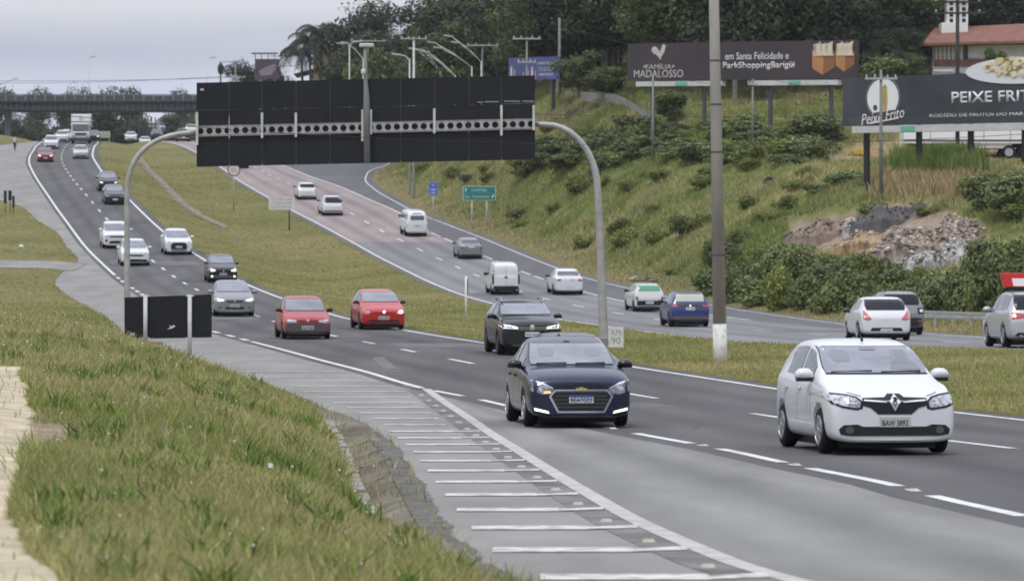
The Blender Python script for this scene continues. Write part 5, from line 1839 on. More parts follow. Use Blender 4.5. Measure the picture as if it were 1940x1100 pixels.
# ---- people
def person(name, label, loc, rot, shirt, trousers, step=.25):
    """Small walking figure grown from one jointed skeleton."""
    J = {'pel': (0, 0, .95), 'spi': (0, -.02, 1.15), 'che': (0, -.03, 1.36), 'nec': (0, -.03, 1.50), 'hea': (0, -.05, 1.60), 'top': (0, -.04, 1.74),
         'lh': (.10, 0, .92), 'lk': (.11, -step * .5, .50), 'la': (.11, -step, .09), 'lt': (.12, -step - .16, .04),
         'rh': (-.10, 0, .92), 'rk': (-.11, step * .15, .50), 'ra': (-.11, step, .12), 'rt': (-.12, step - .14, .04),
         'ls': (.19, -.03, 1.42), 'le': (.25, .05, 1.16), 'lw': (.25, -.06, .94), 'lf': (.25, -.09, .85), 'rs': (-.19, -.03, 1.42), 're': (-.25, .02, 1.16), 'rw': (-.25, -.14, .96), 'rf': (-.25, -.18, .88)}
    rad = {'pel': .15, 'spi': .14, 'che': .16, 'nec': .06, 'hea': .10, 'top': .085, 'lh': .11, 'lk': .07, 'la': .05, 'lt': .04, 'rh': .11, 'rk': .07, 'ra': .05, 'rt': .04,
           'ls': .075, 'le': .05, 'lw': .038, 'lf': .035, 'rs': .075, 're': .05, 'rw': .038, 'rf': .035}
    E = [('pel', 'spi'), ('spi', 'che'), ('che', 'nec'), ('nec', 'hea'), ('hea', 'top'), ('pel', 'lh'), ('lh', 'lk'), ('lk', 'la'), ('la', 'lt'), ('pel', 'rh'), ('rh', 'rk'), ('rk', 'ra'), ('ra', 'rt'),
         ('che', 'ls'), ('ls', 'le'), ('le', 'lw'), ('lw', 'lf'), ('che', 'rs'), ('rs', 're'), ('re', 'rw'), ('rw', 'rf')]
    ks = list(J)
    me = bpy.data.meshes.new('p')
    me.from_pydata([J[k] for k in ks], [(ks.index(a), ks.index(b)) for a, b in E], [])
    o = bpy.data.objects.new('p', me)
    col.objects.link(o)
    o.modifiers.new('s', 'SKIN')
    for i, k in enumerate(ks):
        me.skin_vertices[0].data[i].radius = (rad[k], rad[k])
    me.skin_vertices[0].data[0].use_root = True
    o.modifiers.new('u', 'SUBSURF').levels = 1
    bpy.context.view_layer.update()
    m2 = bpy.data.meshes.new_from_object(o.evaluated_get(bpy.context.evaluated_depsgraph_get()))
    bpy.data.objects.remove(o)
    skin = mat('skin', (.3, .19, .13), .6)
    m2.materials.clear()
    b = link(name, m2, None, [skin, shirt, trousers, blackp], True)
    for p in m2.polygons:
        c = p.center
        p.material_index = 3 if c.z < .1 or c.z > 1.66 else (2 if c.z < 1.0 and abs(c.x) < .2 else (1 if 1.0 <= c.z < 1.5 and abs(c.x) < .235 else 0))
    b.location = loc
    b.rotation_euler = (0, 0, rot)
    return tag(b, label, 'person')


p_ = P(28, 282, 430)
person('person', 'person in a pale shirt and dark trousers walking on the far left shoulder', (p_.x, 430, float(zA(430)) + ZC + .01), 2.8, mat('pale_shirt', (.4, .42, .45), .8), mat('dark_trousers', (.03, .03, .04), .8))

# ---- billboards
bb_dark = mat('billboard_brown_black', (.028, .022, .025), .5, rgb2=(.05, .033, .036), vscale=.35, lo=.3, hi=.7)
bb_grey = mat('billboard_charcoal', (.022, .024, .03), .5, rgb2=(.055, .06, .075), vscale=.3, lo=.35, hi=.75)
bb_blue = mat('billboard_blue', (.055, .07, .2), .5, var=.2, vscale=.5)
strip_m = mat('white_catwalk', (.5, .5, .49), .6, var=.08, vscale=2)
post_dark = mat('black_post', (.012, .012, .014), .7)
kraft = mat('kraft_board', (.42, .2, .07), .7, var=.12, vscale=2)
kraft_d = mat('kraft_side', (.24, .105, .035), .7)
cream = mat('cream_print', (.6, .52, .4), .7, var=.15, vscale=3)


class Board:
    def __init__(s, name, label, x0, x1, yt, yb, d0, d1, m, thick=.35):
        """Panel whose lower corners stand at photo columns x0/x1 and distances d0/d1; u, v run 0..1 along and up it."""
        a, b = P(x0, yb[0], d0), P(x1, yb[1], d1)
        s.w = (Vector((b.x, b.y, 0)) - Vector((a.x, a.y, 0))).length
        s.h = P(x0, yt, d0).z - a.z
        s.rz = math.atan2(b.y - a.y, b.x - a.x)
        s.ry = -math.atan2(b.z - a.z, s.w)
        c = (a + b) / 2
        s.zg = gz(c.x, c.y)
        s.root = thing(name, label, 'billboard', (c.x, c.y, s.zg), (0, 0, s.rz))
        s.z0 = c.z - s.zg
        s.thick = thick
        o = MB().box((0, thick / 2, s.h / 2), (s.w, thick, s.h)).build('panel', [m], s.root)
        o.location.z = s.z0
        o.rotation_euler.y = s.ry
        s.panel = o

    def flat(s, name, poly, m, lift=.03, parent=None):
        """poly in metres from the panel's bottom centre."""
        o = MB().prism(poly, -lift, -.002).build(name, m, s.root)
        o.location.z = s.z0
        o.rotation_euler.y = s.ry
        return o

    def text(s, t, u, v, wd, ht, m, lift=.012, bold=0.0, shear=0.0):
        x, z = (u - .5) * s.w, v * s.h
        o = link('lettering', flat_text(t, m, wd, ht, .004, bold=bold, shear=shear), s.root)
        q = Matrix.Rotation(s.ry, 3, 'Y') @ Vector((x, -lift, z))
        o.location = (q.x, q.y, q.z + s.z0)
        o.rotation_euler.y = s.ry
        return o

    def posts(s, us, m, r=.18, wdt=.35):
        for u in us:
            x = (u - .5) * s.w
            wx = s.root.matrix_basis @ Vector((x, s.thick / 2 + .1, 0))
            zg = gz(wx.x, wx.y) - s.zg
            MB().box((x, s.thick + .15, (zg - .4 + s.z0 + s.h * .8) / 2), (wdt, .3, s.z0 + s.h * .8 - zg + .4)).build('post', [m], s.root)

    def strip(s, u0, u1, v0, v1, green=None):
        x0, x1 = (u0 - .5) * s.w, (u1 - .5) * s.w
        o = MB().box(((x0 + x1) / 2, .1, (v0 + v1) / 2 * s.h), (x1 - x0, .5, (v1 - v0) * s.h)).build('catwalk_strip', [strip_m], s.root)
        o.location.z = s.z0
        o.rotation_euler.y = s.ry
        if green:
            g = (green - .5) * s.w
            MB().box((g, -.17, (v0 + v1) / 2 * s.h), (1.05, .03, (v1 - v0) * s.h * .72)).build('green_mark', [mat('logo_green', (.12, .42, .28), .6)], o)


# the restaurant family billboard
b1 = Board('billboard', 'long brown black billboard reading FAMILIA MADALOSSO with white rooster', 1188, 1622, 83, (153, 149), 280, 268, bb_dark)
W1, H1 = b1.w, b1.h
b1.posts((.1, .33, .62, .88), greyp, wdt=.22)
b1.strip(.045, .43, -.16, -.03, .25)
b1.strip(.57, .93, -.16, -.03, .745)
off_w = mat('off_white_print', (.5, .48, .47), .6)
b1.text('MADALOSSO', .142, .18, W1 * .222, H1 * .20, off_w)
b1.text('FAMÍLIA', .142, .385, W1 * .115, H1 * .155, off_w)
for u in (.078, .207):
    x = (u - .5) * W1
    b1.flat('dot', ell(x, H1 * .375, .09, .09, 8), [off_w])
rx = (.142 - .5) * W1
roo = [(-.95, 1.05), (-.85, 1.45), (-.5, 1.6), (-.2, 1.35), (.0, 1.0), (.2, 1.05), (.35, 1.45), (.42, 1.75), (.62, 1.85), (.78, 1.65), (.92, 1.55), (.76, 1.45), (.72, 1.0), (.5, .55), (.25, .3), (.3, .0), (.1, .0), (.08, .3), (-.1, .32), (-.3, .62), (-.62, .7)]
b1.flat('rooster_emblem', [(rx + x * .72, H1 * .56 + z * .62) for x, z in roo], [off_w])
b1.text('em Santa Felicidade e', .575, .625, W1 * .275, H1 * .185, text_w)
b1.text('no ParkShoppingBarigüi', .558, .36, W1 * .362, H1 * .215, text_w, bold=.010)
for ux, k in ((.865, 1.0), (.955, .82)):
    cx_ = (ux - .5) * W1
    z0_, z1_ = H1 * (.10 if k == 1 else .17), H1 * .66
    w_ = 1.05 * k
    b1.flat('food_box', [(cx_ - w_, z1_ + .25), (cx_ - w_ * .95, z0_ + .5), (cx_ - w_ * .1, z0_), (cx_ - w_ * .05, z1_ - .25)], [kraft])
    b1.flat('food_box_side', [(cx_ - w_ * .05, z1_ - .25), (cx_ - w_ * .1, z0_), (cx_ + w_ * .85, z0_ + .55), (cx_ + w_ * .9, z1_ + .1)], [kraft_d])
    for j in range(7):
        xx = cx_ - w_ * .8 + j * w_ * .24
        b1.flat('chip', [(xx - .13, z1_ - .15), (xx + .13, z1_ - .2), (xx + .3 * (1 if j % 2 else -.4), z1_ + .65 + .12 * (j % 3)), (xx + .05 - .2 * (j % 2), z1_ + .7)], [cream], lift=.05 + .01 * j)

# the fried fish billboard
b2 = Board('billboard', 'charcoal billboard reading PEIXE FRITO with a white plate of food on its top edge', 1596, 2085, 147, (239, 229), 226, 214, bb_grey)
W2, H2 = b2.w, b2.h
b2.posts((.08, .29, .493, .7, .9), post_dark, wdt=.27)
b2.strip(.045, .96, -.15, -.012, .27)
lx = (1676 - 1596) / 489
b2.text('PEIXE FRITO', .613, .53, W2 * .355, H2 * .225, text_w, bold=.012)
b2.text('RODÍZIO DE FRUTOS DO MAR | SUSHI', .575, .175, W2 * .45, H2 * .10, text_w)
cx_ = (lx - .5) * W2
b2.flat('logo_ring', ell(cx_, H2 * .56, .43 * H2, .43 * H2, 32), [mat('logo_line', (.3, .3, .31), .6)], lift=.012)
b2.flat('logo_ring_inner', ell(cx_, H2 * .56, .42 * H2, .42 * H2, 32), [bb_grey], lift=.018)
b2.flat('logo_disc', ell(cx_, H2 * .56, .39 * H2, .39 * H2, 32), [text_w], lift=.026)
b2.flat('logo_figure', [(cx_ - .1, H2 * .3), (cx_ + .3, H2 * .3), (cx_ + .36, H2 * .55), (cx_ + .3, H2 * .78), (cx_ + .16, H2 * .84), (cx_ - .02, H2 * .78), (cx_ - .12, H2 * .55)], [mat('logo_yellow', (.5, .36, .1), .6, rgb2=(.25, .22, .1), vscale=4)], lift=.034)
b2.flat('logo_spoon', ell(cx_ - .55, H2 * .36, .16, .18, 12), [bb_grey], lift=.034)
b2.flat('logo_ribbon', [(cx_ - 1.15, H2 * .02), (cx_ + .9, H2 * .10), (cx_ + 1.2, H2 * .32), (cx_ - .9, H2 * .25)], [mat('ribbon_brown', (.05, .035, .033), .6)], lift=.04)
o = b2.text('Peixe Frito', lx, .19, W2 * .175, H2 * .22, text_w, .042, shear=.35)
o.rotation_euler.y = b2.ry - .14
b2.flat('underline', [(cx_ - .9, H2 * .03), (cx_ + 1.15, H2 * .13), (cx_ + 1.15, H2 * .15), (cx_ - .9, H2 * .06)], [text_w], lift=.05)
# plate of food, cut out above the top edge
pcx, pcz = ((1936 - 1596) / 489 - .5) * W2, H2 * 1.03
b2.flat('plate', ell(pcx, pcz, 3.75, .78, 36), [mat('plate_white', (.66, .66, .68), .5)], lift=.06)
food = [mat('food_cream', (.58, .5, .28), .7), mat('food_pale', (.66, .6, .42), .7), mat('food_brown', (.3, .2, .08), .7), mat('food_green', (.12, .2, .04), .7)]
fr = random.Random(5)
for j in range(110):
    a, r_ = fr.uniform(0, 6.283), math.sqrt(fr.random())
    x, z = pcx + .15 + 2.5 * r_ * math.cos(a), pcz + .22 + .55 * r_ * math.sin(a)
    k = fr.uniform(.1, .34) * (1 if j < 85 else .6)
    b2.flat('food_piece', [(x + k * fr.uniform(.7, 1.2) * math.cos(t_), z + k * fr.uniform(.5, .8) * math.sin(t_)) for t_ in np.linspace(0, 5.5, 7)], [food[0] if j % 3 == 0 else food[1] if j % 3 == 1 else food[3 if j % 4 == 0 else 2]], lift=.062 + .001 * j)

# the blue billboard
b3 = Board('billboard', 'blue billboard with white lines of text behind the right end of the gantry sign', 963, 1060, 110, (152, 150), 325, 318, bb_blue, .25)
b3.posts((.2, .8), greyp, wdt=.2)
for u, v, w_, h_ in ((.75, .72, .36, .10), (.76, .50, .34, .07), (.76, .40, .34, .06), (.74, .22, .3, .10)):
    b3.text('CURSOS TECNICOS' if h_ > .08 else 'matriculas abertas ja', u, v, b3.w * w_, b3.h * h_, text_w)
for u, h_ in ((.06, .62), (.12, .5), (.30, .35), (.40, .42), (.47, .58), (.53, .4)):
    x = (u - .5) * b3.w
    b3.flat('printed_figure', [(x - .16, .02), (x + .16, .02), (x + .12, b3.h * h_ * .7), (x + .06, b3.h * h_), (x - .06, b3.h * h_), (x - .13, b3.h * h_ * .7)], [cream if u in (.06, .47) else mat('figure_print', (.3, .25, .28), .7)])

# far billboard with spotlights among dark trees
b4 = Board('billboard', 'far purple grey billboard with a row of spotlight arms on top', 483, 529, 112, (150, 150), 545, 545, mat('billboard_purple', (.085, .065, .08), .6, var=.25, vscale=.5), .4)
b4.posts((.2, .8), galv)
for i, u in enumerate((.02, .28, .55, .82)):
    x = (u - .5) * b4.w
    MB().tube([(x, 0, b4.z0 + b4.h), (x, -1.0, b4.z0 + b4.h + .7)], .06, 6).box((x, -1.1, b4.z0 + b4.h + .75), (1.0, .5, .2)).build('spotlight', [greyp], b4.root)
b4.flat('printed_shape', [(-1.0, .5), (.6, .6), (1.4, 1.6), (.9, 2.2), (-.4, 1.7), (-1.2, 1.2)], [mat('pale_print', (.3, .26, .29), .6)])

# ---- white semi trailer behind the fish billboard
tr_d = 262.
tk = tr_d / F
a = P(1712, 275, tr_d)
tz = gz(P(1850, 290, tr_d).x, tr_d)
trl = thing('semi_trailer', 'long white semi trailer parked behind the fish billboard', 'trailer', (P(1712, 0, tr_d).x, tr_d, tz), (0, 0, .02))
zt = lambda py_: P(0, py_, tr_d).z - tz
Lt = 13.5
MB().box((Lt / 2, 1.25, (zt(272) + zt(225)) / 2), (Lt, 2.5, zt(225) - zt(272))).build('box_body', [paintm('trailer_white', (.76, .77, .78), rough=.5)], trl, bevel=.04)
MB().box((Lt / 2, -.01, zt(266)), (Lt, .04, .12)).build('side_rail', [greyp], trl)
MB().box((5.2, 1.25, zt(276)), (5.0, 2.3, .35)).build('skirt', [strip_m], trl)
for k in range(1, 7):
    MB().box((k * 1.9, -.01, zt(250)), (.06, .03, 1.4)).build('body_seam', [galv], trl)
for xx in (7.5, 8.7, 9.9):
    for yy in (.2, 2.3):
        o = MB().lathe([(.3, -.15), (.46, -.15), (.5, -.1), (.5, .1), (.46, .15), (.3, .15)], 20, 'Y').build('wheel', [rubber], trl, True)
        o.location = (xx, yy, .5)
        MB().lathe([(.3, -.17), (.27, -.13), (.1, -.13)], 16, 'Y').build('rim', [rimm], o)
for yy in (.5, 2.0):
    MB().box((2.2, yy, .65), (.18, .18, 1.3)).build('landing_leg', [blackp], trl)
MB().box((Lt / 2, 1.25, zt(275)), (Lt - 1, 1.0, .25)).build('chassis', [blackp], trl)

# ---- house with a tiled roof on the hill
hd = 300.
hk = hd / F
hx = lambda p: (p - 1748) * hk
hz0 = gz(P(1830, 150, hd).x, hd)
hz = lambda p: P(0, p, hd).z - hz0
hs = thing('house', 'white house with terracotta roof and square white tower on the hill', 'house', (P(1748, 0, hd).x, hd, hz0))
plaster = mat('white_plaster', (.72, .71, .69), .8, var=.08, vscale=.8)
tile = mat('terracotta_tiles', (.235, .11, .08), .9, rgb2=(.17, .075, .055), vscale=1.5, bump=.6, bscale=14, stretch=(1, .2, 3))
brickm = mat('terracotta_band', (.24, .12, .09), .85, var=.2, vscale=2)
shade = mat('painted_shade_plaster', (.36, .35, .34), .85, var=.1, vscale=1)  # plaster darkened in colour to stand for shade under the eaves
xr_ = hx(2010)
z_e, z_r = hz(83), hz(45)
MB().box(((hx(1770) + xr_) / 2, 5, (z_e + hz(160)) / 2 - .02), (xr_ - hx(1770), 8, z_e - hz(160))).build('wall', [plaster], hs)
# hipped roof
e0, e1, yf, yb_ = hx(1748), xr_ + .6, -.6, 10.6
ym = 5.0
rid0 = hx(1785)
MB().add([(e0, yf, z_e), (e1, yf, z_e + .3), (e1, yb_, z_e), (e0, yb_, z_e), (rid0, ym, z_r), (e1, ym, z_r + .5), (e0, yf, z_e - .2), (e1, yf, z_e + .1), (e1, yb_, z_e - .2), (e0, yb_, z_e - .2)],
         [(0, 1, 5, 4), (3, 0, 4), (2, 3, 4, 5), (6, 7, 1, 0), (7, 8, 2, 1), (8, 9, 3, 2), (9, 6, 0, 3), (1, 2, 5), (9, 8, 7, 6)]).build('roof', [tile], hs)
MB().box(((hx(1772) + hx(1836)) / 2, .94, (hz(86) + hz(112)) / 2), (hx(1836) - hx(1772), .1, hz(86) - hz(112))).build('painted_shade_wall', [shade], hs)
for k in range(8):
    MB().box((hx(1776 + k * 8), .87, (hz(86) + hz(112)) / 2), (3.2 * hk, .12, hz(86) - hz(112))).build('window_bar', [plaster if k < 7 else greyp], hs)
MB().box((hx(1832), .86, (hz(84) + hz(112)) / 2), (8 * hk, .14, hz(84) - hz(112))).build('window', [glass_dk], hs)
MB().box(((hx(1772) + xr_) / 2, .9, (hz(110) + hz(124)) / 2), (xr_ - hx(1772), .16, hz(110) - hz(124))).build('brick_band', [brickm], hs)
MB().box(((hx(1768) + hx(1806)) / 2, .2, hz(134)), (hx(1806) - hx(1768), .5, 3 * hk)).build('balcony_rail', [plaster], hs)
for k in range(9):
    MB().box((hx(1768 + k * 4.7), .2, hz(140)), (1.6 * hk, .3, 9 * hk)).build('baluster', [plaster], hs)
tw = MB()
tw.box(((hx(1792) + hx(1842)) / 2, 4, (hz(60) + hz(38)) / 2), (hx(1842) - hx(1792), 2.2, hz(38) - hz(60)))
tw.build('tower_base', [plaster], hs)
o = MB().box(((hx(1803) + hx(1843)) / 2, 4, (hz(38) + hz(-12)) / 2), (hx(1843) - hx(1803), 1.7, hz(-12) - hz(38))).build('tower', [plaster], hs)
for r_ in range(4):
    for q in range(3):
        MB().box((hx(1811 + q * 12), 3.13, hz(34 - r_ * 11)), (7 * hk, .06, 7 * hk)).build('opening', [glass_dk], o)
MB().box(((hx(1803) + hx(1843)) / 2, 4, hz(-14)), (hx(1852) - hx(1795), 2.3, .3)).build('tower_cap', [tile], hs)

# ---- yellow house by the palms and white stone building under the bridge
yd = 520.
yk = yd / F
yz0 = gz(P(600, 150, yd).x, yd)
yh = thing('house', 'small yellow house with a dark roof beside the palms, behind the gantry sign', 'house', (P(600, 0, yd).x, yd, yz0))
zy = lambda p: P(0, p, yd).z - yz0
yel = mat('yellow_plaster', (.5, .42, .25), .85, rgb2=(.3, .22, .12), vscale=.8)
MB().box((.9, 4, zy(160) / 2 + zy(128) / 2), (40 * yk, 7, zy(128) - zy(160) + 6)).build('wall', [yel], yh)
MB().add([(-3.2, -.2, zy(140)), (2.6, -.2, zy(120)), (4.4, -.2, zy(126)), (-3.2, 8, zy(140)), (2.6, 8, zy(120)), (4.4, 8, zy(126)), (-3.2, -.2, zy(142)), (2.6, -.2, zy(122)), (4.4, -.2, zy(128)), (-3.2, 8, zy(142)), (2.6, 8, zy(122)), (4.4, 8, zy(128))],
         [(0, 1, 4, 3), (1, 2, 5, 4), (6, 7, 1, 0), (7, 8, 2, 1), (6, 0, 3, 9), (8, 11, 5, 2), (9, 10, 7, 6), (10, 11, 8, 7), (9, 3, 4, 10), (10, 4, 5, 11)]).build('roof', [mat('dark_roof', (.05, .045, .045), .9)], yh)
for q in (590, 607):
    MB().box((P(q, 0, yd).x - yh.location.x, .42, zy(146)), (5 * yk, .2, 10 * yk)).build('window', [glass_dk], yh)

# ---- utility poles, lamps
def upole(label, x, yt, yb, d, r=.14, arms=((1, 1.0),), m=None, cat='utility pole', lean=0.0, arm_m=None, hit=False):
    r *= .8
    if hit:
        d = ground_hit(x, yb, 150, 420)[1]
    b = P(x, yb, d)
    zg = gz(b.x, d) - .3
    h = P(x, yt, d).z - zg
    t = thing('utility_pole', label, cat, (b.x, d, zg))
    MB().tube([(0, 0, 0), (lean * h, 0, h)], [r, r * .72], 10).build('shaft', [m or concp2], t, True)
    for f, wd in arms:
        z = h - (1 - f) * 0 - (1 - f) * h if f < 1 else h - .12
        MB().box((lean * z, -.12, z), (wd, .1, .12)).build('crossarm', [arm_m or galv], t)
        for q in (-.45, -.2, .2, .45):
            MB().tube([(lean * z + q * wd, -.12, z + .05), (lean * z + q * wd, -.12, z + .24)], .045, 6).build('insulator', [galv_l], t)
    return t


upole('concrete utility pole with one wide crossarm above the middle of the gantry sign', 784, 71, 150, 330, .16, ((1, 2.4),), galv_l)
upole('utility pole with two crossarms in front of the blue billboard', 998, 71, 150, 300, .13, ((1, 2.3), (.82, 1.5)))
upole('tall plain utility pole just right of the blue billboard', 1060, 34, 182, 290, .19, (), hit=True)
upole('bare grey pole on the green slope left of the thick concrete pole base', 1237, 140, 236, 273, .13, ())
upole('thin grey pole below the rooster billboard, right of the thick concrete pole', 1426, 150, 264, 262, .11, ((.93, .7),))
upole('pole in front of the fish billboard logo', 1669, 132, 350, 218, .14, ((.93, 1.9),))
upole('dark wooden pole in front of the terracotta house roof', 1814, -30, 150, 245, .19, ((.9, 3.2), (.84, 3.2)), woodp, arm_m=woodp)
upole('far utility pole with crossarm left of the palms', 541, 105, 160, 530, .2, ((1, 4.5), (.86, 3.2)), galv_l)
upole('far utility pole with crossarm left of the purple billboard', 446, 116, 160, 540, .18, ((1, 4.0), (.8, 3.0)))
upole('thin pole with crossarm against the wood, right of two lamps', 914, 84, 150, 345, .1, ((1, 3.0),))
upole('dim pole with crossarm against the big dark tree', 697, 76, 150, 440, .1, ((1, 4.2),))


def lamp(label, x, yt, yb, d, arms, r=.09, grp='street lamps along the far road', pole_top=None):
    b = P(x, yb, d)
    zg = gz(b.x, d) - .2
    kk = d / F
    t = thing('street_lamp', label, 'street lamp', (b.x, d, zg), group=grp)
    h = P(x, pole_top or yt, d).z - zg
    MB().tube([(0, 0, 0), (0, 0, h)], [r, r * .7], 8).build('pole', [galv_l], t, True)
    for dx, dy in arms:
        a = Vector((dx * kk, 0, h + dy * kk))
        MB().tube([(0, 0, h - .1), a * .5 + Vector((0, 0, h * .5 + .12)), a], r * .55, 6).build('arm', [galv_l], t)
        sgn = 1 if dx > 0 else -1
        MB().box(a + Vector((sgn * .3, 0, .06)), (.95, .3, .16), ry=-.12 * sgn).build('lamp_head', [galv], t, bevel=.05)
    return t


lamp('double lamp with long arms reaching left, nearest the tall plain pole', 912, 118, 150, 345, ((-42, 34), (-56, 46)), pole_top=116)
lamp('double lamp with long arms left of the nearest double lamp', 894, 126, 150, 360, ((-58, 34), (-70, 44)), pole_top=126)
lamp('double lamp with long arms behind the right part of the gantry sign', 862, 142, 150, 372, ((-50, 42), (-62, 46)), pole_top=142)
lamp('double lamp with arms reaching left above the middle of the gantry sign', 834, 136, 150, 380, ((-30, 36), (-46, 40)), pole_top=134)
lamp('single short lamp beside the wide crossarm pole', 776, 112, 150, 335, ((-18, 7),), pole_top=112)
lamp('dim lamp in front of the big dark tree', 662, 84, 150, 430, ((-12, 0), (14, 4)), .1, pole_top=84)
lamp('lamp beside the dim lamp in front of the light green trees', 688, 110, 150, 420, ((-30, 28),), .08, pole_top=110)
lamp('curved thin lamp standing beyond the bridge against the sky', 168, 112, 215, 640, ((6, 5),), .12, 'lamps beyond the bridge', pole_top=113)
lamp('curved thin lamp beyond the bridge beside the gantry sign corner', 392, 110, 215, 640, ((9, 2),), .12, 'lamps beyond the bridge', pole_top=112)
lamp('lamp head on a slanted arm at the left edge of the picture', -12, 168, 215, 610, ((38, 18),), .12, 'lamps beyond the bridge', pole_top=168)

# bird on nothing else: dark round topped signal mast left of the purple billboard
t_ = thing('signal_mast', 'dark mast with a bulky head left of the purple billboard', 'mast', (P(418, 0, 535).x, 535, gz(P(418, 160, 535).x, 535)))
h_ = P(0, 130, 535).z - t_.location.z
MB().tube([(0, 0, -.2), (0, 0, h_)], .12, 8).build('pole', [greyp], t_)
MB().lathe([(.1, -.9), (.4, -.6), (.45, .3), (.2, .7), (.05, 1.0)], 10, 'Z', (0, 0, h_)).build('head', [post_dark], t_)

# white board on the median crest
p_ = P(198, 262, 478)
wb_ = thing('small_board', 'pale green white board at the top of the median beside the box truck', 'sign', (p_.x, 478, gz(p_.x, 478)))
MB().box((0, 0, P(0, 255, 478).z - wb_.location.z), (22 * 478 / F, .08, 13 * 478 / F)).build('sign_panel', [mat('pale_green_board', (.32, .36, .3), .7)], wb_)
for sx in (-.6, .6):
    MB().tube([(sx, .06, -.2), (sx, .06, P(0, 255, 478).z - wb_.location.z)], .05, 6).build('post', [galv_l], wb_)

# ---- overhead wires
def wire(label, a, b, sag=.5, r=.012, n=24):
    a, b = Vector(a), Vector(b)
    mid = (a + b) / 2
    pts = []
    for i in range(n + 1):
        t = i / n
        p = a.lerp(b, t)
        p.z -= sag * 4 * t * (1 - t)
        pts.append(p - mid)
    o = MB().tube(pts, r, 5).build('overhead_wire', [post_dark if r < .05 else greyp], None)
    o.location = mid
    return tag(o, label, 'wire', 'overhead wires')


wire('thin wire crossing in front of the black gantry sign', P(-300, 170, 104), P(2200, 236, 104), 1.0, .008, 40)
wire('wire across the green slope below the rooster billboard', P(1000, 216, 200), P(2100, 205, 200), .3, .012)
wire('wire across the charcoal billboard', P(1238, 143, 250), P(2100, 245, 240), .3, .012)
wire('upper of two wires against the sky left of the gantry', P(-300, 146, 560), P(470, 146, 560), .6, .032)
wire('lower of two wires against the sky left of the gantry', P(-300, 150, 565), P(470, 142, 565), .9, .032)
wire('wire in front of the dark wood from the tall plain pole', P(1060, 48, 290), P(1900, 235, 240), .5, .012)
wire('wire climbing from the tall plain pole to the right edge', P(1060, 42, 290), P(2000, 110, 260), .8, .012)
wire('wire between the two crossarm poles', P(784, 73, 330), P(998, 73, 300), .5, .015)
wire('wire leaving the dark wooden pole toward the right edge', P(1814, 15, 245), P(2050, 25, 230), .3, .012)
wire('wire from the dark wooden pole back over the wood', P(1500, 80, 300), P(1814, 12, 245), .8, .012)

# ---- rubble yard on the slope
def heap(label, name, px_, py_, wpx, hpx, d, m, seed, chunks=None, chunk_m=None, stuff=False, depth=.6):
    r_ = random.Random(seed)
    kk = d / F
    _, d, _ = ground_hit(px_, py_ + hpx * .5, 150, 300)
    d += .4
    kk = d / F
    x0, z0 = (px_ - CX) * kk, ZC - (py_ + hpx / 2 - CY) * kk
    rx_, h = wpx / 2 * kk, hpx * kk
    t = thing(name, label, 'heap', (x0, d, min(z0, gz(x0, d) + .1)))
    base = z0 - t.location.z
    nx, ny = 40, 14
    V, Fc = [], []
    for j in range(ny):
        for i in range(nx):
            u, v = i / (nx - 1) * 2 - 1, j / (ny - 1) * 2 - 1
            hh_ = max(0, (1 - abs(u) ** 2.2) * (1 - v * v)) ** .8
            zz_ = hh_ * h * (1 + .25 * math.sin(u * 5 + seed) + .12 * math.sin(u * 13 + seed * 2) + .1 * r_.uniform(-1, 1)) * .95 - (.9 if hh_ <= 0 else 0)
            V.append((u * rx_, v * rx_ * depth + r_.uniform(-.04, .04), base + zz_ + max(0, gz(x0 + u * rx_, d + v * rx_ * depth) - gz(x0, d)) * (.8 if v > 0 else .3)))
    for j in range(ny - 1):
        for i in range(nx - 1):
            Fc.append((j * nx + i, j * nx + i + 1, (j + 1) * nx + i + 1, (j + 1) * nx + i))
    MB().add(V, Fc).build('mound', [m], t)
    if chunks:
        ms = chunk_m
        mbs = [MB() for _ in ms]
        for k in range(chunks):
            i = r_.randrange(nx * ny)
            p = V[i]
            if p[2] < base - .2:
                continue
            s_ = r_.uniform(.05, .13) + .2 * r_.random() ** 5
            mbs[k % len(ms)].box((p[0] + r_.uniform(-.3, .3), p[1] + r_.uniform(-.3, .3), p[2] + .05), (s_, s_ * r_.uniform(.4, 1), s_ * r_.uniform(.3, .7)), rz=r_.uniform(0, 3), rx=r_.uniform(-.6, .6), ry=r_.uniform(-.6, .6))
        for b_, mm in zip(mbs, ms):
            o = b_.build('rubble_pieces', [mm], t)
            o['kind'] = 'stuff'
    return t


brown = mat('brown_soil', (.19, .135, .105), .95, rgb2=(.28, .22, .18), vscale=2, bump=.8, bscale=6)
ochre = mat('ochre_soil', (.31, .205, .10), .95, rgb2=(.40, .31, .20), vscale=1.5, bump=.5, bscale=8)
tarp = mat('dark_grey_spoil', (.055, .055, .058), .85, rgb2=(.12, .115, .11), vscale=1.3, bump=.8, bscale=5)
rub = mat('brick_rubble', (.30, .23, .19), .95, rgb2=(.46, .40, .35), vscale=3.5, bump=1, bscale=9)
rubl = mat('pale_chunks', (.47, .42, .37), .9)
rubr = mat('brick_chunks', (.34, .25, .205), .9)
rubp = mat('pinkish_chunks', (.42, .345, .295), .9)
rubd = mat('dark_chunks', (.13, .105, .09), .9)
rubw = mat('white_debris', (.52, .52, .5), .9, rgb2=(.25, .25, .25), vscale=3, bump=1, bscale=6)
heap('mound of brown soil left of the ochre earth', 'soil_heap', 1556, 441, 140, 30, 208, brown, 1, 300, [brown, rubd])
heap('low mound of ochre earth between brown soil and brick rubble', 'soil_heap', 1640, 457, 120, 24, 203, ochre, 2, 240, [ochre, rub])
heap('dark grey spoil heap with a ragged crest at the top of the rubble yard', 'spoil_heap', 1690, 412, 160, 36, 213, tarp, 3, 260, [tarp, rubd])
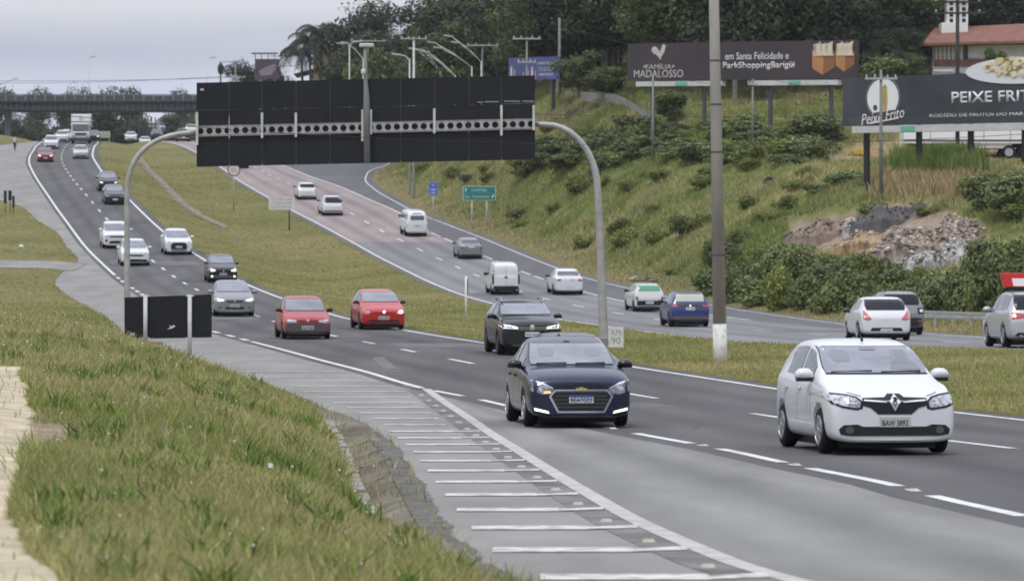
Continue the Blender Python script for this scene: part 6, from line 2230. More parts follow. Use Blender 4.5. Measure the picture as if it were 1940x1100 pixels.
heap('white debris scattered below the dark grey spoil heap', 'debris_heap', 1640, 427, 90, 20, 208, rubw, 4, 300, [rubl, rubw])
heap('big pinkish heap of broken brick rubble', 'rubble_heap', 1768, 456, 215, 56, 201, rub, 5, 2600, [rubl, rubr, rub, rubp, rubd, rub])
heap('pale heap of concrete debris and pipes at the foot of the brick rubble', 'debris_heap', 1790, 487, 160, 34, 194, rubw, 6, 520, [rubl, rubw, rubd])
# yellow machine bucket by the billboard post
yb0 = thing('yellow_container', 'yellow metal skip lying by the first post of the fish billboard', 'skip')
X, dd, z = ground_hit(1632, 294, 180, 300)
yb0.location = (X, dd, z)
m_y = mat('machine_yellow', (.5, .33, .04), .6, var=.2, vscale=2)
MB().prism([(-.65, 0), (.55, 0), (.75, .28), (.55, .42), (-.1, .5), (-.7, .32)], -.5, .5).build('shell', [m_y], yb0, bevel=.03)
MB().prism([(-.2, .42), (.3, .42), (.25, .52), (-.15, .53)], -.3, .3).build('lid', [rubl], yb0)
# culvert mouth
X, dd, z = ground_hit(1460, 349, 150, 300)
cv = thing('culvert', 'dark culvert mouth in the grassy slope right of the thick concrete pole', 'culvert', (X, dd, z))
MB().prism([(-.5, -.1), (.5, -.1), (.46, .25), (.2, .38), (-.25, .38), (-.47, .22)], -.5, .5).build('opening', [post_dark], cv)
MB().prism([(-.6, .2), (-.5, .2), (-.27, .40), (.22, .40), (.48, .24), (.58, .24), (.3, .5), (-.32, .5)], -.55, .5).build('lip', [m_drain], cv)
# grey rubble wall on the slope under the rooster billboard
wpts = [(1070, 181), (1100, 183), (1135, 186), (1165, 190), (1185, 198), (1205, 210), (1225, 224), (1240, 236)]
sw = None
mb = MB()
prev = None
w0 = None
for x, y in wpts:
    X, dd, z = ground_hit(x, y + 8, 200, 400)
    if w0 is None:
        w0 = Vector((X, dd, z))
    q = Vector((X, dd, z)) - w0
    if prev is not None:
        A, B = prev, q
        n_ = Vector((0, .5, 0))
        u_ = Vector((0, 0, .75))
        g_ = Vector((0, 0, .5))
        mb.add([A - g_, B - g_, B + u_, A + u_, A - g_ + n_, B - g_ + n_, B + u_ + n_, A + u_ + n_], [(0, 1, 2, 3), (7, 6, 5, 4), (3, 2, 6, 7), (0, 4, 5, 1), (0, 3, 7, 4), (1, 5, 6, 2)])
    prev = q
sw = mb.build('stone_wall', [mat('slope_stone', (.16, .155, .15), .95, rgb2=(.27, .25, .23), vscale=2, bump=.8, bscale=5)], None)
sw.location = w0
tag(sw, 'grey stone retaining wall running down the slope under the rooster billboard', 'wall')
# ================================================================ vegetation
leaf_m = mat('leaves', (1, 1, 1), .6, attr='Col', spec=.25, trans=.18)
grass_m = mat('grass_blades', (1, 1, 1), .75, attr='Col', spec=.2, trans=.35)
bark = mat('bark', (.075, .06, .048), .95, var=.3, vscale=6)
bark_pale = mat('pale_bark', (.25, .235, .21), .9, var=.2, vscale=4)
blossom_m = mat('white_blossom', (.55, .56, .52), .7)
for m_ in (leaf_m,):
    t = m_.node_tree
    oi = t.nodes.new('ShaderNodeObjectInfo')
    mr = t.nodes.new('ShaderNodeMapRange')
    mr.inputs['To Min'].default_value = .72
    mr.inputs['To Max'].default_value = 1.3
    t.links.new(oi.outputs['Random'], mr.inputs['Value'])
    at = [n_ for n_ in t.nodes if n_.type == 'ATTRIBUTE'][0]
    vm = t.nodes.new('ShaderNodeVectorMath')
    vm.operation = 'SCALE'
    t.links.new(at.outputs['Color'], vm.inputs[0])
    t.links.new(mr.outputs[0], vm.inputs['Scale'])
    for n_ in t.nodes:
        if n_.type == 'BSDF_PRINCIPLED':
            t.links.new(vm.outputs[0], n_.inputs['Base Color'])
        if n_.type == 'BSDF_TRANSLUCENT':
            t.links.new(vm.outputs[0], n_.inputs['Color'])


def leaves(pos, nrm, size, colr, rs, long=1.5):
    n = len(pos)
    nrm = nrm / np.linalg.norm(nrm, axis=1, keepdims=True)
    a = np.cross(nrm, rs.normal(size=(n, 3)))
    a /= np.linalg.norm(a, axis=1, keepdims=True) + 1e-9
    b = np.cross(nrm, a)
    s = size[:, None]
    V = np.stack([pos - a * s * .5 * long, pos + b * s * .42 + nrm * s * .08, pos + a * s * .5 * long, pos - b * s * .42 + nrm * s * .08], 1)
    Fc = np.arange(n * 4).reshape(-1, 4)
    return V.reshape(-1, 3), Fc, np.repeat(colr, 4, 0)


def crown_mesh(lobes, n, leaf, c1, c2, seed, up=.35, hollow=.62):
    rs = np.random.default_rng(seed)
    L_ = np.array(lobes, float)
    vol = (L_[:, 3] * L_[:, 4] * L_[:, 5]) ** .67
    k = rs.choice(len(L_), n, p=vol / vol.sum())
    dr_ = rs.normal(size=(n, 3))
    dr_ /= np.linalg.norm(dr_, axis=1, keepdims=True)
    rad = hollow + (1 - hollow) * rs.random(n) ** .6 + .10 * rs.normal(size=n)
    bump_ = 1 + .16 * np.sin(dr_[:, 0] * 6 + k) * np.sin(dr_[:, 2] * 7 + 2 * k)
    pos = L_[k, :3] + dr_ * L_[k, 3:6] * (rad * bump_)[:, None]
    nrm = dr_ + .9 * rs.normal(size=(n, 3)) * .6 + np.array([0, 0, up])
    t = np.clip(rs.normal(.45, .28, n) + .22 * np.sin(k * 2.1), 0, 1)[:, None]
    colr = (np.array(c1) * (1 - t) + np.array(c2) * t) * np.exp(rs.normal(0, .22, n))[:, None]
    v, f, c_ = leaves(pos, nrm, leaf * rs.uniform(.6, 1.4, n), colr, rs)
    return np_mesh(v, f, np.full(len(f), 4), c_)


def rlobes(seed, R_, H_, n, base=0.0, flat=1.0):
    r_ = random.Random(seed)
    out = [(0, 0, base + H_ * .5, R_ * .7, R_ * .7, H_ * .45)]
    for i in range(n):
        a, q = r_.uniform(0, 6.283), r_.uniform(.25, .8)
        z = base + H_ * r_.uniform(.2, .9)
        f = math.sqrt(max(.15, 1 - ((z - base) / H_ * 2 - 1) ** 2 * .8))
        s_ = R_ * r_.uniform(.28, .48)
        out.append((math.cos(a) * R_ * q * f, math.sin(a) * R_ * q * f, z, s_, s_, s_ * .8 * flat))
    return out


def trunk_mesh(h, r, seed, limbs=4, spread=1.5):
    r_ = random.Random(seed)
    mb = MB()
    mb.tube([(0, 0, -.5), (r_.uniform(-.1, .1), 0, h * .5), (r_.uniform(-.3, .3), r_.uniform(-.3, .3), h)], [r, r * .75, r * .45], 8)
    for i in range(limbs):
        a = r_.uniform(0, 6.283)
        z = h * r_.uniform(.55, .95)
        mb.tube([(0, 0, z), (math.cos(a) * spread * .5, math.sin(a) * spread * .5, z + spread * .5), (math.cos(a) * spread, math.sin(a) * spread, z + spread * 1.1)], [r * .4, r * .28, r * .12], 6)
    return mb.mesh()


DK1, DK2 = (.022, .031, .016), (.070, .088, .040)
MD1, MD2 = (.045, .066, .02), (.125, .155, .045)
LT1, LT2 = (.09, .12, .026), (.20, .22, .055)


class Proto:
    def __init__(s, cr, tr, bm=None):
        s.cr, s.tr = cr, tr
        cr.materials.append(leaf_m)
        if tr:
            tr.materials.append(bm or bark)
        c = np.empty(len(cr.vertices) * 3, np.float32)
        cr.vertices.foreach_get('co', c)
        c = c.reshape(-1, 3)
        s.top = float(np.percentile(c[:, 2], 99.5))
        s.wide = float(np.percentile(c[:, 0], 99) - np.percentile(c[:, 0], 1))

    def put(s, name, label, cat, loc, rot, sc_, group=None, extra=None):
        t = thing(name, label, cat, loc, (0, 0, rot), group)
        t.scale = sc_ if isinstance(sc_, tuple) else (sc_,) * 3
        if s.tr:
            o = bpy.data.objects.new('trunk', s.tr)
            col.objects.link(o)
            o.parent = t
        o = bpy.data.objects.new('crown', s.cr)
        col.objects.link(o)
        o.parent = t
        if extra:
            o = bpy.data.objects.new('blossom', extra)
            col.objects.link(o)
            o.parent = t
        return t


woods = []
for i in range(6):
    Hc, Rc, hb = (10, 4.2, 2.6) if i % 2 else (12, 3.7, 2.4)
    woods.append(Proto(crown_mesh(rlobes(40 + i, Rc, Hc, 20, hb), 8200, .26, DK1 if i < 4 else MD1, DK2 if i < 4 else (.12, .145, .05), 60 + i), trunk_mesh(hb + 4, .22, i, 5, 2.2), bark if i % 3 else bark_pale))
light = [Proto(crown_mesh(rlobes(140 + i, 3.0, 5.5, 14, 1.6), 5000, .24, MD1, MD2, 160 + i), trunk_mesh(4, .14, i, 4, 1.4)) for i in range(3)]
bush = [Proto(crown_mesh(rlobes(240 + i, 1.25, 1.9, 13, .0), 3600, .12, (.085, .115, .04) if i % 2 else (.07, .095, .036), (.20, .24, .085) if i % 2 else (.17, .205, .075), 260 + i, hollow=.55), None) for i in range(4)]
bushl = [Proto(crown_mesh(rlobes(340 + i, 1.3, 1.3, 12, .0), 3400, .105, LT1, LT2, 360 + i, hollow=.5), None) for i in range(2)]

# ---- the dense wood on the hill
WL = 'dark evergreen tree in the dense wood covering the hill'
wr = random.Random(11)
cnt = 0
for d in (298, 308, 318, 328, 340, 353, 367, 382, 398, 415, 434):
    x = 700.0
    while x < 2060:
        x += wr.uniform(44, 70) * 330 / d
        dd = d + wr.uniform(-4, 4)
        ok = (1240 < x < 1640) if d < 302 else (1200 < x < 1735) if d < 312 else (1235 < x < 1745) if d < 322 else (1215 < x) if d < 335 else (985 < x) if d < 350 else (975 < x) if d < 378 else (800 < x)
        if d >= 398 and x < 775:
            ok = False
        if d > 320:
            ok = ok or x > 1640
        if not ok:
            continue
        X = (x - CX) / F * dd
        if X > float(BR(dd)) + 3:
            woods[wr.randrange(6)].put('forest_tree', WL, 'tree', (X, dd, gz(X, dd) - .3), wr.uniform(0, 6.28), wr.uniform(.8, 1.25), 'trees of the dense wood on the hill')
            cnt += 1
print('wood', cnt)


def by_px(p, name, label, cat, x, ytop, ybot, d, wpx, group=None, seed=0, z=None, hit=False):
    """Stand a plant so that its height and width match what the photo shows at that distance."""
    if hit:
        d = ground_hit(x, ybot, 100, 420)[1]
    X = (x - CX) / F * d
    zg = gz(X, d) if z is None else z
    h = P(x, ytop, d).z - zg
    k = h / p.top
    kx = (wpx * d / F) / p.wide
    return p.put(name, label, cat, (X, d, zg - .15), seed * 1.7, (kx, kx, k), group)


# trees and undergrowth beside and behind the terracotta roofed house
for i, (x, yt, d, w_) in enumerate(((1642, 20, 300, 75), (1665, 55, 296, 70), (1690, 10, 306, 85), (1715, 50, 300, 70), (1735, 0, 309, 90), (1752, 60, 303, 55), (1770, -30, 318, 100), (1800, -40, 326, 100), (1845, -30, 330, 100), (1890, -40, 322, 110), (1935, -35, 325, 110), (1975, -40, 322, 110),
                                   (1640, -20, 318, 110), (1700, -40, 322, 110), (1655, 95, 292, 60), (1700, 92, 293, 60), (1735, 98, 296, 50))):
    by_px(woods[i % 6], 'forest_tree', WL, 'tree', x, yt, 0, d, w_, 'trees of the dense wood on the hill', i)
# wood edge to the left, beyond the ramp
for i, (x, yt, d, w_, lab) in enumerate(((800, 2, 450, 110, 'tall dark tree at the left edge of the dense wood, against the sky'), (850, -30, 440, 130, 'tall dark tree just right of the wood edge tree'),
                                         (770, 60, 455, 70, 'smaller dark tree below the left edge of the dense wood'))):
    by_px(woods[i], 'forest_tree', lab, 'tree', x, yt, 0, d, w_, None, i)
by_px(woods[1], 'broadleaf_tree', 'big spreading dark tree right of the palms, against the sky', 'tree', 686, 0, 0, 490, 150, None, 4)
by_px(woods[3], 'broadleaf_tree', 'dark tree filling the space below the big spreading tree', 'tree', 712, 58, 0, 470, 120, None, 3)
by_px(woods[0], 'broadleaf_tree', 'dark rounded tree between the yellow house and the dim lamp', 'tree', 655, 85, 0, 475, 90, None, 2)
for i, (x, yt, w_, d, lab) in enumerate(((735, 95, 85, 440, 'light green tree above the middle of the gantry sign'), (690, 118, 60, 445, 'light green shrubby tree left of the gantry mast head'), (775, 112, 60, 425, 'light green tree left of the wide crossarm pole'),
                                         (800, 50, 60, 425, 'yellowish green tree in front of the left wood edge'), (860, 75, 90, 405, 'olive green tree behind the double lamps'), (930, 60, 80, 395, 'olive tree behind the thin crossarm pole'))):
    by_px(light[i % 3], 'light_tree', lab, 'tree', x, yt, 0, d, w_, 'lighter trees in front of the wood', i)
by_px(light[0], 'light_tree', 'bright rounded tree right of the tall plain pole', 'tree', 1098, 96, 192, 305, 82, None, 5, hit=True)
by_px(light[1], 'light_tree', 'small rounded tree below the left end of the rooster billboard', 'tree', 1266, 172, 240, 268, 62, None, 2, hit=True)
by_px(light[2], 'light_tree', 'mid green tree between the bright rounded tree and the rooster billboard', 'tree', 1150, 125, 190, 312, 70, None, 1, hit=True)
by_px(light[1], 'light_tree', 'arching green tree above the left end of the charcoal billboard', 'tree', 1668, 106, 0, 285, 90, None, 6)
by_px(light[2], 'garden_tree', 'small garden tree in front of the terracotta roofed house', 'tree', 1888, 88, 0, 285, 36, None, 7)
by_px(bush[0], 'broadleaf_plant', 'dark cluster of broad leaved plants left of the charcoal billboard', 'shrub', 1540, 212, 268, 245, 105, None, 1, hit=True)
by_px(bush[2], 'broadleaf_plant', 'dark broad leaved plants right of the thick concrete pole, below the billboard strip', 'shrub', 1405, 214, 262, 250, 85, None, 2, hit=True)

# ---- palms
def palm(label, x, ytop, d, n=15, ln=3.0, seed=0, dz=None):
    r_ = random.Random(seed)
    X = (x - CX) / F * d
    zg = gz(X, d) - .3 if dz is None else dz
    h = P(x, ytop, d).z - zg - ln * .35
    t = thing('palm_tree', label, 'palm', (X, d, zg), group='palms by the yellow house' if dz is None else None)
    MB().tube([(0, 0, 0), (.2, 0, h * .5), (0, 0, h)], [.28, .2, .16], 8).build('trunk', [bark], t, True)
    V, Fc, C_ = [], [], []
    for i in range(n):
        a = 2 * math.pi * i / n + r_.uniform(-.2, .2)
        e0 = r_.uniform(.1, 1.2)
        pts = []
        for j in range(9):
            u = j / 8
            rr_ = ln * u * (.95 if e0 < .6 else .8)
            pts.append(Vector((math.cos(a) * rr_, math.sin(a) * rr_, h + ln * (math.sin(e0) * u * 1.1 - (1.15 - .25 * math.sin(e0)) * u * u))))
        side = Vector((-math.sin(a), math.cos(a), 0))
        for j in range(1, 9):
            for s_ in (-1, 1):
                for q in range(2):
                    p0 = pts[j - 1].lerp(pts[j], q / 2)
                    p1 = pts[j - 1].lerp(pts[j], q / 2 + .4)
                    tip = p0 + side * s_ * ln * .26 * (1 - .5 * j / 9) + Vector((0, 0, -ln * .17)) + (pts[j] - pts[j - 1]) * .5
                    b_ = len(V)
                    V += [p0, p1, tip]
                    Fc += [b_, b_ + 1, b_ + 2]
                    C_ += [np.array((.018, .026, .013)) * r_.uniform(.7, 1.4)] * 3
    me = np_mesh(np.array([tuple(v) for v in V]), Fc, np.full(len(Fc) // 3, 3), np.array(C_))
    link('fronds', me, t, [leaf_m])
    return t


palm('lowest palm, left one of the three by the yellow house', 571, 82, 505, 24, 3.8, 1)
palm('middle palm of the three by the yellow house', 586, 58, 512, 24, 3.9, 2)
palm('tallest palm, right one of the three by the yellow house', 607, 40, 520, 26, 4.4, 3)

# ---- trees seen below and above the bridge
G0 = ZC + 22.9
for i, (x, yt, w_, d, p, lab) in enumerate(((182, 203, 70, 640, 0, 'big dark tree under the bridge behind the box truck'), (65, 224, 34, 660, 1, 'rounded dark tree under the bridge left of the white queue'), (40, 236, 40, 640, 3, 'low dark trees by the grass bank under the bridge'),
                                            (125, 238, 40, 690, 2, 'low tree under the bridge left of the box truck'), (90, 246, 40, 640, 4, 'bushy tree under the bridge above the white queue'), (235, 240, 42, 650, 0, 'dark tree under the bridge left of the bare trunks'), (275, 228, 70, 680, 1, 'wide dark tree under the bridge behind the bare trunks'),
                                            (332, 218, 40, 640, 5, 'green tree by the right bridge pier'), (356, 215, 40, 650, 4, 'green tree right of the right bridge pier'), (8, 169, 45, 720, 2, 'tree top above the bridge railing at the left edge'), (72, 167, 50, 760, 0, 'flat tree top above the bridge railing, second from the left edge'),
                                            (138, 166, 46, 740, 1, 'tree top above the bridge railing under the curved lamp'), (240, 166, 60, 750, 3, 'long tree top above the bridge railing, right of the curved lamp'), (196, 173, 40, 760, 2, 'low tree top above the bridge railing between two taller ones'), (340, 171, 50, 740, 0, 'tree top above the bridge railing beside the gantry sign'),
                                            (462, 116, 75, 552, 0, 'dark tree left of the purple billboard'), (505, 140, 90, 556, 2, 'dark bushes below the purple billboard'), (532, 126, 52, 550, 1, 'dark tree right of the purple billboard'), (640, 120, 60, 500, 4, 'dark green tree between the yellow house and the gantry mast'))):
    by_px(woods[p], 'distant_tree', lab, 'tree', x, yt, 0, d, w_ * (1 if x > 440 else 1.45), None, i, None if x > 440 else G0)
palm('drooping palm under the bridge left of the right pier', 322, 212, 640, 14, 3.6, 5, G0)
for i, x in enumerate((246, 255, 263, 268, 275, 287, 294)):
    d = 645 + i
    t = thing('bare_trunk', 'slim bare tree trunk standing in a row under the bridge', 'tree trunk', ((x - CX) / F * d, d, G0), group='bare trunks under the bridge')
    MB().tube([(0, 0, 0), (.1, 0, 4), (0, 0, 7.6)], [.16, .13, .1], 7).build('trunk', [bark], t)
q = crown_mesh([(0, 0, 1 + k * .75, 1.3 - .16 * k, 1.3 - .16 * k, .5) for k in range(8)], 1200, .4, DK1, DK2, 77)
Proto(q, trunk_mesh(5.5, .15, 3, 0)).put('conifer', 'narrow dark conifer under the bridge left of the bare trunks', 'tree', ((240 - CX) / F * 655, 655, G0), 0, 1.0)
t = thing('flat_crowned_tree', 'flat crowned tree beside the left bridge pier', 'tree', ((16 - CX) / F * 640, 640, G0))
Pq = crown_mesh([(0, 0, 4.8, 2.6, 2.6, .5), (-1.2, 0, 4.6, 1.4, 1.4, .4), (1.3, 0, 4.7, 1.4, 1.4, .4)], 900, .35, DK1, DK2, 78)
Pq.materials.append(leaf_m)
link('crown', Pq, t)
MB().tube([(0, 0, -.5), (.1, 0, 4.6)], [.2, .12], 7).build('trunk', [bark], t)
# white building below the bridge
wb2 = thing('warehouse', 'white warehouse seen under the bridge right of the bare trunks', 'building', ((318 - CX) / F * 660, 660, G0))
MB().box((0, 2, 1.2), (5.5, 4, 5.0)).build('wall', [plaster], wb2)
MB().box((0, 2, 3.85), (6, 4.5, .3)).build('roof', [strip_m], wb2)
MB().box((.6, -.03, 1.0), (1.2, .1, 1.6)).build('door', [greyp], wb2)

# ---- bushes on the slope (surveyed one by one)
BG = 'bushes along the foot of the slope'
bl = []
fr = random.Random(21)
spots = [(1345, 560, 60, 70, 0), (1395, 575, 70, 80, 2), (1440, 580, 70, 70, 0), (1480, 588, 75, 80, 2), (1530, 590, 80, 78, 1), (1580, 595, 80, 90, 0), (1625, 590, 90, 80, 2), (1380, 520, 60, 60, 2), (1425, 530, 80, 62, 0), (1475, 540, 80, 70, 2), (1520, 545, 80, 70, 0),
         (1565, 545, 85, 70, 2), (1610, 545, 80, 68, 0), (1655, 550, 80, 66, 2), (1700, 560, 75, 70, 0), (1740, 590, 70, 80, 2), (1780, 600, 70, 90, 0), (1820, 605, 75, 100, 2), (1860, 605, 80, 110, 0), (1900, 605, 80, 120, 2), (1940, 610, 80, 120, 0),
         (1870, 540, 80, 80, 2), (1915, 545, 80, 90, 0), (1735, 545, 55, 45, 1), (1800, 560, 70, 62, 1), (1355, 510, 50, 55, 0), (1500, 500, 60, 36, 1), (1560, 508, 60, 34, 1), (1450, 500, 60, 40, 1), (1620, 512, 50, 24, 1), (1680, 520, 50, 24, 1)]
colw = ['dark green bush', 'mid green leafy bush', 'dusky green bush']
for i, (x, yb, w_, h_, p) in enumerate(spots):
    X, d, z = ground_hit(x, min(yb, 606), 120, 300)
    by_px(bushl[i % 2] if i % 5 == 3 else bush[(p, 1, 3, p)[i % 4]], 'bush', 'leafy green bush in the thick band at the foot of the slope', 'bush', x, yb - h_ * fr.uniform(.72, 1.2), yb, d, w_ * fr.uniform(.85, 1.25), BG, i)
bb = by_px(bushl[0], 'bright_bush', 'bright yellow green arching bush behind the grey boxy SUV', 'bush', 1695, 531, 600, 163, 90, None, 3)
# flowering shrubs right of it
rs = np.random.default_rng(5)
for i, (x, yb, w_, h_, lab) in enumerate(((1765, 600, 70, 92, 'shrub dotted with white flowers right of the grey boxy SUV'), (1830, 604, 75, 100, 'taller shrub dotted with white flowers above the guardrail'), (1890, 606, 80, 128, 'dark shrub with few white flowers behind the silver SUV'))):
    X, d, z = ground_hit(x, yb - 6, 120, 300)
    d -= 1.5
    n = 130
    pr = bush[2]
    vv = np.array([v.co[:] for v in pr.cr.vertices])[rs.integers(0, len(pr.cr.vertices), n)]
    vv[:, 1] -= .05
    v_, f_, c_ = leaves(vv * np.array([1.03, 1.06, 1.03]), np.tile([0, -1., .4], (n, 1)) + .4 * rs.normal(size=(n, 3)), rs.uniform(.05, .11, n), np.full((n, 3), .5), rs, 1.0)
    me = np_mesh(v_, f_, np.full(len(f_), 4), c_)
    me.materials.append(blossom_m)
    t = by_px(pr, 'flowering_shrub', lab, 'shrub', x, yb - h_, yb, d, w_, None, i + 3)
    o = bpy.data.objects.new('blossom', me)
    col.objects.link(o)
    o.parent = t
# scattered bushes over the slope
SG = 'low bushes scattered over the green slope'
spots2 = [(1110, 470, 50, 30), (1190, 462, 60, 34), (1310, 440, 70, 40), (1050, 400, 40, 22), (1095, 355, 40, 30), (1150, 352, 36, 22), (1190, 360, 36, 24), (1240, 400, 40, 20), (1385, 300, 60, 40), (1430, 305, 70, 42), (1480, 305, 70, 44), (1530, 306, 60, 40), (1330, 300, 60, 36), (1285, 300, 60, 30),
          (1215, 300, 50, 26), (1150, 300, 50, 26), (1600, 345, 60, 26), (1550, 370, 50, 26), (1500, 360, 50, 24), (1870, 395, 70, 66), (1915, 410, 80, 84), (1840, 370, 50, 40), (1940, 400, 60, 80), (1650, 400, 50, 22), (1760, 405, 46, 22), (1420, 390, 50, 24), (1460, 420, 60, 24), (1400, 460, 60, 30),
          (1280, 520, 40, 18), (1060, 320, 50, 30), (1100, 262, 60, 22), (1180, 262, 50, 22), (1040, 250, 40, 24), (1310, 262, 50, 22), (1470, 268, 50, 22), (1340, 350, 60, 24), (1250, 340, 60, 24), (990, 430, 40, 18), (930, 345, 50, 22), (870, 335, 50, 22), (800, 325, 50, 20), (1000, 330, 60, 30)]
for i, (x, yb, w_, h_) in enumerate(spots2):
    X, d, z = ground_hit(x, yb, 130, 420)
    p = bush[1 + i % 2 * 2] if (12 <= i <= 17 or i == 11) else bushl[i % 2]
    if i in (19, 20, 22):
        p = bush[2]
    by_px(p, 'bush', 'low green bush growing on the grassy slope beside the far road', 'bush', x, yb - h_, yb, d, w_ * 1.1, SG, i)
for i in range(46):
    x = 1000 + 565 * (i / 46) + fr.uniform(-12, 12)
    yb = fr.uniform(250, 312) if x > 1180 else fr.uniform(272, 318)
    X, d, z = ground_hit(x, yb, 130, 420)
    by_px(bush[(1, 3, 2, 3)[i % 4]], 'bush', 'mid green scrub bush in the merging band below the rooster billboard', 'bush', x, yb - fr.uniform(20, 40), yb, d, fr.uniform(50, 95), 'scrub bushes below the rooster billboard', i)
for i in range(60):
    x, y = fr.uniform(780, 1935), fr.uniform(255, 545)
    X, d, z = ground_hit(x, y, 120, 420)
    v = X - float(BR(d))
    if v < 4 or d > 400 or (1500 < x < 1870 and 385 < y < 505) or (x > 1560 and 255 < y < 330):
        continue
    k = fr.uniform(.35, .8)
    (bush[1 + i % 2 * 2] if i % 6 == 0 else bushl[i // 2 % 2]).put('bush', 'low green bush growing on the grassy slope beside the far road', 'bush', (X, d, z - .15), fr.uniform(0, 6), (k * 1.3, k * 1.3, k * .8), SG)


# ---- grass
def blades(name, X, D, h, wd, colr, rs, lean=.35, zoff=-.02, kind='stuff', tip_col=None):
    n = len(X)
    Z = zground(X, D) + ZC + zoff
    a = rs.uniform(0, 2 * np.pi, n)
    ln = h * rs.uniform(.1, lean * 2, n)
    dx, dy = np.cos(a) * ln, np.sin(a) * ln
    s = rs.uniform(-.6, .6, n)
    wx, wy = np.cos(s) * wd / 2, np.sin(s) * wd / 2
    V = np.empty((n, 5, 3))
    V[:, 0] = np.stack([X - wx, D - wy, Z], 1)
    V[:, 1] = np.stack([X + wx, D + wy, Z], 1)
    V[:, 2] = np.stack([X + wx * .75 + dx * .35, D + wy * .75 + dy * .35, Z + h * .6], 1)
    V[:, 3] = np.stack([X - wx * .75 + dx * .35, D - wy * .75 + dy * .35, Z + h * .6], 1)
    V[:, 4] = np.stack([X + dx, D + dy, Z + h], 1)
    b = np.arange(n) * 5
    fq = np.stack([b, b + 1, b + 2, b + 3], 1)
    ft = np.stack([b + 3, b + 2, b + 4], 1)
    ff = np.concatenate([fq, ft], 1).ravel()
    sz = np.tile([4, 3], n)
    cc = np.repeat(colr[:, None, :], 5, 1)
    if tip_col is not None:
        cc[:, 4] = tip_col
        cc[:, 2:4] = (cc[:, 2:4] + tip_col[:, None, :]) / 2
    me = np_mesh(V.reshape(-1, 3), ff, sz, cc.reshape(-1, 3))
    return tag(link(name, me, None, [grass_m]), kind=kind)


rs = np.random.default_rng(3)
GRN, STR, RED = np.array((.175, .225, .048)), np.array((.44, .39, .19)), np.array((.34, .25, .16))


def grass_cols(X, D, n, rs, dry=0.0, sp=.2):
    t = np.clip(.50 + dry + .36 * wob(X, D, 2.2, 5) + .2 * wob(X, D, .9, 8) * sp * 5 + .25 * wob(X, D, 7.0, 21) + rs.normal(0, sp, n), 0, 1)[:, None]
    c_ = GRN * (1 - t) + STR * t
    r_ = (np.clip(wob(X, D, 1.6, 11) * .6 + rs.normal(0, .3, n), 0, 1) * .5)[:, None]
    return (c_ * (1 - r_) + RED * r_) * np.exp(rs.normal(0, sp, n))[:, None]


Xs, Ds = [], []
for d0, d1, dens in ((11, 20, 1300), (20, 32, 900), (32, 48, 480), (48, 72, 240), (72, 110, 120), (110, 170, 35)):
    wdt = 3.5 + d1 * .14
    n = int((d1 - d0) * wdt * dens)
    D = rs.uniform(d0, d1, n)
    X = SL(D) - .02 - wdt * rs.random(n) ** 1.0
    keep = np.abs(X / D) < .155
    Xs.append(X[keep])
    Ds.append(D[keep])
X, D = np.concatenate(Xs), np.concatenate(Ds)
Zr = zground(X, D)
ppx, ppy = CX + F * X / D, CY - F * Zr / D
n1_, n3_ = wob(X, D, 3.0), wob(X, D, 1.1, 6)
on_track = inpoly(ppx + 14 * n3_, ppy + 10 * n1_, [(-600, 690), (30, 695), (60, 760), (75, 800), (35, 880), (25, 960), (45, 1050), (110, 1100), (150, 1300), (-900, 1300)]) | inpoly(ppx, ppy, [(60, 800), (140, 805), (150, 835), (60, 850)])
u = SL(D) - X
drain = inpoly(ppx + 8 * n3_, ppy + 8 * n1_, [(585, 768), (660, 776), (770, 850), (860, 985), (1010, 1105), (910, 1105), (790, 1010), (710, 985), (662, 880), (610, 800)])
thin = rs.random(len(X))
keep = ~(on_track & (thin < .992)) & ~(drain & (thin < .965)) & ~((u < .5) & (thin < .7) & (D < 75))
X, D = X[keep], D[keep]
n = len(X)
hh = rs.uniform(.05, .135, n) * (1 + .5 * np.clip(wob(X, D, 2.5, 3), -1, 1)) * np.where(rs.random(n) < .05, 1.7, 1)
cols_ = grass_cols(X, D, n, rs, -.05)
blades('grass', X, D, hh, rs.uniform(.005, .009, n) * (1 + D / 50), cols_, rs, .5)
wc = np.random.default_rng(44)
cx_, cd_ = [], []
for _ in range(230):
    d0 = 13 + 60 * wc.random() ** 1.5
    x0 = float(SL(d0)) - .25 - (3 + d0 * .1) * wc.random()
    m_ = 26
    cx_.append(x0 + wc.normal(0, .07, m_))
    cd_.append(d0 + wc.normal(0, .10, m_))
cx_, cd_ = np.concatenate(cx_), np.concatenate(cd_)
kk_ = ~inpoly(CX + F * cx_ / cd_, CY - F * zground(cx_, cd_) / cd_, [(560, 760), (660, 770), (775, 850), (870, 985), (1020, 1105), (900, 1105), (780, 1010), (700, 985), (650, 880), (600, 800)]) & ~inpoly(CX + F * cx_ / cd_, CY - F * zground(cx_, cd_) / cd_, [(-600, 690), (30, 695), (75, 800), (35, 880), (110, 1100), (150, 1300), (-900, 1300)])
cx_, cd_ = cx_[kk_], cd_[kk_]
n = len(cx_)
blades('weeds', cx_, cd_, wc.uniform(.10, .26, n), wc.uniform(.012, .028, n), np.tile((.12, .185, .04), (n, 1)) * np.exp(wc.normal(0, .28, n))[:, None], wc, .5)
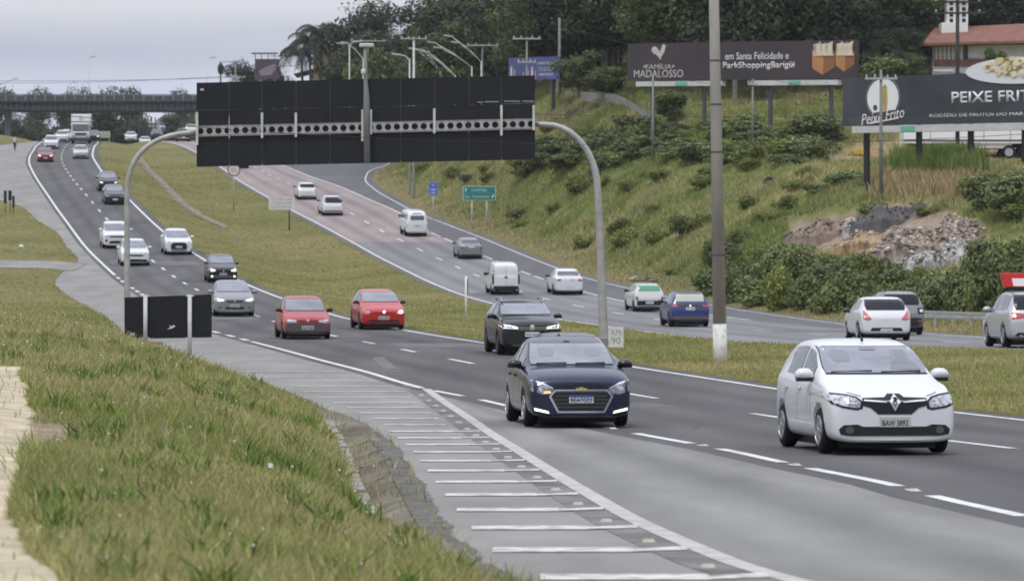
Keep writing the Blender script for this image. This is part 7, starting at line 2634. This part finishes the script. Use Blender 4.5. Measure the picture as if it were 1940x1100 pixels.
# seed heads and small pale flowers
n = 5200
D = rs.uniform(13, 105, n)
X = SL(D) - .4 - (3 + D * .13) * rs.random(n)
k = ~inpoly(CX + F * X / D, CY - F * zground(X, D) / D, [(-600, 690), (30, 695), (75, 800), (35, 880), (110, 1100), (150, 1300), (-900, 1300)])
X, D = X[k], D[k]
n = len(X)
blades('seed_stalks', X, D, rs.uniform(.12, .27, n), rs.uniform(.003, .006, n) * (1 + D / 60), np.tile((.38, .33, .18), (n, 1)) * np.exp(rs.normal(0, .2, n))[:, None], rs, .3,
       tip_col=np.tile((.5, .45, .32), (n, 1)))
n = 300
D = rs.uniform(16, 85, n)
X = SL(D) - .5 - (3 + D * .11) * rs.random(n)
Z = zground(X, D) + ZC + rs.uniform(.12, .26, n)
v_, f_, c_ = leaves(np.stack([X, D, Z], 1), np.tile([0, -1, .8], (n, 1)) + .3 * rs.normal(size=(n, 3)), rs.uniform(.007, .016, n) * (1 + D / 60), np.full((n, 3), .6), rs, 1.0)
o = link('wildflowers', np_mesh(v_, f_, np.full(len(f_), 4), c_), None, [blossom_m])
tag(o, kind='stuff')

# median and left verge turf
Xs, Ds = [], []
for d0, d1, dens in ((60, 110, 110), (110, 170, 60), (170, 260, 26), (260, 420, 9)):
    n = int((d1 - d0) * 15 * dens)
    D = rs.uniform(d0, d1, n)
    X = AR(D) + .6 + (BL(D) - AR(D) - 1.3) * rs.random(n)
    k = (np.abs(X / D) < .15) & (BL(D) - AR(D) > 2)
    Xs.append(X[k])
    Ds.append(D[k])
n = 24000
D = rs.uniform(150, 300, n)
X = SL(D) - 30 * rs.random(n) ** 1.3
k = np.abs(X / D) < .15
pth = (D > dA(514) - .5) & (D < dA(498))
k &= ~pth
Xs.append(X[k])
Ds.append(D[k])
X, D = np.concatenate(Xs), np.concatenate(Ds)
n = len(X)
blades('grass', X, D, rs.uniform(.04, .12, n) * np.where(rs.random(n) < .04, 1.8, 1) * (1 + .3 * wob(X, D, 4, 2)), rs.uniform(.015, .028, n) * (1 + D / 150), grass_cols(X, D, n, rs, .06, .11), rs)

# weeds and long grass on the slope
Xs, Ds = [], []
for d0, d1, dens in ((105, 160, 42), (160, 230, 48), (230, 320, 30), (320, 420, 6)):
    n = int((d1 - d0) * 34 * dens)
    D = rs.uniform(d0, d1, n)
    X = BR(D) + .7 + 34 * rs.random(n) ** 1.1
    k = np.abs(X / D) < .15
    Xs.append(X[k])
    Ds.append(D[k])
X, D = np.concatenate(Xs), np.concatenate(Ds)
Zr = zground(X, D)
ppx, ppy = CX + F * X / D, CY - F * Zr / D
heapm = inpoly(ppx, ppy, [(1490, 415), (1620, 385), (1760, 385), (1880, 425), (1870, 500), (1640, 490), (1500, 470)])
yardm = inpoly(ppx, ppy, [(1560, 285), (1720, 262), (1960, 262), (1960, 318), (1700, 300), (1570, 310)])
k = ~heapm & ~(yardm & (rs.random(len(X)) < .85))
X, D = X[k], D[k]
v = X - BR(D)
n = len(X)
t = np.clip(.34 + .55 * wob(X, D, 5, 4) + .35 * wob(X, D, 1.9, 7) + rs.normal(0, .15, n), 0, 1)[:, None]
cc = np.array((.17, .225, .058)) * (1 - t) + np.array((.46, .39, .20)) * t
du = np.clip(.5 * wob(X, D, 3.1, 15) + .2, 0, .8)[:, None]
cc = cc * (1 - du) + np.array((.19, .205, .10)) * du
verge = np.clip((4 - v) / 3, 0, 1)[:, None] * .8
cc = cc * (1 - verge) + np.array((.36, .31, .17)) * verge
cc = cc * np.exp(rs.normal(0, .25, n))[:, None]
hh = np.clip(.08 + .05 * v, .06, .27) * rs.uniform(.5, 1.3, n) * (1 + .8 * wob(X, D, 2.2, 9))
blades('undergrowth', X, D, np.clip(hh, .05, 1.2), rs.uniform(.022, .045, n) * (1 + D / 400), cc, rs, .5)
# shaggy clumps of taller grass
hc = np.random.default_rng(77)
qx, qd, qh, qc = [], [], [], []
for _ in range(1500):
    d0 = 150 + 220 * hc.random()
    x0 = float(BR(d0)) + 3.5 + 30 * hc.random() ** 1.2
    if abs(x0 / d0) > .15:
        continue
    zq = float(zground(x0, d0))
    xq, yq = CX + F * x0 / d0, CY - F * zq / d0
    if bool(inpoly(np.array([xq]), np.array([yq]), [(1490, 415), (1620, 385), (1760, 385), (1880, 425), (1870, 500), (1640, 490), (1500, 470)])[0]) or (xq > 1560 and yq < 320):
        continue
    m_ = int(hc.integers(30, 70))
    rr_ = hc.uniform(.35, 1.1)
    qx.append(x0 + hc.normal(0, rr_ * .6, m_))
    qd.append(d0 + hc.normal(0, rr_ * .6, m_))
    qh.append(hc.uniform(.3, .75) * hc.uniform(.6, 1.2, m_))
    t = float(np.clip(.4 + .5 * wob(x0, d0, 5, 4) + hc.normal(0, .2), 0, 1))
    qc.append(np.tile(np.array((.175, .23, .06)) * (1 - t) + np.array((.47, .40, .20)) * t, (m_, 1)) * math.exp(hc.normal(0, .15)))
X, D, hh, cc = map(np.concatenate, (qx, qd, qh, qc))
blades('tall_grass', X, D, hh, hc.uniform(.025, .05, len(X)), cc * np.exp(hc.normal(0, .12, len(X)))[:, None], hc, .55)
# tall reeds around the billboard posts and dry stalks below
for nm, box_, n, hh_, c_ in (('reeds', (1700, 1850, 312, 338), 3200, (.9, 1.7), (.15, .2, .055)), ('dry_stalks', (1660, 1840, 338, 372), 2600, (.4, .9), (.38, .29, .16)), ('reeds', (1100, 1220, 262, 300), 1800, (.6, 1.1), (.10, .13, .045))):
    xs_3, ds_3 = [], []
    for _ in range(n // 16):
        X0, d0, z = ground_hit(rs.uniform(box_[0], box_[1]), rs.uniform(box_[2], box_[3]), 150, 400)
        xs_3.append(X0 + rs.normal(0, .35, 16))
        ds_3.append(d0 + rs.normal(0, .35, 16))
    X, D = np.concatenate(xs_3), np.concatenate(ds_3)
    n = len(X)
    blades(nm, X, D, rs.uniform(*hh_, n), rs.uniform(.05, .1, n), np.tile(c_, (n, 1)) * np.exp(rs.normal(0, .25, n))[:, None], rs, .22)

# broken edging stones of the side drain in the near verge
st = random.Random(9)
lip = []
for x, y in ((622, 806), (640, 838), (652, 868), (662, 897), (674, 930), (690, 968), (708, 996)):
    X, d, z = ground_hit(x, y, 20, 90)
    lip.append(Vector((X, d, z)))
mb = MB()
for a, b in zip(lip[:-1], lip[1:]):
    for q in range(4):
        p0, p1 = a.lerp(b, q / 4 + .015), b.lerp(a, 1 - (q + 1) / 4 + .015)
        p0.z, p1.z = gz(p0.x, p0.y) + .03, gz(p1.x, p1.y) + .03
        wx = Vector((.07, 0, 0))
        hz_ = Vector((0, 0, .06))
        bt = Vector((0, 0, -.25))
        j0 = Vector((st.uniform(-.015, .015), 0, st.uniform(-.015, .015)))
        mb.add([v - lip[0] for v in (p0 - wx + bt, p0 + wx + bt, p1 + wx + bt, p1 - wx + bt, p0 - wx + hz_ + j0, p0 + wx + hz_ + j0, p1 + wx + hz_ + j0, p1 - wx + hz_ + j0)],
               [(3, 2, 1, 0), (4, 5, 6, 7), (0, 1, 5, 4), (1, 2, 6, 5), (2, 3, 7, 6), (3, 0, 4, 7)])
o = mb.build('drain_lip', [mat('pale_old_concrete', (.30, .28, .24), .95, rgb2=(.2, .185, .15), vscale=5, bump=.4, bscale=20)], None)
o.location = lip[0]
tag(o, 'curved pale concrete lip of the earth drain beside the barred shoulder', 'drain lip')
for i, (x, y, w_) in enumerate(((678, 846, .4), (696, 862, .45), (712, 880, .4), (704, 915, .3))):
    X, d, z = ground_hit(x, y, 20, 90)
    o = MB().box((0, 0, .0), (w_, .11, .06), rz=.5 + st.uniform(-.15, .15)).build('drain_slab', [m_drain], None, bevel=.012)
    o.location = (X, d, z)
    o.rotation_euler = (0, -.35, 0)
    tag(o, 'worn concrete slab lying across the broken side drain beside the barred shoulder', 'slab', 'slabs of the side drain')
# litter
for i, (x, y, lab) in enumerate(((512, 913, 'crumpled white litter lying in the near grass right of centre'), (40, 470, 'pale litter on the left grass island'), (1056, 410, 'white litter on the verge right of the green direction sign'))):
    X, d, z = ground_hit(x, y, 20 if y > 600 else 120, 400)
    k = .022 if y > 600 else .14
    r_ = random.Random(i)
    mb = MB()
    mb.lathe([(.02, -k), (k * .9, -k * .4), (k, .1 * k), (k * .6, k * .6), (.02, k * .7)], 9, 'Z')
    mb.v = [(a + r_.uniform(-.3, .3) * k, b + r_.uniform(-.3, .3) * k, c_ + k) for a, b, c_ in mb.v]
    o = mb.build('litter', [m_wh], None)
    o.location = (X, d, z + (.10 if y > 600 else 0))
    tag(o, lab, 'litter')

# ================================================================ the air
hz_m = bpy.data.materials.new('haze')
hz_m.use_nodes = True
ht_ = hz_m.node_tree
ht_.nodes.remove(ht_.nodes['Principled BSDF'])
pv_ = ht_.nodes.new('ShaderNodeVolumePrincipled')
pv_.inputs['Color'].default_value = (.82, .86, .92, 1)
pv_.inputs['Density'].default_value = .00009
pv_.inputs['Anisotropy'].default_value = 0.0
ht_.links.new(pv_.outputs[0], ht_.nodes['Material Output'].inputs['Volume'])
hb_ = MB().box((0, 380, 26), (760, 920, 76)).build('haze', [hz_m])
tag(hb_, kind='stuff')
